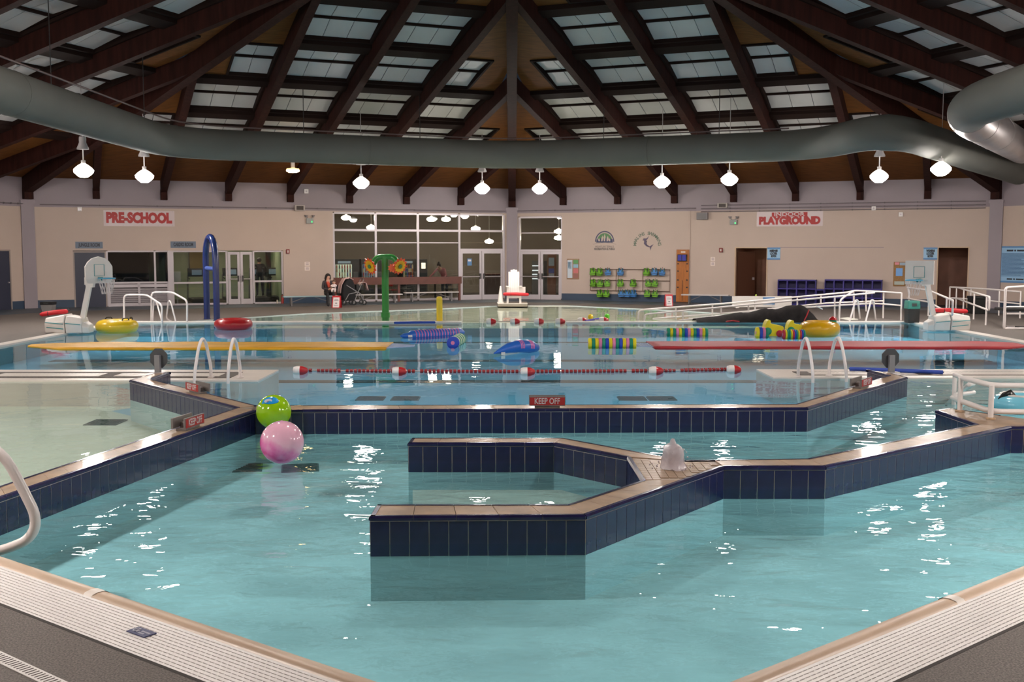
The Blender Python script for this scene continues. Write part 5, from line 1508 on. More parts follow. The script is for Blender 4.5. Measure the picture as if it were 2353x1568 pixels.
# lifeguard chair, cone and platform
p = at_z(1178, 705, 0); s = F_PX / p.y
PLT = mat('platform_concrete', (150, 138, 126), 0.6, vary=0.1, vscale=4)
t = thing('chair_platform', 'low concrete platform under the white guard chair', 'platform', (p.x, p.y + 0.7, 0))
w = 69 / s; M().box(-w / 2, w / 2, -0.7, 0.7, 0, 0.13).build('slab', PLT, t, bevel=0.015)
M().box(-w / 2, w / 2, -0.712, -0.70, 0.10, 0.13).build('nosing', WLIP, t)
ph = 0.13; cx, cy = at_z(1181, 697, ph).x, p.y + 0.45
t = thing('lifeguard_chair', 'white adirondack style lifeguard chair with arched back', 'chair', (cx, cy, ph))
hw = 17 / s
for x in (-hw + 0.04, hw - 0.04):
    for y in (-0.25, 0.30): M().bar((x, y, 0), (x, y, 0.62 if y < 0 else 0.55), 0.075, 0.075, up=(0, 1, 0)).build('leg', WHITEP, t)
    M().box(x - 0.07 if x < 0 else x - 0.05, x + 0.05 if x < 0 else x + 0.07, -0.34, 0.36, 0.62, 0.655).build('armrest', WHITEP, t)
M().box(-hw + 0.02, hw - 0.02, -0.28, -0.25, 0.20, 0.30).build('front_board', WHITEP, t)
for i in range(5): M().box(-hw + 0.05, hw - 0.05, -0.24 + i * 0.115, -0.14 + i * 0.115, 0.38 - i * 0.012, 0.405 - i * 0.012).build('seat_slat', WHITEP, t)
n = 5
for i in range(n):
    x0 = -hw + 0.07 + i * (2 * hw - 0.14) / n; x1 = x0 + (2 * hw - 0.14) / n - 0.006
    xm = (x0 + x1) / 2 / (hw - 0.07)
    top = 1.10 + 0.20 * math.sqrt(max(0, 1 - xm * xm))
    m_ = M().prism_y([(x0, 0.36), (x1, 0.36), (x1, top - 0.02 * abs(xm)), (x0, top - 0.02 * abs(xm))], 0.0, 0.025)
    m_.v = [(a, b + 0.22 + 0.12 * (c - 0.36), c) for a, b, c in m_.v]; m_.build('back_slat', WHITEP, t)
M().box(hw - 0.02, hw + 0.16, -0.1, -0.07, 0.36, 0.62).build('book_pocket', WHITEP, t)
rescue_tube('red rescue tube laid across the guard chair', (cx - 0.42, cy - 0.30, ph + 0.35), (cx + 0.58, cy - 0.30, ph + 0.33))
p2 = at_z(1150, 697, ph)
t = thing('marker_cone', 'tall white cone standing left of the guard chair', 'cone', (p2.x, cy - 0.2, ph))
M().box(-0.13, 0.13, -0.13, 0.13, 0, 0.03).build('base', WHITEP, t); M().lathe([(0.115, 0.03), (0.03, 0.62), (0.022, 0.66), (0.001, 0.665)], 16).build('cone', WHITEP, t)
# benches
def bench(label, px0, px1, py_top, py_foot, m_, depth=0.3, k=None, thick=0.045):
    a = at_z(px0, py_foot, 0); b = at_z(px1, py_foot, 0)
    z = at_y((px0 + px1) / 2, py_top, (a.y + b.y) / 2).z
    if k is not None:
        rz = wall_rot(k); d = Vector((math.cos(rz), math.sin(rz), 0))
        L = abs((b - a).dot(d)) ; c = (a + b) / 2
        # keep the ends on the sight lines of the photograph's end points
        u0, _ = on_wall(k, px0, 650, 0); u1, _ = on_wall(k, px1, 650, 0)
        off = (Vector((c.x, c.y)) - wall_frame(k)[0]).dot(wall_frame(k)[2])
        u0, _ = on_wall(k, px0, 650, off); u1, _ = on_wall(k, px1, 650, off)
        c = wall_pt(k, (u0 + u1) / 2, 0, off); L = u1 - u0
    else:
        d = (b - a); L = d.length; rz = math.atan2(d.y, d.x); c = (a + b) / 2
    t = thing('bench', label, 'bench', (c.x, c.y, 0), rz)
    for i in range(2): M().box(-L / 2, L / 2, -depth / 2 + i * depth / 2 + 0.004, -depth / 2 + (i + 1) * depth / 2 - 0.004, z - thick, z).build('seat_board', m_, t, bevel=0.006)
    G = mat('bench_steel', (112, 108, 108), 0.4, metal=0.5)
    for x in (-L / 2 + 0.32, L / 2 - 0.32):
        for y in (-depth / 2 + 0.04, depth / 2 - 0.04): M().bar((x, y, 0), (x, y, z - thick), 0.05, 0.05, up=(0, 1, 0)).build('leg', G, t)
        M().bar((x, -depth / 2 + 0.04, 0.05), (x, depth / 2 - 0.04, 0.05), 0.04, 0.04).build('foot_bar', G, t)
        M().bar((x, 0, 0.14), (x * 0.25, 0, z - thick - 0.01), 0.028, 0.028).build('brace', G, t)
    return t
PB = mat('bench_pale_blue', (152, 178, 184), 0.4); PW = mat('bench_white', (206, 198, 196), 0.4)
bench('pale blue bench where the woman with the baby sits', 649, 775, 680, 703, PB, k=7)
bench('white bench behind the green flower post', 815, 923, 676, 697, PW, k=7)
bench('white bench in front of the lobby glass, nearest the doors', 929, 1052, 671, 693, PW, k=7)
bench('white bench on the right wall beside the wooden backboard', 1567, 1676, 677, 700, PW, k=0)
# brown rail along the lobby glass
u0, u1, z0, z1 = uz(7, 768, 637, 1060, 655, 0.45)
t = thing('leaning_rail', 'long dark brown wooden rail in front of the lobby glass', 'rail', wall_pt(7, u0, 0, 0.45), wall_rot(7))
BRN = mat('brown_rail_wood', (92, 44, 32), 0.4, vary=0.15, vscale=3)
z1 = at_y(915, 637, wall_pt(7, (u0 + u1) / 2, 0, 0.45).y).z; z0 = z1 - 0.31
M().box(0, u1 - u0, -0.05, 0.05, z0, z1).build('rail_board', BRN, t)
for x in (0.05, (u1 - u0) / 2, u1 - u0 - 0.06): M().box(x - 0.05, x + 0.05, 0.05, 0.13, 0, z1).build('post', BRN, t)
# folding notice boards
def aframe(label, px, py, wpx, hpx, rz=0.0):
    p = at_z(px, py, 0); s = F_PX / p.y; w, h = wpx / s, hpx / s
    t = thing('notice_stand', label, 'notice stand', (p.x, p.y + 0.1, 0), rz)
    for sg in (-1, 1):
        m_ = M().box(-w / 2, w / 2, -0.012, 0.012, 0, h); m_.v = [(x, y + sg * 0.16 * (1 - z / h), z) for x, y, z in m_.v]; m_.build('leaf', REDV, t)
    m_ = M().box(-w * 0.36, w * 0.36, -0.020, -0.012, h * 0.05, h * 0.86); m_.v = [(x, y - 0.16 * (1 - z / h), z) for x, y, z in m_.v]; m_.build('sheet', mat('paper', (214, 204, 204), 0.6), t)
    for z, ww in ((0.68, 0.2), (0.60, 0.25), (0.40, 0.12), (0.36, 0.12), (0.2, 0.24)):
        m_ = M().box(-w * ww, w * ww, -0.023, -0.020, h * z, h * z + 0.014); m_.v = [(x, y - 0.16 * (1 - zz / h), zz) for x, y, zz in m_.v]; m_.build('text_line', INK, t)
aframe('red folding notice stand beside the stroller', 773, 708, 20, 28, -0.05)
aframe('red folding notice stand below the rack of vests', 1537, 704, 18, 27, 0.05)
# blue water arch
def lathe_path(*a): pass
p = at_z(487, 738, WATER)
t = thing('water_arch', 'tall dark blue tubular water arch standing in the beach pool', 'spray arch', (p.x, p.y, -0.4))
BLA = mat('arch_blue', (22, 42, 96), 0.25, coat=0.4)
a, b = Vector((at_y(476, 735, p.y + 0.5).x, p.y + 0.5, -0.4)), Vector((at_y(498.5, 735, p.y - 0.3).x, p.y - 0.3, -0.4))
zt_ = at_y(482, 538, p.y).z - 0.09
pts = [a] + [Vector((a.x, a.y, 1.9))]
for i in range(1, 12):
    th = PI * i / 12; c = (a + b) / 2
    q = c + (a - c) * math.cos(th); pts.append(Vector((q.x, q.y, 1.9 + (zt_ - 1.9) * math.sin(th))))
pts += [Vector((b.x, b.y, 1.9)), b]
M().tube(pts, 0.098, 16).build('arch_tube', BLA, t, world=True)
M().tube([Vector((a.x, a.y, 1.62)), Vector((b.x, b.y, 1.60))], 0.065, 12).build('crossbar', mat('arch_blue_light', (70, 92, 160), 0.3), t, world=True)
for q in (a, b): M().torus((q.x, q.y, 0.0), 0.105, 0.015, 20, 6).build('base_collar', BLA, t, world=True)
for i in (4, 6, 8):
    M().ball(pts[2 + i] + Vector((0, -0.09, -0.03)), 0.018, 8, 6).build('nozzle', ALU, t, world=True)
# green flower sprayer
p = at_z(886, 729, WATER); s = F_PX / p.y
t = thing('flower_sprayer', 'green T shaped water post with two orange flowers', 'spray post', (p.x, p.y, -0.4))
GRN = mat('flower_green', (34, 122, 48), 0.3, coat=0.3)
H_ = 136 / s
M().tube([(0, 0, 0.0), (0, 0, 0.4 + H_)], 0.115, 16).build('post', GRN, t)
M().tube([(0, 0, 0.36), (0, 0, 0.52)], 0.15, 16).build('base_collar', GRN, t)
zz = 0.4 + H_
arm = round_path([(-0.40, -0.05, zz - 0.25), (-0.26, 0, zz), (0.30, 0, zz), (0.45, -0.05, zz - 0.30)], 0.16, 5)
M().tube(arm, 0.10, 14).build('cross_arm', GRN, t)
FO, FY = mat('petal_orange', (206, 70, 34), 0.4), mat('petal_yellow', (222, 170, 30), 0.4)
def flower(x, z, tilt, r=0.30):
    c = Vector((x, -0.20, z)); N = Vector((tilt, -0.75, -0.5 * 0)).normalized()
    N = Vector((math.sin(tilt), -math.cos(tilt), -0.35)).normalized(); A = N.cross(Vector((0, 0, 1))).normalized(); B = A.cross(N)
    root = M().tube([c + N * 0.02, c + N * 0.06], 0.07, 12).build('flower_eye', mat('eye_green', (60, 110, 60), 0.4), t)
    for n_, r0, r1, w, m_, d in ((12, 0.10, r, 0.12, FO, 0.0), (12, 0.05, r * 0.74, 0.11, FY, 0.02)):
        for i in range(n_):
            an = 2 * PI * (i + (0.5 if m_ is FY else 0)) / n_
            e = A * math.cos(an) + B * math.sin(an); f = N.cross(e)
            q = [c + e * r0 - f * w * 0.3, c + e * (r0 + (r1 - r0) * 0.6) - f * w * 0.55, c + e * r1, c + e * (r0 + (r1 - r0) * 0.6) + f * w * 0.55, c + e * r0 + f * w * 0.3]
            vs = [x_ + N * d for x_ in q] + [x_ + N * (d + 0.015) for x_ in q]
            M().add(vs, [(0, 1, 2, 3, 4), (9, 8, 7, 6, 5)] + [(j, (j + 1) % 5, 5 + (j + 1) % 5, 5 + j) for j in range(5)]).build('petal', m_, t).parent = root
flower(-0.46, zz - 0.30, -0.75); flower(0.50, zz - 0.30, 0.75)
def bloom(x, z, r):
    for i in range(9):
        an = 2 * PI * i / 9; e = Vector((math.cos(an), 0, math.sin(an))); f = Vector((-e.z, 0, e.x)); c = Vector((x, -0.25, z))
        q = [c, c + e * r * 0.6 - f * r * 0.28, c + e * r, c + e * r * 0.6 + f * r * 0.28]
        M().add(q + [v + Vector((0, 0.02, 0)) for v in q], [(0, 1, 2, 3), (7, 6, 5, 4), (0, 4, 5, 1), (1, 5, 6, 2), (2, 6, 7, 3), (3, 7, 4, 0)]).build('petal', mat('petal_coral', (240, 110, 70), 0.4), t)
bloom(0.27, zz - 0.36, 0.16)
# yellow bollard
p = at_z(1010, 741, WATER); s = F_PX / p.y; r = 7 / s
t = thing('spray_bollard', 'yellow round topped spray bollard standing in the water', 'bollard', (p.x, p.y, -0.5))
h = 0.5 + 57 / s
M().lathe([(r, 0), (r, h - 0.06), (r * 0.9, h - 0.025), (r * 0.6, h), (0.001, h + 0.004)], 18).build('bollard', mat('bollard_yellow', (226, 196, 24), 0.35), t)
M().torus((0, 0, h - 0.10), r, 0.008, 20, 6).build('groove_ring', mat('bollard_ring', (200, 170, 20), 0.4), t)
# crumpled dark cover heap
p = at_z(1745, 742, 0)
t = thing('pool_cover', 'crumpled dark pool cover heaped beside the ramp', 'tarp', (p.x, p.y + 0.5, 0))
vs, fs = [], []; nx, ny = 60, 14; L = 3.75
for i in range(nx + 1):
    f = i / nx; x = (f - 0.5) * L
    ridge = 0.10 + 0.42 * min(1, f / 0.85) ** 1.1 if f < 0.85 else 0.52 * max(0, (1 - f) / 0.15) ** 0.7
    for j in range(ny + 1):
        g = j / ny * 2 - 1
        nz_ = mnoise.noise(Vector((x * 2.2, g * 1.5, 0.0))) * 0.5 + mnoise.noise(Vector((x * 6, g * 4, 5.0))) * 0.25
        z = max(0.0, ridge * (1 - abs(g) ** 2.2) * (1 + 0.35 * nz_))
        vs.append((x + 0.08 * nz_, g * 0.45 + 0.05 * nz_, z))
for i in range(nx):
    for j in range(ny): a = i * (ny + 1) + j; fs.append((a, a + ny + 1, a + ny + 2, a + 1))
M().add(vs, fs, True).build('cover_sheet', mat('tarp_dark', (30, 26, 26), 0.8, vary=0.3, vscale=6, spec=0.1), t)
M().tube([(1.35, -0.42, 0.02), (1.45, -0.40, 0.2), (1.52, -0.38, 0.38)], 0.018, 6).build('red_cord', REDV, t)
M().tube([(-1.0, -0.46, 0.03), (-0.8, -0.47, 0.06), (-0.6, -0.46, 0.03)], 0.02, 6).build('red_cord', REDV, t)
M().bar((1.75, -0.3, 0.50), (1.95, -0.32, 0.40), 0.05, 0.03).build('white_clip', WHITE, t)
# white portable platform panel with a blue label
p = at_z(1751, 708, 0); s = F_PX / p.y
t = thing('portable_platform', 'white portable platform panel standing behind the ramp rails', 'platform', (p.x, p.y, 0))
w, h = 137 / s, 27 / s
M().box(-w / 2, w / 2, 0, 0.10, 0.02, h).build('panel', WHITEP, t, bevel=0.015)
for i in range(4): M().box(-w / 2 + 0.03, w / 2 - 0.03, -0.006, 0.0, 0.06 + i * h / 4.4, 0.065 + i * h / 4.4).build('rib', WHITE, t)
M().box(w * 0.01, w * 0.21, -0.014, -0.006, h * 0.28, h * 0.94).build('label_panel', WHITE, t)
for z0, z1 in ((0.30, 0.46), (0.66, 0.92)): M().box(w * 0.01, w * 0.21, -0.018, -0.014, h * z0, h * z1).build('blue_band', MIDB, t)
for x in (-w * 0.42, w * 0.42): M().box(x - 0.06, x + 0.06, -0.1, 0.2, 0, 0.03).build('foot', WHITEP, t)
M().ball((-w * 0.10, 0.05, h + 0.035), 0.035, 10, 6).build('lime_knob', mat('lime_knob', (190, 220, 90), 0.5), t)
# white frame guard stand at the right edge
p = at_z(2307, 757, 0); s = F_PX / p.y
t = thing('guard_stand', 'white tube framed stand with black seat at the right edge', 'chair', p)
top = 96 / s
fr_ = [(0, 0, 0), (0, 0, top), (0.9, 0.1, top + 0.03)]
M().tube(round_path([(0.62, 0.0, 0.02), (0.02, 0, 0.02), (0.0, 0, 0.05), (0.0, 0.0, top), (1.0, 0.25, top + 0.04)], 0.08, 4), 0.036, 10).build('front_frame', RAILW, t)
M().tube(round_path([(0.62, 0.7, 0.02), (0.35, 0.7, 0.02), (0.35, 0.7, top * 0.5), (1.0, 0.7, top * 0.5)], 0.08, 4), 0.032, 10).build('rear_frame', RAILW, t)
M().box(0.02, 1.1, 0.0, 0.7, top * 0.43, top * 0.50).build('seat', BLACK, t, bevel=0.02); M().box(0.05, 1.1, -0.02, 0.0, top * 0.36, top * 0.40).build('seat_rail', RAILW, t)
M().box(0.62, 1.1, -0.02, 0.72, 0.0, 0.03).build('foot_pad', BLACK, t)

# ================================================================== things on the walls
def conduit(label, k, px0, px1, zs_py, px_ref, r=0.022, off=0.06):
    t = None
    for py in zs_py:
        u0, u1 = U(k, px0, py), U(k, px1, py); z = Zt(k, px_ref, py)
        if t is None: t = thing('conduit', label, 'conduit', wall_pt(k, u0, 0, off), wall_rot(k)); ub = u0
        M().tube([(0, 0, z), (u1 - u0, 0, z)], r, 6).build('pipe', mat('conduit_grey', (112, 102, 106), 0.5), t)
        for i in range(1, 9): M().box((u1 - u0) * i / 9 - 0.02, (u1 - u0) * i / 9 + 0.02, -r - 0.006, off, z - r - 0.006, z + r + 0.006).build('clamp', mat('clamp_grey', (100, 92, 96), 0.5), t)
    return t
conduit('thin conduit running along the top of the left wall', 7, 92, 1160, [478], 620)
conduit('thin conduit running along the right wall near the corner', 0, 1190, 1600, [482], 1400)
conduit('bundle of three conduits high on the right wall', 0, 1612, 2265, [468, 476, 483], 1900)
conduit('thin conduit along the far left wall', 6, -100, 55, [466], 0)
def wbox(name, label, cat, k, px0, py0, px1, py1, depth, m_, parts=()):
    u0, u1, z0, z1 = uz(k, px0, py0, px1, py1)
    t = thing(name, label, cat, wall_pt(k, u0, z0), wall_rot(k)); w, h = u1 - u0, z1 - z0
    M().box(0, w, -depth, 0, 0, h).build('case', m_, t, bevel=min(0.01, w * 0.1))
    for nm, (x0, x1, a, b), pm in parts: M().box(x0 * w, x1 * w, -depth - 0.008, -depth + 0.002, a * h, b * h).build(nm, pm, t)
    return t, w, h
GREYB = mat('grey_box', (128, 122, 124), 0.5)
wbox('junction_box', 'grey metal junction box high on the right wall', 'box', 0, 1603, 489, 1628, 505, 0.22, GREYB, [('cover', (0.08, 0.92, 0.1, 0.9), mat('grey_cover', (112, 108, 110), 0.5))])
for lab, k, px0, px1, py0, py1 in (('pale vent box in the upper band above the bench', 7, 676, 699, 472, 485), ('pale vent box on the conduits of the right wall', 0, 1650, 1673, 467, 478)):
    wbox('speaker_box', lab, 'box', k, px0, py0, px1, py1, 0.16, mat('vent_pale', (176, 166, 160), 0.5), [('grille', (0.15, 0.85, 0.15, 0.85), mat('vent_dark', (70, 62, 60), 0.7))] )
for lab, k, px, py in (('small white sensor box left of the preschool banner', 7, 183, 481), ('small white sensor box below the conduits at right', 0, 2008, 479), ('small white sensor box right of the playground banner', 0, 2070, 493), ('small white sensor box under the roof beam at left', 7, 703, 440)):
    wbox('sensor_box', lab, 'box', k, px - 5, py - 5, px + 5, py + 5, 0.08, WHITE, [('lens', (0.3, 0.7, 0.3, 0.7), ALU)])
def em_light(label, k, px, py):
    t, w, h = wbox('emergency_light', label, 'light', k, px - 8, py - 3, px + 8, py + 9, 0.10, mat('em_grey', (142, 144, 142), 0.5), [('led', (0.70, 0.85, 0.2, 0.5), mat('green_led', (60, 220, 120), 0.4, emit=1.5))])
    for x, d in ((0.2, -0.06), (0.8, 0.06)):
        M().tube([(w * x, -0.05, h), (w * x + d * 0.5, -0.06, h + 0.06)], 0.015, 6).build('neck', GREYB, t)
        M().lathe([(0.03, 0), (0.075, 0.09), (0.001, 0.085)], 12, (w * x + d, -0.05, h + 0.04)).build('lamp_head', GREYB, t)
em_light('twin headed emergency light above the papers on the left wall', 7, 711, 505)
em_light('twin headed emergency light with green led left of the playground banner', 0, 1686, 508)
for lab, k, px, py in (('small red fire alarm right of the cardio room glass', 7, 661, 578), ('small red fire bell on the right wall', 0, 1657, 575)):
    wbox('fire_alarm', lab, 'alarm', k, px - 4, py - 5, px + 4, py + 5, 0.07, mat('alarm_red', (130, 36, 32), 0.4), [('strobe', (0.3, 0.7, 0.2, 0.75), mat('strobe_pale', (210, 196, 190), 0.4))])
for lab, k, px0, py0, px1, py1 in (('pair of white paper notices on the left wall above the bench', 7, 700, 602, 712, 622), ('white paper notice on the right wall below the fire bell', 0, 1633, 591, 1643, 611)):
    u0, u1, z0, z1 = uz(k, px0, py0, px1, py1)
    t = thing('paper_notice', lab, 'paper', wall_pt(k, u0, z0, 0.004), wall_rot(k)); w, h = u1 - u0, z1 - z0
    for a, b in ((0, 0.46), (0.54, 1)): M().box(0, w, -0.003, 0, h * a, h * b).build('sheet', mat('notice_paper', (226, 212, 204), 0.7), t)
    for z in (0.1, 0.2, 0.3, 0.64, 0.74, 0.86): M().box(w * 0.2, w * 0.8, -0.005, -0.003, h * z, h * z + 0.02).build('text_line', mat('notice_ink', (168, 150, 156), 0.6), t)
# bulletin boards
CORK = mat('cork', (150, 112, 70), 0.8, vary=0.2, vscale=30)
t, w, h = wbox('bulletin_board', 'bulletin board covered with coloured posters beside the double doors', 'notice board', 0, 1303, 595, 1331, 642, 0.04, mat('board_frame', (150, 116, 88), 0.5))
for x0, x1, z0, z1, c in ((0.06, 0.46, 0.06, 0.94, (196, 206, 216)), (0.12, 0.40, 0.5, 0.85, (120, 170, 200)), (0.54, 0.94, 0.76, 0.95, (90, 150, 90)), (0.54, 0.94, 0.56, 0.73, (140, 180, 200)), (0.54, 0.94, 0.30, 0.53, (196, 110, 110)), (0.54, 0.94, 0.06, 0.27, (150, 100, 92))):
    M().box(w * x0, w * x1, -0.05, -0.04, h * z0, h * z1).build('poster', mat('poster_%d_%d_%d' % c, c, 0.6), t)
t, w, h = wbox('bulletin_board', 'cork notice board partly behind the square backboard', 'notice board', 0, 2053, 602, 2081, 658, 0.04, CORK)
for x0, x1, z0, z1, c in ((0.2, 0.75, 0.42, 0.74, (120, 168, 226)), (0.1, 0.45, 0.88, 0.98, (220, 140, 150)), (0.5, 0.95, 0.86, 0.97, (150, 170, 190)), (0.1, 0.9, 0.06, 0.2, (176, 186, 176))):
    M().box(w * x0, w * x1, -0.05, -0.04, h * z0, h * z1).build('poster', mat('poster_%d_%d_%d' % c, c, 0.6), t)
# rescue backboard
u0, u1, z0, z1 = uz(0, 1555, 574, 1584, 689)
t = thing('rescue_backboard', 'tall brown wooden rescue backboard leaning on the right wall', 'backboard', wall_pt(0, u0, 0.02, 0.06), wall_rot(0)); w, h = u1 - u0, z1 - 0.02
M().box(0, w, -0.03, 0, 0, h).build('board', mat('varnished_ply', (166, 98, 36), 0.35, vary=0.15, vscale=4, stretch=(6, 6, 0.6)), t, bevel=0.01)
for x in (0.14, 0.86):
    for z in (0.27, 0.41, 0.58, 0.72): M().box(w * x - 0.035, w * x + 0.035, -0.034, -0.028, h * z, h * z + 0.05).build('hand_hole', BLACK, t)
M().box(w * 0.1, w * 0.85, -0.12, -0.03, h * 0.78, h * 0.91).build('head_block', BLACK, t, bevel=0.02)
for x in (0.16, 0.5): M().box(w * x, w * (x + 0.28), -0.13, -0.12, h * 0.79, h * 0.90).build('blue_pad', mat('pad_blue', (40, 44, 150), 0.5), t)
M().box(w * 0.5 - 0.008, w * 0.5 + 0.008, -0.036, -0.03, h * 0.02, h * 0.42).build('strap', BLACK, t); M().box(w * 0.35, w * 0.7, -0.036, -0.03, h * 0.945, h * 0.965).build('name_plate', WHITE, t)
# swim vests on wire racks
VG, VB = mat('vest_green', (112, 176, 36), 0.5, vary=0.12, vscale=9), mat('vest_blue', (58, 124, 190), 0.5, vary=0.1, vscale=9)
Zm = lambda zx, zy: (1340 + zx / 7.127, 500 + zy / 7.127)
u0, _ = on_wall(0, *Zm(118, 1000)); u1, _ = on_wall(0, *Zm(1430, 1000))
t = thing('vest_rack', 'thin wire wall rack holding rows of swim vests', 'rack', wall_pt(0, u0, 0, 0.06), wall_rot(0)); w = u1 - u0
WIRE = mat('rack_wire', (112, 84, 72), 0.5, metal=0.4)
zr = [on_wall(0, *Zm(700, y))[1] for y in (850, 1030, 1200)]
for z in zr: M().tube([(0, 0, z), (w, 0, z)], 0.014, 6).build('rack_bar', WIRE, t)
for f in (0.005, 0.33, 0.36, 0.665, 0.995): M().tube([(w * f, 0.02, zr[2]), (w * f, 0.02, zr[0])], 0.011, 6).build('rack_upright', WIRE, t)
ROWS = [('top', [(185, 'g'), (295, 'g'), (415, 'b'), (630, 'b'), (1065, 'g'), (1185, 'b'), (1300, 'b')], 890), ('middle', [(190, 'g'), (295, 'g'), (405, 'g'), (635, 'g'), (845, 'g'), (1075, 'g'), (1185, 'g')], 1073), ('bottom', [(300, 'g'), (405, 'g'), (630, 'b'), (740, 'b'), (850, 'b'), (1065, 'g'), (1185, 'g')], 1242)]
def vest_meshes(m_):
    b = M(); o = [(-0.115, -0.15), (0.115, -0.15), (0.135, -0.05), (0.125, 0.02), (0.085, 0.05), (0.10, 0.15), (0.055, 0.17), (0.03, 0.08), (0.0, 0.055), (-0.03, 0.08), (-0.055, 0.17), (-0.10, 0.15), (-0.085, 0.05), (-0.125, 0.02), (-0.135, -0.05)]
    b.prism_y(o, -0.17, -0.03)
    bands = [M().box(-0.137, 0.137, -0.178, -0.022, z, z + 0.022).mesh('waist_strap', BLACK) for z in (-0.10,)]
    c = M()
    for x in (-0.075, 0.075): c.obox((x, -0.17, 0.07), (0.018, 0, 0), (0, 0.012, 0), (0, 0, 0.09))
    return [('vest_shell', b.mesh('vest_shell', m_)), ('waist_strap', bands[0]), ('chest_piping', c.mesh('chest_piping', mat('vest_dark', (40, 70, 40) if m_ is VG else (30, 60, 110), 0.5)))]
VM = {'g': vest_meshes(VG), 'b': vest_meshes(VB)}
hang = M().tube([(0, 0.0, 0.16), (0, -0.06, 0.19), (0, -0.10, 0.13)], 0.008, 6).mesh('hook', WIRE)
for row, lst, zy in ROWS:
    for i, (zx, c) in enumerate(lst):
        u, z = on_wall(0, *Zm(zx, zy)); z = max(z, 0.17)
        t = thing('swim_vest', '%s swim vest, %s from the left in the %s row of the rack' % ({'g': 'green', 'b': 'blue'}[c], ORD[i], row), 'swim vest', wall_pt(0, u, z, 0.07), wall_rot(0), 'swim vests on the wire rack')
        t.rotation_euler = (0.05 * math.sin(i * 2.1), 0.10 * math.sin(i * 3.7 + zy), wall_rot(0) + 0.25 * math.sin(i * 1.7 + zy))
        for nm, me in VM[c]:
            if nm == 'vest_shell':
                o = link_copy(me, nm, t); bv = o.modifiers.new('soft', 'BEVEL'); bv.width = 0.03; bv.segments = 2; bv.limit_method = 'ANGLE'
            else: link_copy(me, nm, t)
        link_copy(hang, 'hook', t)
# wall emblems
def emblem_arch():
    u0, u1, z0, z1 = uz(0, 1363, 530, 1416, 575); w, h = u1 - u0, z1 - z0
    t = thing('wall_emblem', 'arched green and navy parks emblem with lettering on the right wall', 'emblem', wall_pt(0, u0, z0, 0.004), wall_rot(0))
    NV, GR_, PA = mat('emblem_navy', (42, 48, 84), 0.5), mat('emblem_green', (72, 118, 70), 0.5), CREAM
    cx, cz, R = w * 0.5, h * 0.42, h * 0.56
    def half(r0, r1, sx=0.92):
        o = [(cx + r1 * sx * math.cos(a), cz + r1 * math.sin(a)) for a in [PI * i / 18 - 0.15 + 0.3 * i / 18 * 0 for i in range(19)]]
        if r0: o += [(cx + r0 * sx * math.cos(a), cz + r0 * math.sin(a)) for a in [PI - PI * i / 18 - 0.15 * 0 for i in range(19)]]
        return o
    ring = M()
    for i in range(18):
        a, b = PI * i / 18, PI * (i + 1) / 18
        q = [(cx + r * 0.92 * math.cos(x), cz + r * math.sin(x)) for r, x in ((R, a), (R, b), (R * 0.89, b), (R * 0.89, a))]
        ring.prism_y(q, -0.006, 0)
    ring.build('navy_arch', NV, t)
    fl = [(cx + R * 0.80 * 0.92 * math.cos(PI * i / 18), cz + R * 0.80 * math.sin(PI * i / 18)) for i in range(19)]
    M().prism_y(fl, -0.006, 0).build('green_field', GR_, t)
    M().prism_y([(cx - R * 0.80, cz - 0.03), (cx + R * 0.80, cz - 0.03), (cx + R * 0.76, cz + R * 0.24), (cx + R * 0.3, cz + R * 0.34), (cx, cz + R * 0.36), (cx - R * 0.3, cz + R * 0.34), (cx - R * 0.76, cz + R * 0.24)], -0.010, -0.006).build('navy_ground', NV, t)
    for dx, hh, lean in ((-0.62, 0.34, -0.05), (-0.32, 0.58, 0.04), (0.0, 0.74, 0.0), (0.34, 0.56, 0.02), (0.62, 0.34, -0.05)):
        x = cx + dx * R * 0.8
        M().prism_y([(x - R * 0.07, cz + R * 0.06), (x + R * 0.05, cz + R * 0.06), (x + R * 0.10 + lean * R, cz + R * hh * 0.6), (x + R * 0.02 + lean * R, cz + R * hh), (x - R * 0.09 + lean * R, cz + R * hh * 0.6)], -0.014, -0.010).build('pale_tree', PA, t)
    M().bar((0, -0.004, h * 0.30), (w * 0.5, -0.004, h * 0.40), 0.006, 0.02, up=(0, 1, 0)).build('underline', NV, t); M().bar((w * 0.5, -0.004, h * 0.40), (w, -0.004, h * 0.30), 0.006, 0.02, up=(0, 1, 0)).build('underline', NV, t)
    stxt(t, 'MOUNTLAKE TERRACE', w * 0.5, h * 0.17, w * 0.80, h * 0.14, mat('emblem_ink', (96, 92, 88), 0.5), -0.004); stxt(t, 'RECREATION & PARKS', w * 0.5, h * 0.05, w * 0.88, h * 0.14, mat('emblem_ink2', (60, 60, 66), 0.5), -0.004, 0.003)
emblem_arch()
u0, u1, z0, z1 = uz(0, 1457, 529, 1518, 578); w, h = u1 - u0, z1 - z0
t = thing('wall_emblem', 'curved MARLINS SWIMMING lettering with a leaping fish on the right wall', 'emblem', wall_pt(0, u0, z0, 0.004), wall_rot(0))
word = 'MARLINS SWIMMING'; IN2 = mat('emblem_greengrey', (92, 108, 92), 0.5)
cx, cz, R = w * 0.5, h * 0.30, w * 0.46
for i, ch in enumerate(word):
    if ch == ' ': continue
    a = PI * 0.98 - PI * 0.96 * i / (len(word) - 1)
    text('letter', ch, h * 0.21, IN2, t, (cx + R * math.cos(a), -0.004, cz + R * 0.92 * math.sin(a)), offset=0.004, rot=(PI / 2, -(a - PI / 2), 0))
FISH = mat('fish_ink', (78, 66, 92), 0.5)
fp = [(0.56, 0.72), (0.50, 0.60), (0.40, 0.55), (0.44, 0.48), (0.42, 0.38), (0.48, 0.28), (0.58, 0.22), (0.66, 0.20)]
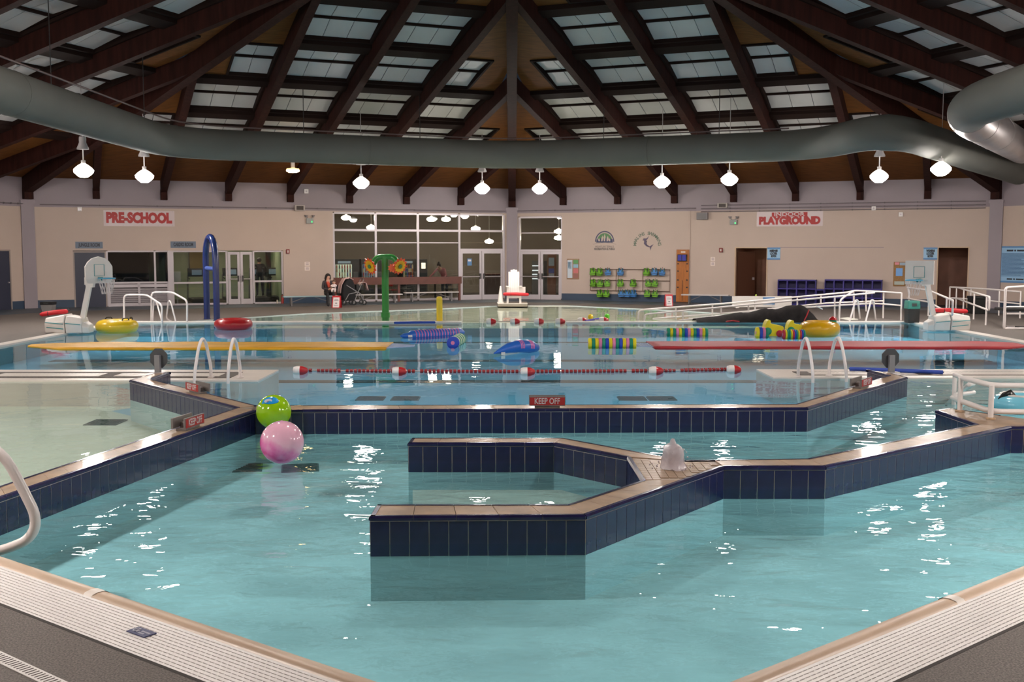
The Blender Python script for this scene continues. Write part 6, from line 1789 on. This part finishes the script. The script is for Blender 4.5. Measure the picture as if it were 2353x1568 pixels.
m_ = M().tube([Vector((x * w, -0.01, z * h)) for x, z in fp], [0.004, 0.02, 0.05, 0.055, 0.05, 0.035, 0.02, 0.008], 8); m_.v = [(x, -0.004 + (y + 0.01) * 0.05, z) for x, y, z in m_.v]; m_.build('fish_body', FISH, t)
for q in ([(0.40, 0.58), (0.30, 0.53), (0.43, 0.50)], [(0.60, 0.24), (0.74, 0.34), (0.66, 0.20)], [(0.60, 0.22), (0.63, 0.04), (0.66, 0.22)], [(0.42, 0.55), (0.34, 0.62), (0.48, 0.60)]):
    M().prism_y([(x * w, z * h) for x, z in q], -0.006, -0.001).build('fish_fin', FISH, t)
# purple cubby shelves
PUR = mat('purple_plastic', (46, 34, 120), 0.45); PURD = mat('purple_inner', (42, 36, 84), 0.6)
def cubby(label, px0, px1, py_top, cols, rows, open_px=None):
    u0, u1 = U(0, px0, 660), U(0, px1, 660); z1 = on_wall(0, (px0 + px1) / 2, py_top, 0.3)[1]
    t = thing('cubby_shelf', label, 'cubby shelf', wall_pt(0, u0, 0, 0.02), wall_rot(0)); w = u1 - u0; d = 0.36
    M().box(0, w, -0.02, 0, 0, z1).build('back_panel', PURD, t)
    for i in range(cols + 1):
        x = w * i / cols; M().box(max(0, x - 0.025), min(w, x + 0.025), -d, -0.02, 0, z1).build('divider', PUR, t)
    for j in range(rows + 1):
        z = z1 * j / rows; M().box(0.02, w - 0.02, -d + 0.005, -0.02, max(0.0, z - 0.05), max(0.05, z)).build('shelf', PUR, t)
cubby('purple plastic cubby shelf nearest the mens locker door', 1790, 1877, 643, 4, 3)
cubby('long purple plastic cubby shelf nearest the cork notice board', 1897, 2028, 643, 6, 3)
cubby('low purple plastic cubby between the two taller cubbies', 1878, 1896, 665, 1, 2)
# red bottle and small white bottle by the bench end
for lab, px, py, wpx, hpx, m_ in (('red fire extinguisher on the floor at the bench end', 649, 698, 6, 22, mat('ext_red', (150, 40, 34), 0.35)), ('small pale bottle on the floor beside the red extinguisher', 637, 698, 3.4, 10, mat('bottle_pale', (190, 180, 160), 0.4))):
    p = at_z(px, py, 0); s = F_PX / p.y; r, h = wpx / s / 2, hpx / s
    t = thing('floor_bottle', lab, 'bottle', p)
    M().lathe([(r, 0), (r, h * 0.72), (r * 0.6, h * 0.84), (r * 0.3, h * 0.88)], 14).build('bottle', m_, t); M().lathe([(r * 0.4, h * 0.88), (r * 0.4, h), (0.001, h)], 10).build('cap', BLACK, t)
# brass plate of depth lettering on the near grating
w_ = at_z(325, 1455, 0.0)
t = thing('gutter_plate', 'small dark blue marker plate set in the white gutter grating', 'marker plate', (w_.x, w_.y, 0.001), math.atan2(-eL.y, -eL.x) + PI)
M().box(-0.085, 0.085, -0.042, 0.042, 0, 0.006).build('plate', mat('plate_blue', (36, 44, 92), 0.35), t)
PGREY = mat('plate_print', (176, 178, 190), 0.5)
M().tube(round_path([(-0.030, 0.022, 0.0065), (-0.062, 0.022, 0.0065), (-0.062, -0.018, 0.0065), (-0.036, -0.018, 0.0065), (-0.036, 0.004, 0.0065), (-0.022, 0.004, 0.0065), (-0.022, -0.02, 0.0065)], 0.012, 3), 0.0045, 6).build('swirl_mark', PGREY, t)
for z_, ws in ((0.008, (0.012, 0.010, 0.012, 0.010, 0.012)), (-0.016, (0.009, 0.010, 0.008, 0.010))):
    x_ = -0.006
    for w__ in ws: M().box(x_, x_ + w__, z_ - 0.007, z_ + 0.007, 0.006, 0.0068).build('small_print', PGREY, t); x_ += w__ + 0.004
# long slotted drain in the near deck
a, b = at_z(0, 1512, 0), at_z(120, 1568, 0); d = (b - a).normalized()
t = thing('deck_drain', 'narrow slotted white drain in the deck at the bottom left', 'drain', (a.x, a.y, 0), math.atan2(d.y, d.x))
M().box(-0.6, 1.2, -0.045, 0.045, -0.02, 0.004).build('frame', WHITE, t)
for i in range(60): M().box(-0.58 + i * 0.03, -0.58 + i * 0.03 + 0.008, -0.03, 0.03, 0.004, 0.0055).build('slot', mat('slot_dark', (80, 72, 70), 0.7), t)

# ================================================================== lobby and cardio room contents
def lobby_box(name, label, cat, px0, py0, px1, py1, off, depth, m_, k=7):
    u0, _ = on_wall(k, px0, 640, off); u1, _ = on_wall(k, px1, 640, off)
    z1 = on_wall(k, (px0 + px1) / 2, py0, off)[1]; z0 = 0.0 if py1 is None else on_wall(k, (px0 + px1) / 2, py1, off)[1]
    t = thing(name, label, cat, wall_pt(k, u0, z0, off), wall_rot(k))
    w, h = u1 - u0, z1 - z0
    M().box(0, w, 0, depth, 0, h).build('cabinet', m_, t)
    return t, w, h
VEND = mat('vending_black', (26, 24, 28), 0.35)
LITP = mat('lit_vending_glass', (226, 236, 214), 0.4, emit=0.55, emit_rgb=(220, 236, 214)); LIT2 = mat('lit_vending_dim', (150, 170, 190), 0.4, emit=0.16, emit_rgb=(150, 176, 200))
def vending(label, px0, px1, lit, seed):
    t, w, h = lobby_box('vending_machine', label, 'vending machine', px0, 596, px1, None, -5.6, 0.8, VEND)
    ds = M().box(w * 0.06, w * 0.70, -0.012, 0, h * 0.34, h * 0.86).build('display', lit, t)
    rnd = random.Random(seed); cs = [(176, 60, 50), (120, 44, 40), (60, 110, 90), (200, 190, 150), (70, 80, 140), (150, 90, 40)]
    for j in range(5):
        M().box(w * 0.06, w * 0.70, -0.05, -0.012, h * (0.345 + 0.10 * j), h * (0.352 + 0.10 * j)).build('shelf', ALU, t)
        for i in range(6):
            c = cs[rnd.randrange(6)]
            x = w * (0.085 + 0.105 * i); M().lathe([(0.032, 0), (0.032, 0.13), (0.012, 0.17), (0.012, 0.19)], 8, (x + 0.02, -0.035, h * (0.352 + 0.10 * j))).build('drink_bottle', mat('drink_%d%d%d' % c, c, 0.4), t).parent = ds
    M().box(w * 0.76, w * 0.94, -0.014, 0, h * 0.42, h * 0.66).build('keypad', mat('keypad_grey', (96, 92, 96), 0.5), t)
    M().box(w * 0.1, w * 0.66, -0.014, 0, h * 0.1, h * 0.2).build('delivery_flap', mat('flap_dark', (46, 44, 48), 0.4), t)
    M().box(w * 0.15, w * 0.65, -0.012, 0, h * 0.89, h * 0.95).build('header', LIT2, t)
vending('brightly lit drinks vending machine at the left of the lobby', 768, 826, LITP, 1)
vending('dimly lit vending machine behind the left flower', 830, 880, LIT2, 2)
vending('dark vending machine behind the right flower', 924, 961, mat('vend_dim', (60, 70, 80), 0.3, emit=0.03), 3)
t, w, h = lobby_box('vending_machine', 'narrow dark vending machine with a small bright panel left of the leaning woman', 'vending machine', 965, 596, 982, None, -5.4, 0.6, VEND)
M().box(w * 0.2, w * 0.75, -0.012, 0, h * 0.74, h * 0.9).build('bright_panel', mat('bright_panel', (240, 226, 200), 0.4, emit=2.0), t)
# hanging lobby lamps
LLAMP = mat('lobby_globe', (255, 232, 190), 0.4, emit=70.0, emit_rgb=(255, 238, 212))
LL = [(853, 523, 7, -3.0, 'white lobby globe lamp in the second glass bay'), (795, 497, 7, -2.5, 'white lobby globe lamp at the top of the first glass bay'), (991, 503, 7, -3.2, 'white lobby globe lamp in the third glass bay'), (1025, 500, 7, -3.0, 'white lobby globe lamp beside the one in the third bay'), (1093, 526, 7, -1.6, 'white lobby globe lamp above the double doors'), (1124, 555, 7, -5.2, 'small distant lobby lamp above the right door leaf'), (1284, 532, 0, -1.9, 'upper white lobby lamp behind the right storefront'), (1284, 547, 0, -2.6, 'lower white lobby lamp behind the right storefront')]
for px, py, k, off, lab in LL:
    u, z = on_wall(k, px, py, off); z = min(z, 3.6)
    t = thing('lobby_lamp', lab, 'lamp', wall_pt(k, u, z, off), 0)
    M().lathe([(0.001, -0.10), (0.14, -0.085), (0.21, -0.02), (0.19, 0.05), (0.06, 0.10)], 16).build('globe', LLAMP, t)
    M().lathe([(0.05, 0.10), (0.05, 0.16), (0.012, 0.17), (0.012, 3.95 - z)], 8).build('stem', WHITE, t)
# lobby counter, table and noticeboards behind the doors
t, w, h = lobby_box('lobby_counter', 'dark reception counter seen through the right leaf of the left doors', 'counter', 1118, 632, 1158, None, -3.2, 0.6, mat('counter_dark', (60, 42, 38), 0.5))
M().box(-0.05, w + 0.05, -0.06, 0.66, h, h + 0.05).build('counter_top', BRN, t)
t, w, h = lobby_box('display_case', 'wooden post with notices seen through the far right door', 'notice board', 1258, 582, 1276, None, -1.5, 0.12, mat('post_wood', (126, 74, 46), 0.5), k=0)
for z0, z1, c in ((0.72, 0.9, (170, 190, 210)), (0.56, 0.66, (80, 90, 170)), (0.46, 0.55, (190, 190, 200))): M().box(w * 0.15, w * 0.85, -0.012, 0, h * z0, h * z1).build('notice', mat('nt_%d' % c[0], c, 0.6), t)
t, w, h = lobby_box('shop_shelf', 'bright merchandise shelves seen through the left leaf of the far right doors', 'shelf', 1222, 600, 1250, None, -5.5, 0.4, mat('shelf_grey', (90, 92, 96), 0.5), k=0)
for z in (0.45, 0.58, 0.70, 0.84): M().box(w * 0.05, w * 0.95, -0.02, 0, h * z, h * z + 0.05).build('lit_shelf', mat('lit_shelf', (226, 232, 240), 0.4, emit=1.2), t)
for px, py, lab in ((1078, 603, 'blue notice stuck on the left lobby door'),):
    u, z = on_wall(7, px, py, -0.05); t = thing('door_notice', lab, 'paper', wall_pt(7, u, z - 0.14, 0.01), wall_rot(7))
    M().box(-0.1, 0.1, 0.0, 0.012, 0, 0.3).build('sheet', MIDB, t); M().box(-0.07, 0.07, -0.003, 0.0, 0.18, 0.26).build('print', WHITE, t)
def round_table(label, px, py, k, off):
    u, z = on_wall(k, px, py, off); t = thing('lobby_table', label, 'table', wall_pt(k, u, 0, off), 0)
    M().lathe([(0.45, 0.72), (0.45, 0.75), (0.001, 0.75)], 20).build('table_top', mat('table_dark', (66, 52, 46), 0.4), t); M().lathe([(0.04, 0.03), (0.04, 0.72)], 10).build('pedestal', BLACK, t); M().lathe([(0.25, 0), (0.25, 0.03), (0.04, 0.05)], 16).build('base', BLACK, t)
round_table('dark cafe table the leaning woman reaches over', 1000, 655, 7, -1.7)
def cafe_chair(label, px, off, seat_m):
    u, _ = on_wall(7, px, 660, off); t = thing('cafe_chair', label, 'chair', wall_pt(7, u, 0, off), wall_rot(7) + 0.4)
    for x in (-0.19, 0.19):
        for y in (-0.19, 0.19): M().tube([(x, y, 0), (x, y, 0.44 if y < 0 else 0.85)], 0.014, 6).build('leg', ALU, t)
    M().box(-0.22, 0.22, -0.22, 0.22, 0.43, 0.47).build('seat', seat_m, t); M().box(-0.21, 0.21, 0.18, 0.21, 0.6, 0.86).build('backrest', seat_m, t)
cafe_chair('red cafe chair behind the green flower post', 901, -1.2, REDV); cafe_chair('black cafe chair left of the leaning woman in the lobby', 932, -1.6, BLACK); cafe_chair('black cafe chair in front of the leaning woman', 1037, -1.0, BLACK)
# cardio room machines
def treadmill(label, px, off, rz=0.0):
    u, _ = on_wall(7, px, 650, off); t = thing('treadmill', label, 'treadmill', wall_pt(7, u, 0, off), wall_rot(7) + rz)
    GY = mat('machine_grey', (150, 150, 140), 0.4)
    M().box(-0.33, 0.33, -0.9, 0.7, 0.05, 0.2).build('deck', BLACK, t, bevel=0.02); M().box(-0.24, 0.24, -0.88, 0.5, 0.2, 0.21).build('belt', mat('belt_dark', (30, 30, 32), 0.7), t)
    for x in (-0.36, 0.36): M().bar((x, 0.62, 0.1), (x, 0.42, 1.18), 0.06, 0.06).build('upright', GY, t); M().tube([(x, 0.42, 1.05), (x, -0.2, 1.0)], 0.022, 8).build('hand_rail', BLACK, t)
    M().box(-0.36, 0.36, 0.36, 0.50, 1.08, 1.42).build('console', mat('console_dark', (54, 54, 56), 0.5), t); M().box(-0.2, 0.2, 0.352, 0.36, 1.15, 1.36).build('screen', LIT2, t)
    return t
treadmill('treadmill seen through the left cardio room window', 455, -2.0); treadmill('treadmill seen through the left glass door of the cardio room', 535, -2.4); treadmill('treadmill under the exercising person in the cardio room', 597, -2.1); treadmill('treadmill seen in the right cardio room window', 637, -2.6, 0.3)
u, z = on_wall(7, 407, 637, -0.6)
t = thing('paper_dispenser', 'white square dispenser on a stand behind the left cardio window', 'dispenser', wall_pt(7, u, 0, -0.6), wall_rot(7))
M().box(-0.13, 0.13, -0.08, 0.08, z - 0.18, z + 0.22).build('case', WHITE, t); M().bar((0, 0, 0.02), (0, 0, z - 0.18), 0.04, 0.04).build('stand', ALU, t); M().box(-0.2, 0.2, -0.2, 0.2, 0, 0.02).build('base', BLACK, t)
u, z = on_wall(7, 455, 605, -5.3)
t = thing('wall_poster', 'tan poster on the back wall of the cardio room', 'poster', wall_pt(7, u, z - 0.5, -5.38), wall_rot(7)); M().box(-0.35, 0.35, -0.02, 0, 0, 1.1).build('sheet', mat('poster_tan', (150, 126, 70), 0.6), t); M().box(-0.38, 0.38, 0, 0.02, -0.03, 1.13).build('frame', BLACK, t)
u0, _ = on_wall(7, 612, 600, -5.2)
t = thing('dark_cabinet', 'tall dark cabinet at the back of the cardio room', 'cabinet', wall_pt(7, u0, 0, -5.2), wall_rot(7)); M().box(0, 0.5, -0.1, 0.2, 0, 2.3).build('body', mat('cab_dark', (40, 40, 42), 0.5), t); M().box(0.04, 0.46, -0.115, -0.1, 0.05, 2.25).build('door', mat('cab_dark2', (50, 50, 52), 0.5), t)

# ================================================================== people
def person(label, root, rz, joints, radii, edges, regions, mats, extra=None, scale=1.0):
    """joints: name -> (x, y, z); edges between names; regions: edge -> material index. One continuous skinned body."""
    names = list(joints); idx = {n: i for i, n in enumerate(names)}
    me = bpy.data.meshes.new('body'); me.from_pydata([joints[n] for n in names], [(idx[a], idx[b]) for a, b in edges], [])
    o = bpy.data.objects.new('body', me); COL.objects.link(o)
    md = o.modifiers.new('skin', 'SKIN'); md.use_smooth_shade = True
    for i, n in enumerate(names):
        r = radii[n]; me.skin_vertices[0].data[i].radius = r if isinstance(r, tuple) else (r, r)
    me.skin_vertices[0].data[0].use_root = True
    sb = o.modifiers.new('sub', 'SUBSURF'); sb.levels = 2; sb.render_levels = 2
    dg = bpy.context.evaluated_depsgraph_get()
    nm = bpy.data.meshes.new_from_object(o.evaluated_get(dg))
    bpy.data.objects.remove(o)
    for m_ in mats: nm.materials.append(m_)
    segs = [(Vector(joints[a]), Vector(joints[b]), regions.get((a, b), 0), 0.5 * ((radii[a][0] if isinstance(radii[a], tuple) else radii[a]) + (radii[b][0] if isinstance(radii[b], tuple) else radii[b]))) for a, b in edges]
    for p in nm.polygons:
        c = p.center; best, bi = 1e9, 0
        for a, b, r, rr in segs:
            d = b - a; t_ = max(0, min(1, (c - a).dot(d) / max(1e-9, d.length_squared)))
            q = (c - (a + d * t_)).length - rr
            if q < best: best, bi = q, r
        p.material_index = bi; p.use_smooth = True
    t = thing('person', label, 'person', root, rz)
    ob = bpy.data.objects.new('body', nm); COL.objects.link(ob); ob.parent = t
    return t
def hand_joints(J, R_, E, RG, side, wrist, d, up, skin):
    """palm, four fingers of different length and a thumb from the side of the palm"""
    w = Vector(J[wrist]); d = Vector(d).normalized(); up = Vector(up).normalized(); s = d.cross(up).normalized()
    pn = side + '_palm'; J[pn] = tuple(w + d * 0.075); R_[pn] = (0.036, 0.018); E.append((wrist, pn)); RG[(wrist, pn)] = skin
    for i, (o, l) in enumerate(((-0.028, 0.070), (-0.009, 0.080), (0.010, 0.075), (0.028, 0.060))):
        a, b = '%s_k%d' % (side, i), '%s_f%d' % (side, i)
        J[a] = tuple(w + d * 0.11 + s * o); J[b] = tuple(w + d * (0.11 + l) + s * o * 1.15 - up * 0.025); R_[a] = 0.0095; R_[b] = 0.0075
        E += [(pn, a), (a, b)]; RG[(pn, a)] = skin; RG[(a, b)] = skin
    a, b = side + '_t0', side + '_t1'
    J[a] = tuple(w + d * 0.06 - s * 0.045); J[b] = tuple(w + d * 0.105 - s * 0.058 - up * 0.01); R_[a] = 0.011; R_[b] = 0.008
    E += [(pn, a), (a, b)]; RG[(pn, a)] = skin; RG[(a, b)] = skin
SKIN = mat('skin', (206, 156, 132), 0.5); HAIR = mat('dark_hair', (34, 24, 22), 0.5)
def face(t, c, look, r=0.1, hair_m=HAIR, bun=False, long_=False):
    look = Vector(look).normalized(); up = Vector((0, 0, 1)); s = look.cross(up).normalized(); u2 = s.cross(look); c = Vector(c)
    for sg in (-1, 1):
        M().ball(c + look * r * 0.90 + s * sg * r * 0.34 + u2 * 0.01, 0.013, 8, 6).build('eye', WHITE, t)
        M().ball(c + look * (r * 0.90 + 0.008) + s * sg * r * 0.34 + u2 * 0.01, 0.008, 8, 6).build('pupil', BLACK, t)
        M().ball(c + s * sg * r * 0.88 - look * 0.005, 0.022, 8, 6, 0.5, 1, 1.3).build('ear', SKIN, t)
    M().tube([c + look * r * 0.92 + u2 * 0.012, c + look * (r + 0.018) - u2 * 0.022], [0.008, 0.015], 8).build('nose', SKIN, t)
    M().bar(c + look * r * 0.90 - u2 * 0.05 - s * 0.022, c + look * r * 0.90 - u2 * 0.05 + s * 0.022, 0.012, 0.012).build('mouth', mat('lips', (150, 70, 70), 0.4), t)
    h = M(); h.ball(c - look * 0.022 + u2 * 0.022, r * 1.10, 18, 12)
    if long_:
        h.tube([c - look * 0.07 + u2 * 0.03, c - look * 0.09 - u2 * 0.10, c - look * 0.06 - u2 * 0.24], [0.08, 0.09, 0.05], 12)
        for sg in (-1, 1): h.tube([c + s * sg * 0.075 + u2 * 0.05, c + s * sg * 0.095 - u2 * 0.06, c + s * sg * 0.085 - u2 * 0.20], [0.03, 0.035, 0.02], 10)
    if bun: h.ball(c - look * 0.08 + u2 * 0.11, 0.055, 12, 8)
    # carve the face free: pull the hair shell in where the face looks out
    h.v = [tuple(Vector(v) - look * max(0, (Vector(v) - c).dot(look) - r * 0.32) * 1.0) for v in h.v]
    h.build('hair', hair_m, t)
# woman seated on the pale blue bench with a baby
p = at_z(757, 704, 0)
kb = 7; off = (Vector((p.x, p.y)) - wall_frame(7)[0]).dot(wall_frame(7)[2])
J = dict(pelvis=(0, 0.02, 0.50), waist=(0, 0.03, 0.66), chest=(0, 0.02, 0.86), neck=(0.0, 0.0, 1.02), head0=(0.0, -0.015, 1.10), head1=(0.0, -0.02, 1.20),
    lsh=(-0.17, 0.02, 0.95), lel=(-0.23, -0.06, 0.70), lwr=(-0.06, -0.24, 0.66), rsh=(0.17, 0.02, 0.95), rel=(0.24, -0.06, 0.72), rwr=(0.12, -0.26, 0.70),
    lhip=(-0.10, -0.02, 0.50), lkn=(-0.12, -0.44, 0.50), lan=(-0.12, -0.42, 0.09), lto=(-0.12, -0.56, 0.04), rhip=(0.10, -0.02, 0.50), rkn=(0.12, -0.44, 0.50), ran=(0.13, -0.40, 0.09), rto=(0.13, -0.54, 0.04))
Rr = dict(pelvis=(0.15, 0.12), waist=(0.13, 0.10), chest=(0.16, 0.11), neck=0.05, head0=0.075, head1=0.085, lsh=0.06, lel=0.045, lwr=0.03, rsh=0.06, rel=0.045, rwr=0.03, lhip=0.09, lkn=0.065, lan=0.04, lto=0.035, rhip=0.09, rkn=0.065, ran=0.04, rto=0.035)
E_ = [('pelvis', 'waist'), ('waist', 'chest'), ('chest', 'neck'), ('neck', 'head0'), ('head0', 'head1'), ('chest', 'lsh'), ('lsh', 'lel'), ('lel', 'lwr'), ('chest', 'rsh'), ('rsh', 'rel'), ('rel', 'rwr'), ('pelvis', 'lhip'), ('lhip', 'lkn'), ('lkn', 'lan'), ('lan', 'lto'), ('pelvis', 'rhip'), ('rhip', 'rkn'), ('rkn', 'ran'), ('ran', 'rto')]
RG = {e: 1 for e in E_}; 
for e in (('neck', 'head0'), ('head0', 'head1'), ('chest', 'neck')): RG[e] = 0
for e in (('pelvis', 'lhip'), ('lhip', 'lkn'), ('lkn', 'lan'), ('pelvis', 'rhip'), ('rhip', 'rkn'), ('rkn', 'ran'), ('lan', 'lto'), ('ran', 'rto')): RG[e] = 2
hand_joints(J, Rr, E_, RG, 'l', 'lwr', (0.8, -0.4, 0), (0, 0, 1), 0); hand_joints(J, Rr, E_, RG, 'r', 'rwr', (-0.8, -0.4, 0.1), (0, 0, 1), 0)
sw = person('seated woman in dark clothes holding a baby on the bench', wall_pt(7, on_wall(7, 754, 660, off)[0], 0, off - 0.02), wall_rot(7), J, Rr, E_, RG, [SKIN, mat('grey_cardigan', (58, 52, 56), 0.8), mat('black_trousers', (24, 22, 26), 0.8)])
face(sw, (0, -0.03, 1.155), (0.25, -0.9, -0.25), 0.092, HAIR, long_=True)
M().tube([(-0.05, -0.10, 0.96), (0.0, -0.115, 0.86), (0.02, -0.12, 0.74)], [0.05, 0.07, 0.05], 10).build('red_top', mat('red_orange_top', (186, 70, 48), 0.7), sw)
JB = dict(pelvis=(0, 0, 0.0), chest=(0, 0.0, 0.15), neck=(0, 0, 0.21), h0=(0, -0.01, 0.26), h1=(0, -0.01, 0.31), la=(-0.07, 0, 0.17), lh=(-0.11, -0.08, 0.12), ra=(0.07, 0, 0.17), rh=(0.11, -0.08, 0.12), lk=(-0.06, -0.13, 0.0), lf=(-0.06, -0.16, -0.10), rk=(0.06, -0.13, 0.0), rf=(0.06, -0.16, -0.10))
RB = dict(pelvis=0.085, chest=0.075, neck=0.035, h0=0.06, h1=0.065, la=0.035, lh=0.022, ra=0.035, rh=0.022, lk=0.04, lf=0.025, rk=0.04, rf=0.025)
EB = [('pelvis', 'chest'), ('chest', 'neck'), ('neck', 'h0'), ('h0', 'h1'), ('chest', 'la'), ('la', 'lh'), ('chest', 'ra'), ('ra', 'rh'), ('pelvis', 'lk'), ('lk', 'lf'), ('pelvis', 'rk'), ('rk', 'rf')]
GB = {e: 1 for e in EB}; GB[('neck', 'h0')] = 0; GB[('h0', 'h1')] = 0
q = wall_pt(7, on_wall(7, 764, 660, off)[0], 0.66, off + 0.26)
bb = person('baby in a white outfit sitting on the seated woman\'s lap', q, wall_rot(7) - 0.4, JB, RB, EB, GB, [SKIN, mat('baby_white', (220, 204, 204), 0.8)])
face(bb, (0, -0.015, 0.285), (0.1, -1, 0), 0.066, mat('baby_hair', (96, 66, 48), 0.7))
# leaning woman in the lobby
def standing(label, root, rz, shirt, legs, lean, reach, bun, long_, head_look, skin=SKIN):
    J = dict(pelvis=(0, 0, 0.95), waist=(0, -0.10 * lean, 1.08), chest=(0, -0.34 * lean, 1.28), neck=(0, -0.48 * lean, 1.42 - 0.05 * lean), head0=(0, -0.54 * lean, 1.49 - 0.06 * lean), head1=(0, -0.58 * lean, 1.58 - 0.07 * lean),
        lsh=(-0.18, -0.38 * lean, 1.36), lel=(-0.27, -0.38 * lean - 0.08, 1.12), lwr=(-0.30, -0.40 * lean - 0.22, 0.94), rsh=(0.18, -0.38 * lean, 1.36), rel=(0.26, -0.36 * lean, 1.10), rwr=(0.24, -0.36 * lean - 0.06, 0.88),
        lhip=(-0.10, 0, 0.92), lkn=(-0.11, -0.03, 0.50), lan=(-0.11, 0.03, 0.09), lto=(-0.12, -0.12, 0.04), rhip=(0.10, 0, 0.92), rkn=(0.11, -0.02, 0.50), ran=(0.12, 0.05, 0.09), rto=(0.13, -0.10, 0.04))
    if reach: J['lel'] = (-0.30, -0.50 * lean - 0.05, 1.16); J['lwr'] = (-0.42, -0.66 * lean - 0.10, 0.98)
    R_ = dict(Rr); E2 = [e for e in E_ if not any(x[:2] in ('l_', 'r_') for x in e)]
    G2 = {e: RG[e] for e in E2}
    hand_joints(J, R_, E2, G2, 'l', 'lwr', (-0.3, -0.5, -0.75), (0, -1, 0.5), 0); hand_joints(J, R_, E2, G2, 'r', 'rwr', (-0.05, -0.1, -1), (0, -1, 0), 0)
    t = person(label, root, rz, J, R_, E2, G2, [skin, shirt, legs])
    face(t, (0, -0.57 * lean - 0.005, 1.54 - 0.065 * lean), head_look, 0.094, HAIR, bun, long_)
    return t
off = -1.25; u, _ = on_wall(7, 1022, 650, off)
standing('woman in a pink top leaning forward over a table in the lobby', wall_pt(7, u, 0, off), wall_rot(7) - 0.95, mat('pink_top', (200, 122, 126), 0.8), mat('dark_jeans', (40, 42, 54), 0.8), 0.75, True, True, False, (-0.1, -0.8, -0.6))
off = -2.25; u, _ = on_wall(7, 597, 650, off)
p_ = wall_pt(7, u, 0.21, off)
standing('person in dark clothes exercising on a treadmill in the cardio room', p_, wall_rot(7) + PI, mat('dark_shirt', (36, 38, 42), 0.8), mat('dark_pants', (30, 30, 34), 0.8), 0.10, False, False, False, (0, -1, 0))
# stroller with blankets
p = at_z(802, 702, 0); s = F_PX / p.y
t = thing('baby_stroller', 'black baby stroller draped with pink and white blankets', 'stroller', (p.x, p.y + 0.3, 0), wall_rot(7))
FR = mat('stroller_frame', (150, 148, 150), 0.35, metal=0.5)
for y in (-0.24, 0.24):
    for x, r in ((0.10, 0.10), (0.52, 0.10), (-0.30, 0.11)):
        M().torus((x, y, r), r * 0.8, r * 0.22, 20, 8, ax='Y').build('wheel', BLACK, t); M().tube([(x, y - 0.02, r), (x, y + 0.02, r)], 0.03, 10).build('hub', FR, t)
    M().tube([(0.10, y, 0.10), (0.28, y, 0.55), (0.50, y, 1.02)], 0.016, 8).build('frame_tube', FR, t); M().tube([(0.52, y, 0.10), (0.36, y, 0.45), (-0.20, y, 0.80)], 0.016, 8).build('frame_tube', FR, t)
    M().tube([(-0.30, y, 0.11), (-0.1, y, 0.45), (0.30, y, 0.52)], 0.016, 8).build('frame_tube', FR, t)
M().tube([(0.50, -0.24, 1.02), (0.53, 0, 1.04), (0.50, 0.24, 1.02)], 0.02, 8).build('handle_bar', BLACK, t)
vs, fs = [], []; nx = 16
prof = [(-0.32, 0.16), (-0.38, 0.45), (-0.34, 0.80), (-0.20, 1.00), (-0.04, 1.04), (0.10, 0.95), (0.16, 0.70), (0.18, 0.40), (0.15, 0.20)]
b = M().prism_y(prof, -0.25, 0.25); b.build('black_hood', mat('hood_black', (20, 19, 22), 0.85), t, bevel=0.05)
def drape(name, pts, y0, y1, m_, seed):
    n = len(pts); ny = 10; vs, fs = [], []
    for i, (x, z) in enumerate(pts):
        for j in range(ny + 1):
            y = y0 + (y1 - y0) * j / ny; w_ = 0.018 * mnoise.noise(Vector((x * 7, y * 8, seed)))
            vs.append((x + w_, y, z + w_))
    for i in range(n - 1):
        for j in range(ny): a = i * (ny + 1) + j; fs.append((a, a + 1, a + ny + 2, a + ny + 1))
    o = M().add(vs, fs, True).build(name, m_, t); sd = o.modifiers.new('thick', 'SOLIDIFY'); sd.thickness = 0.015
PK = mat('pink_blanket', (222, 170, 176), 0.9, vary=0.2, vscale=14, rgb2=(236, 214, 208))
drape('pink_blanket', [(-0.44, 0.48), (-0.43, 0.62), (-0.39, 0.82), (-0.26, 1.04), (-0.06, 1.08), (0.08, 1.00)], -0.29, 0.20, PK, 1)
drape('small_blanket', [(0.33, 0.78), (0.40, 0.88), (0.50, 0.90), (0.60, 0.86), (0.64, 0.70), (0.68, 0.58)], -0.26, 0.22, PK, 5)
M().box(0.20, 0.50, -0.22, 0.22, 0.58, 0.82).build('carry_tray', BLACK, t, bevel=0.03)
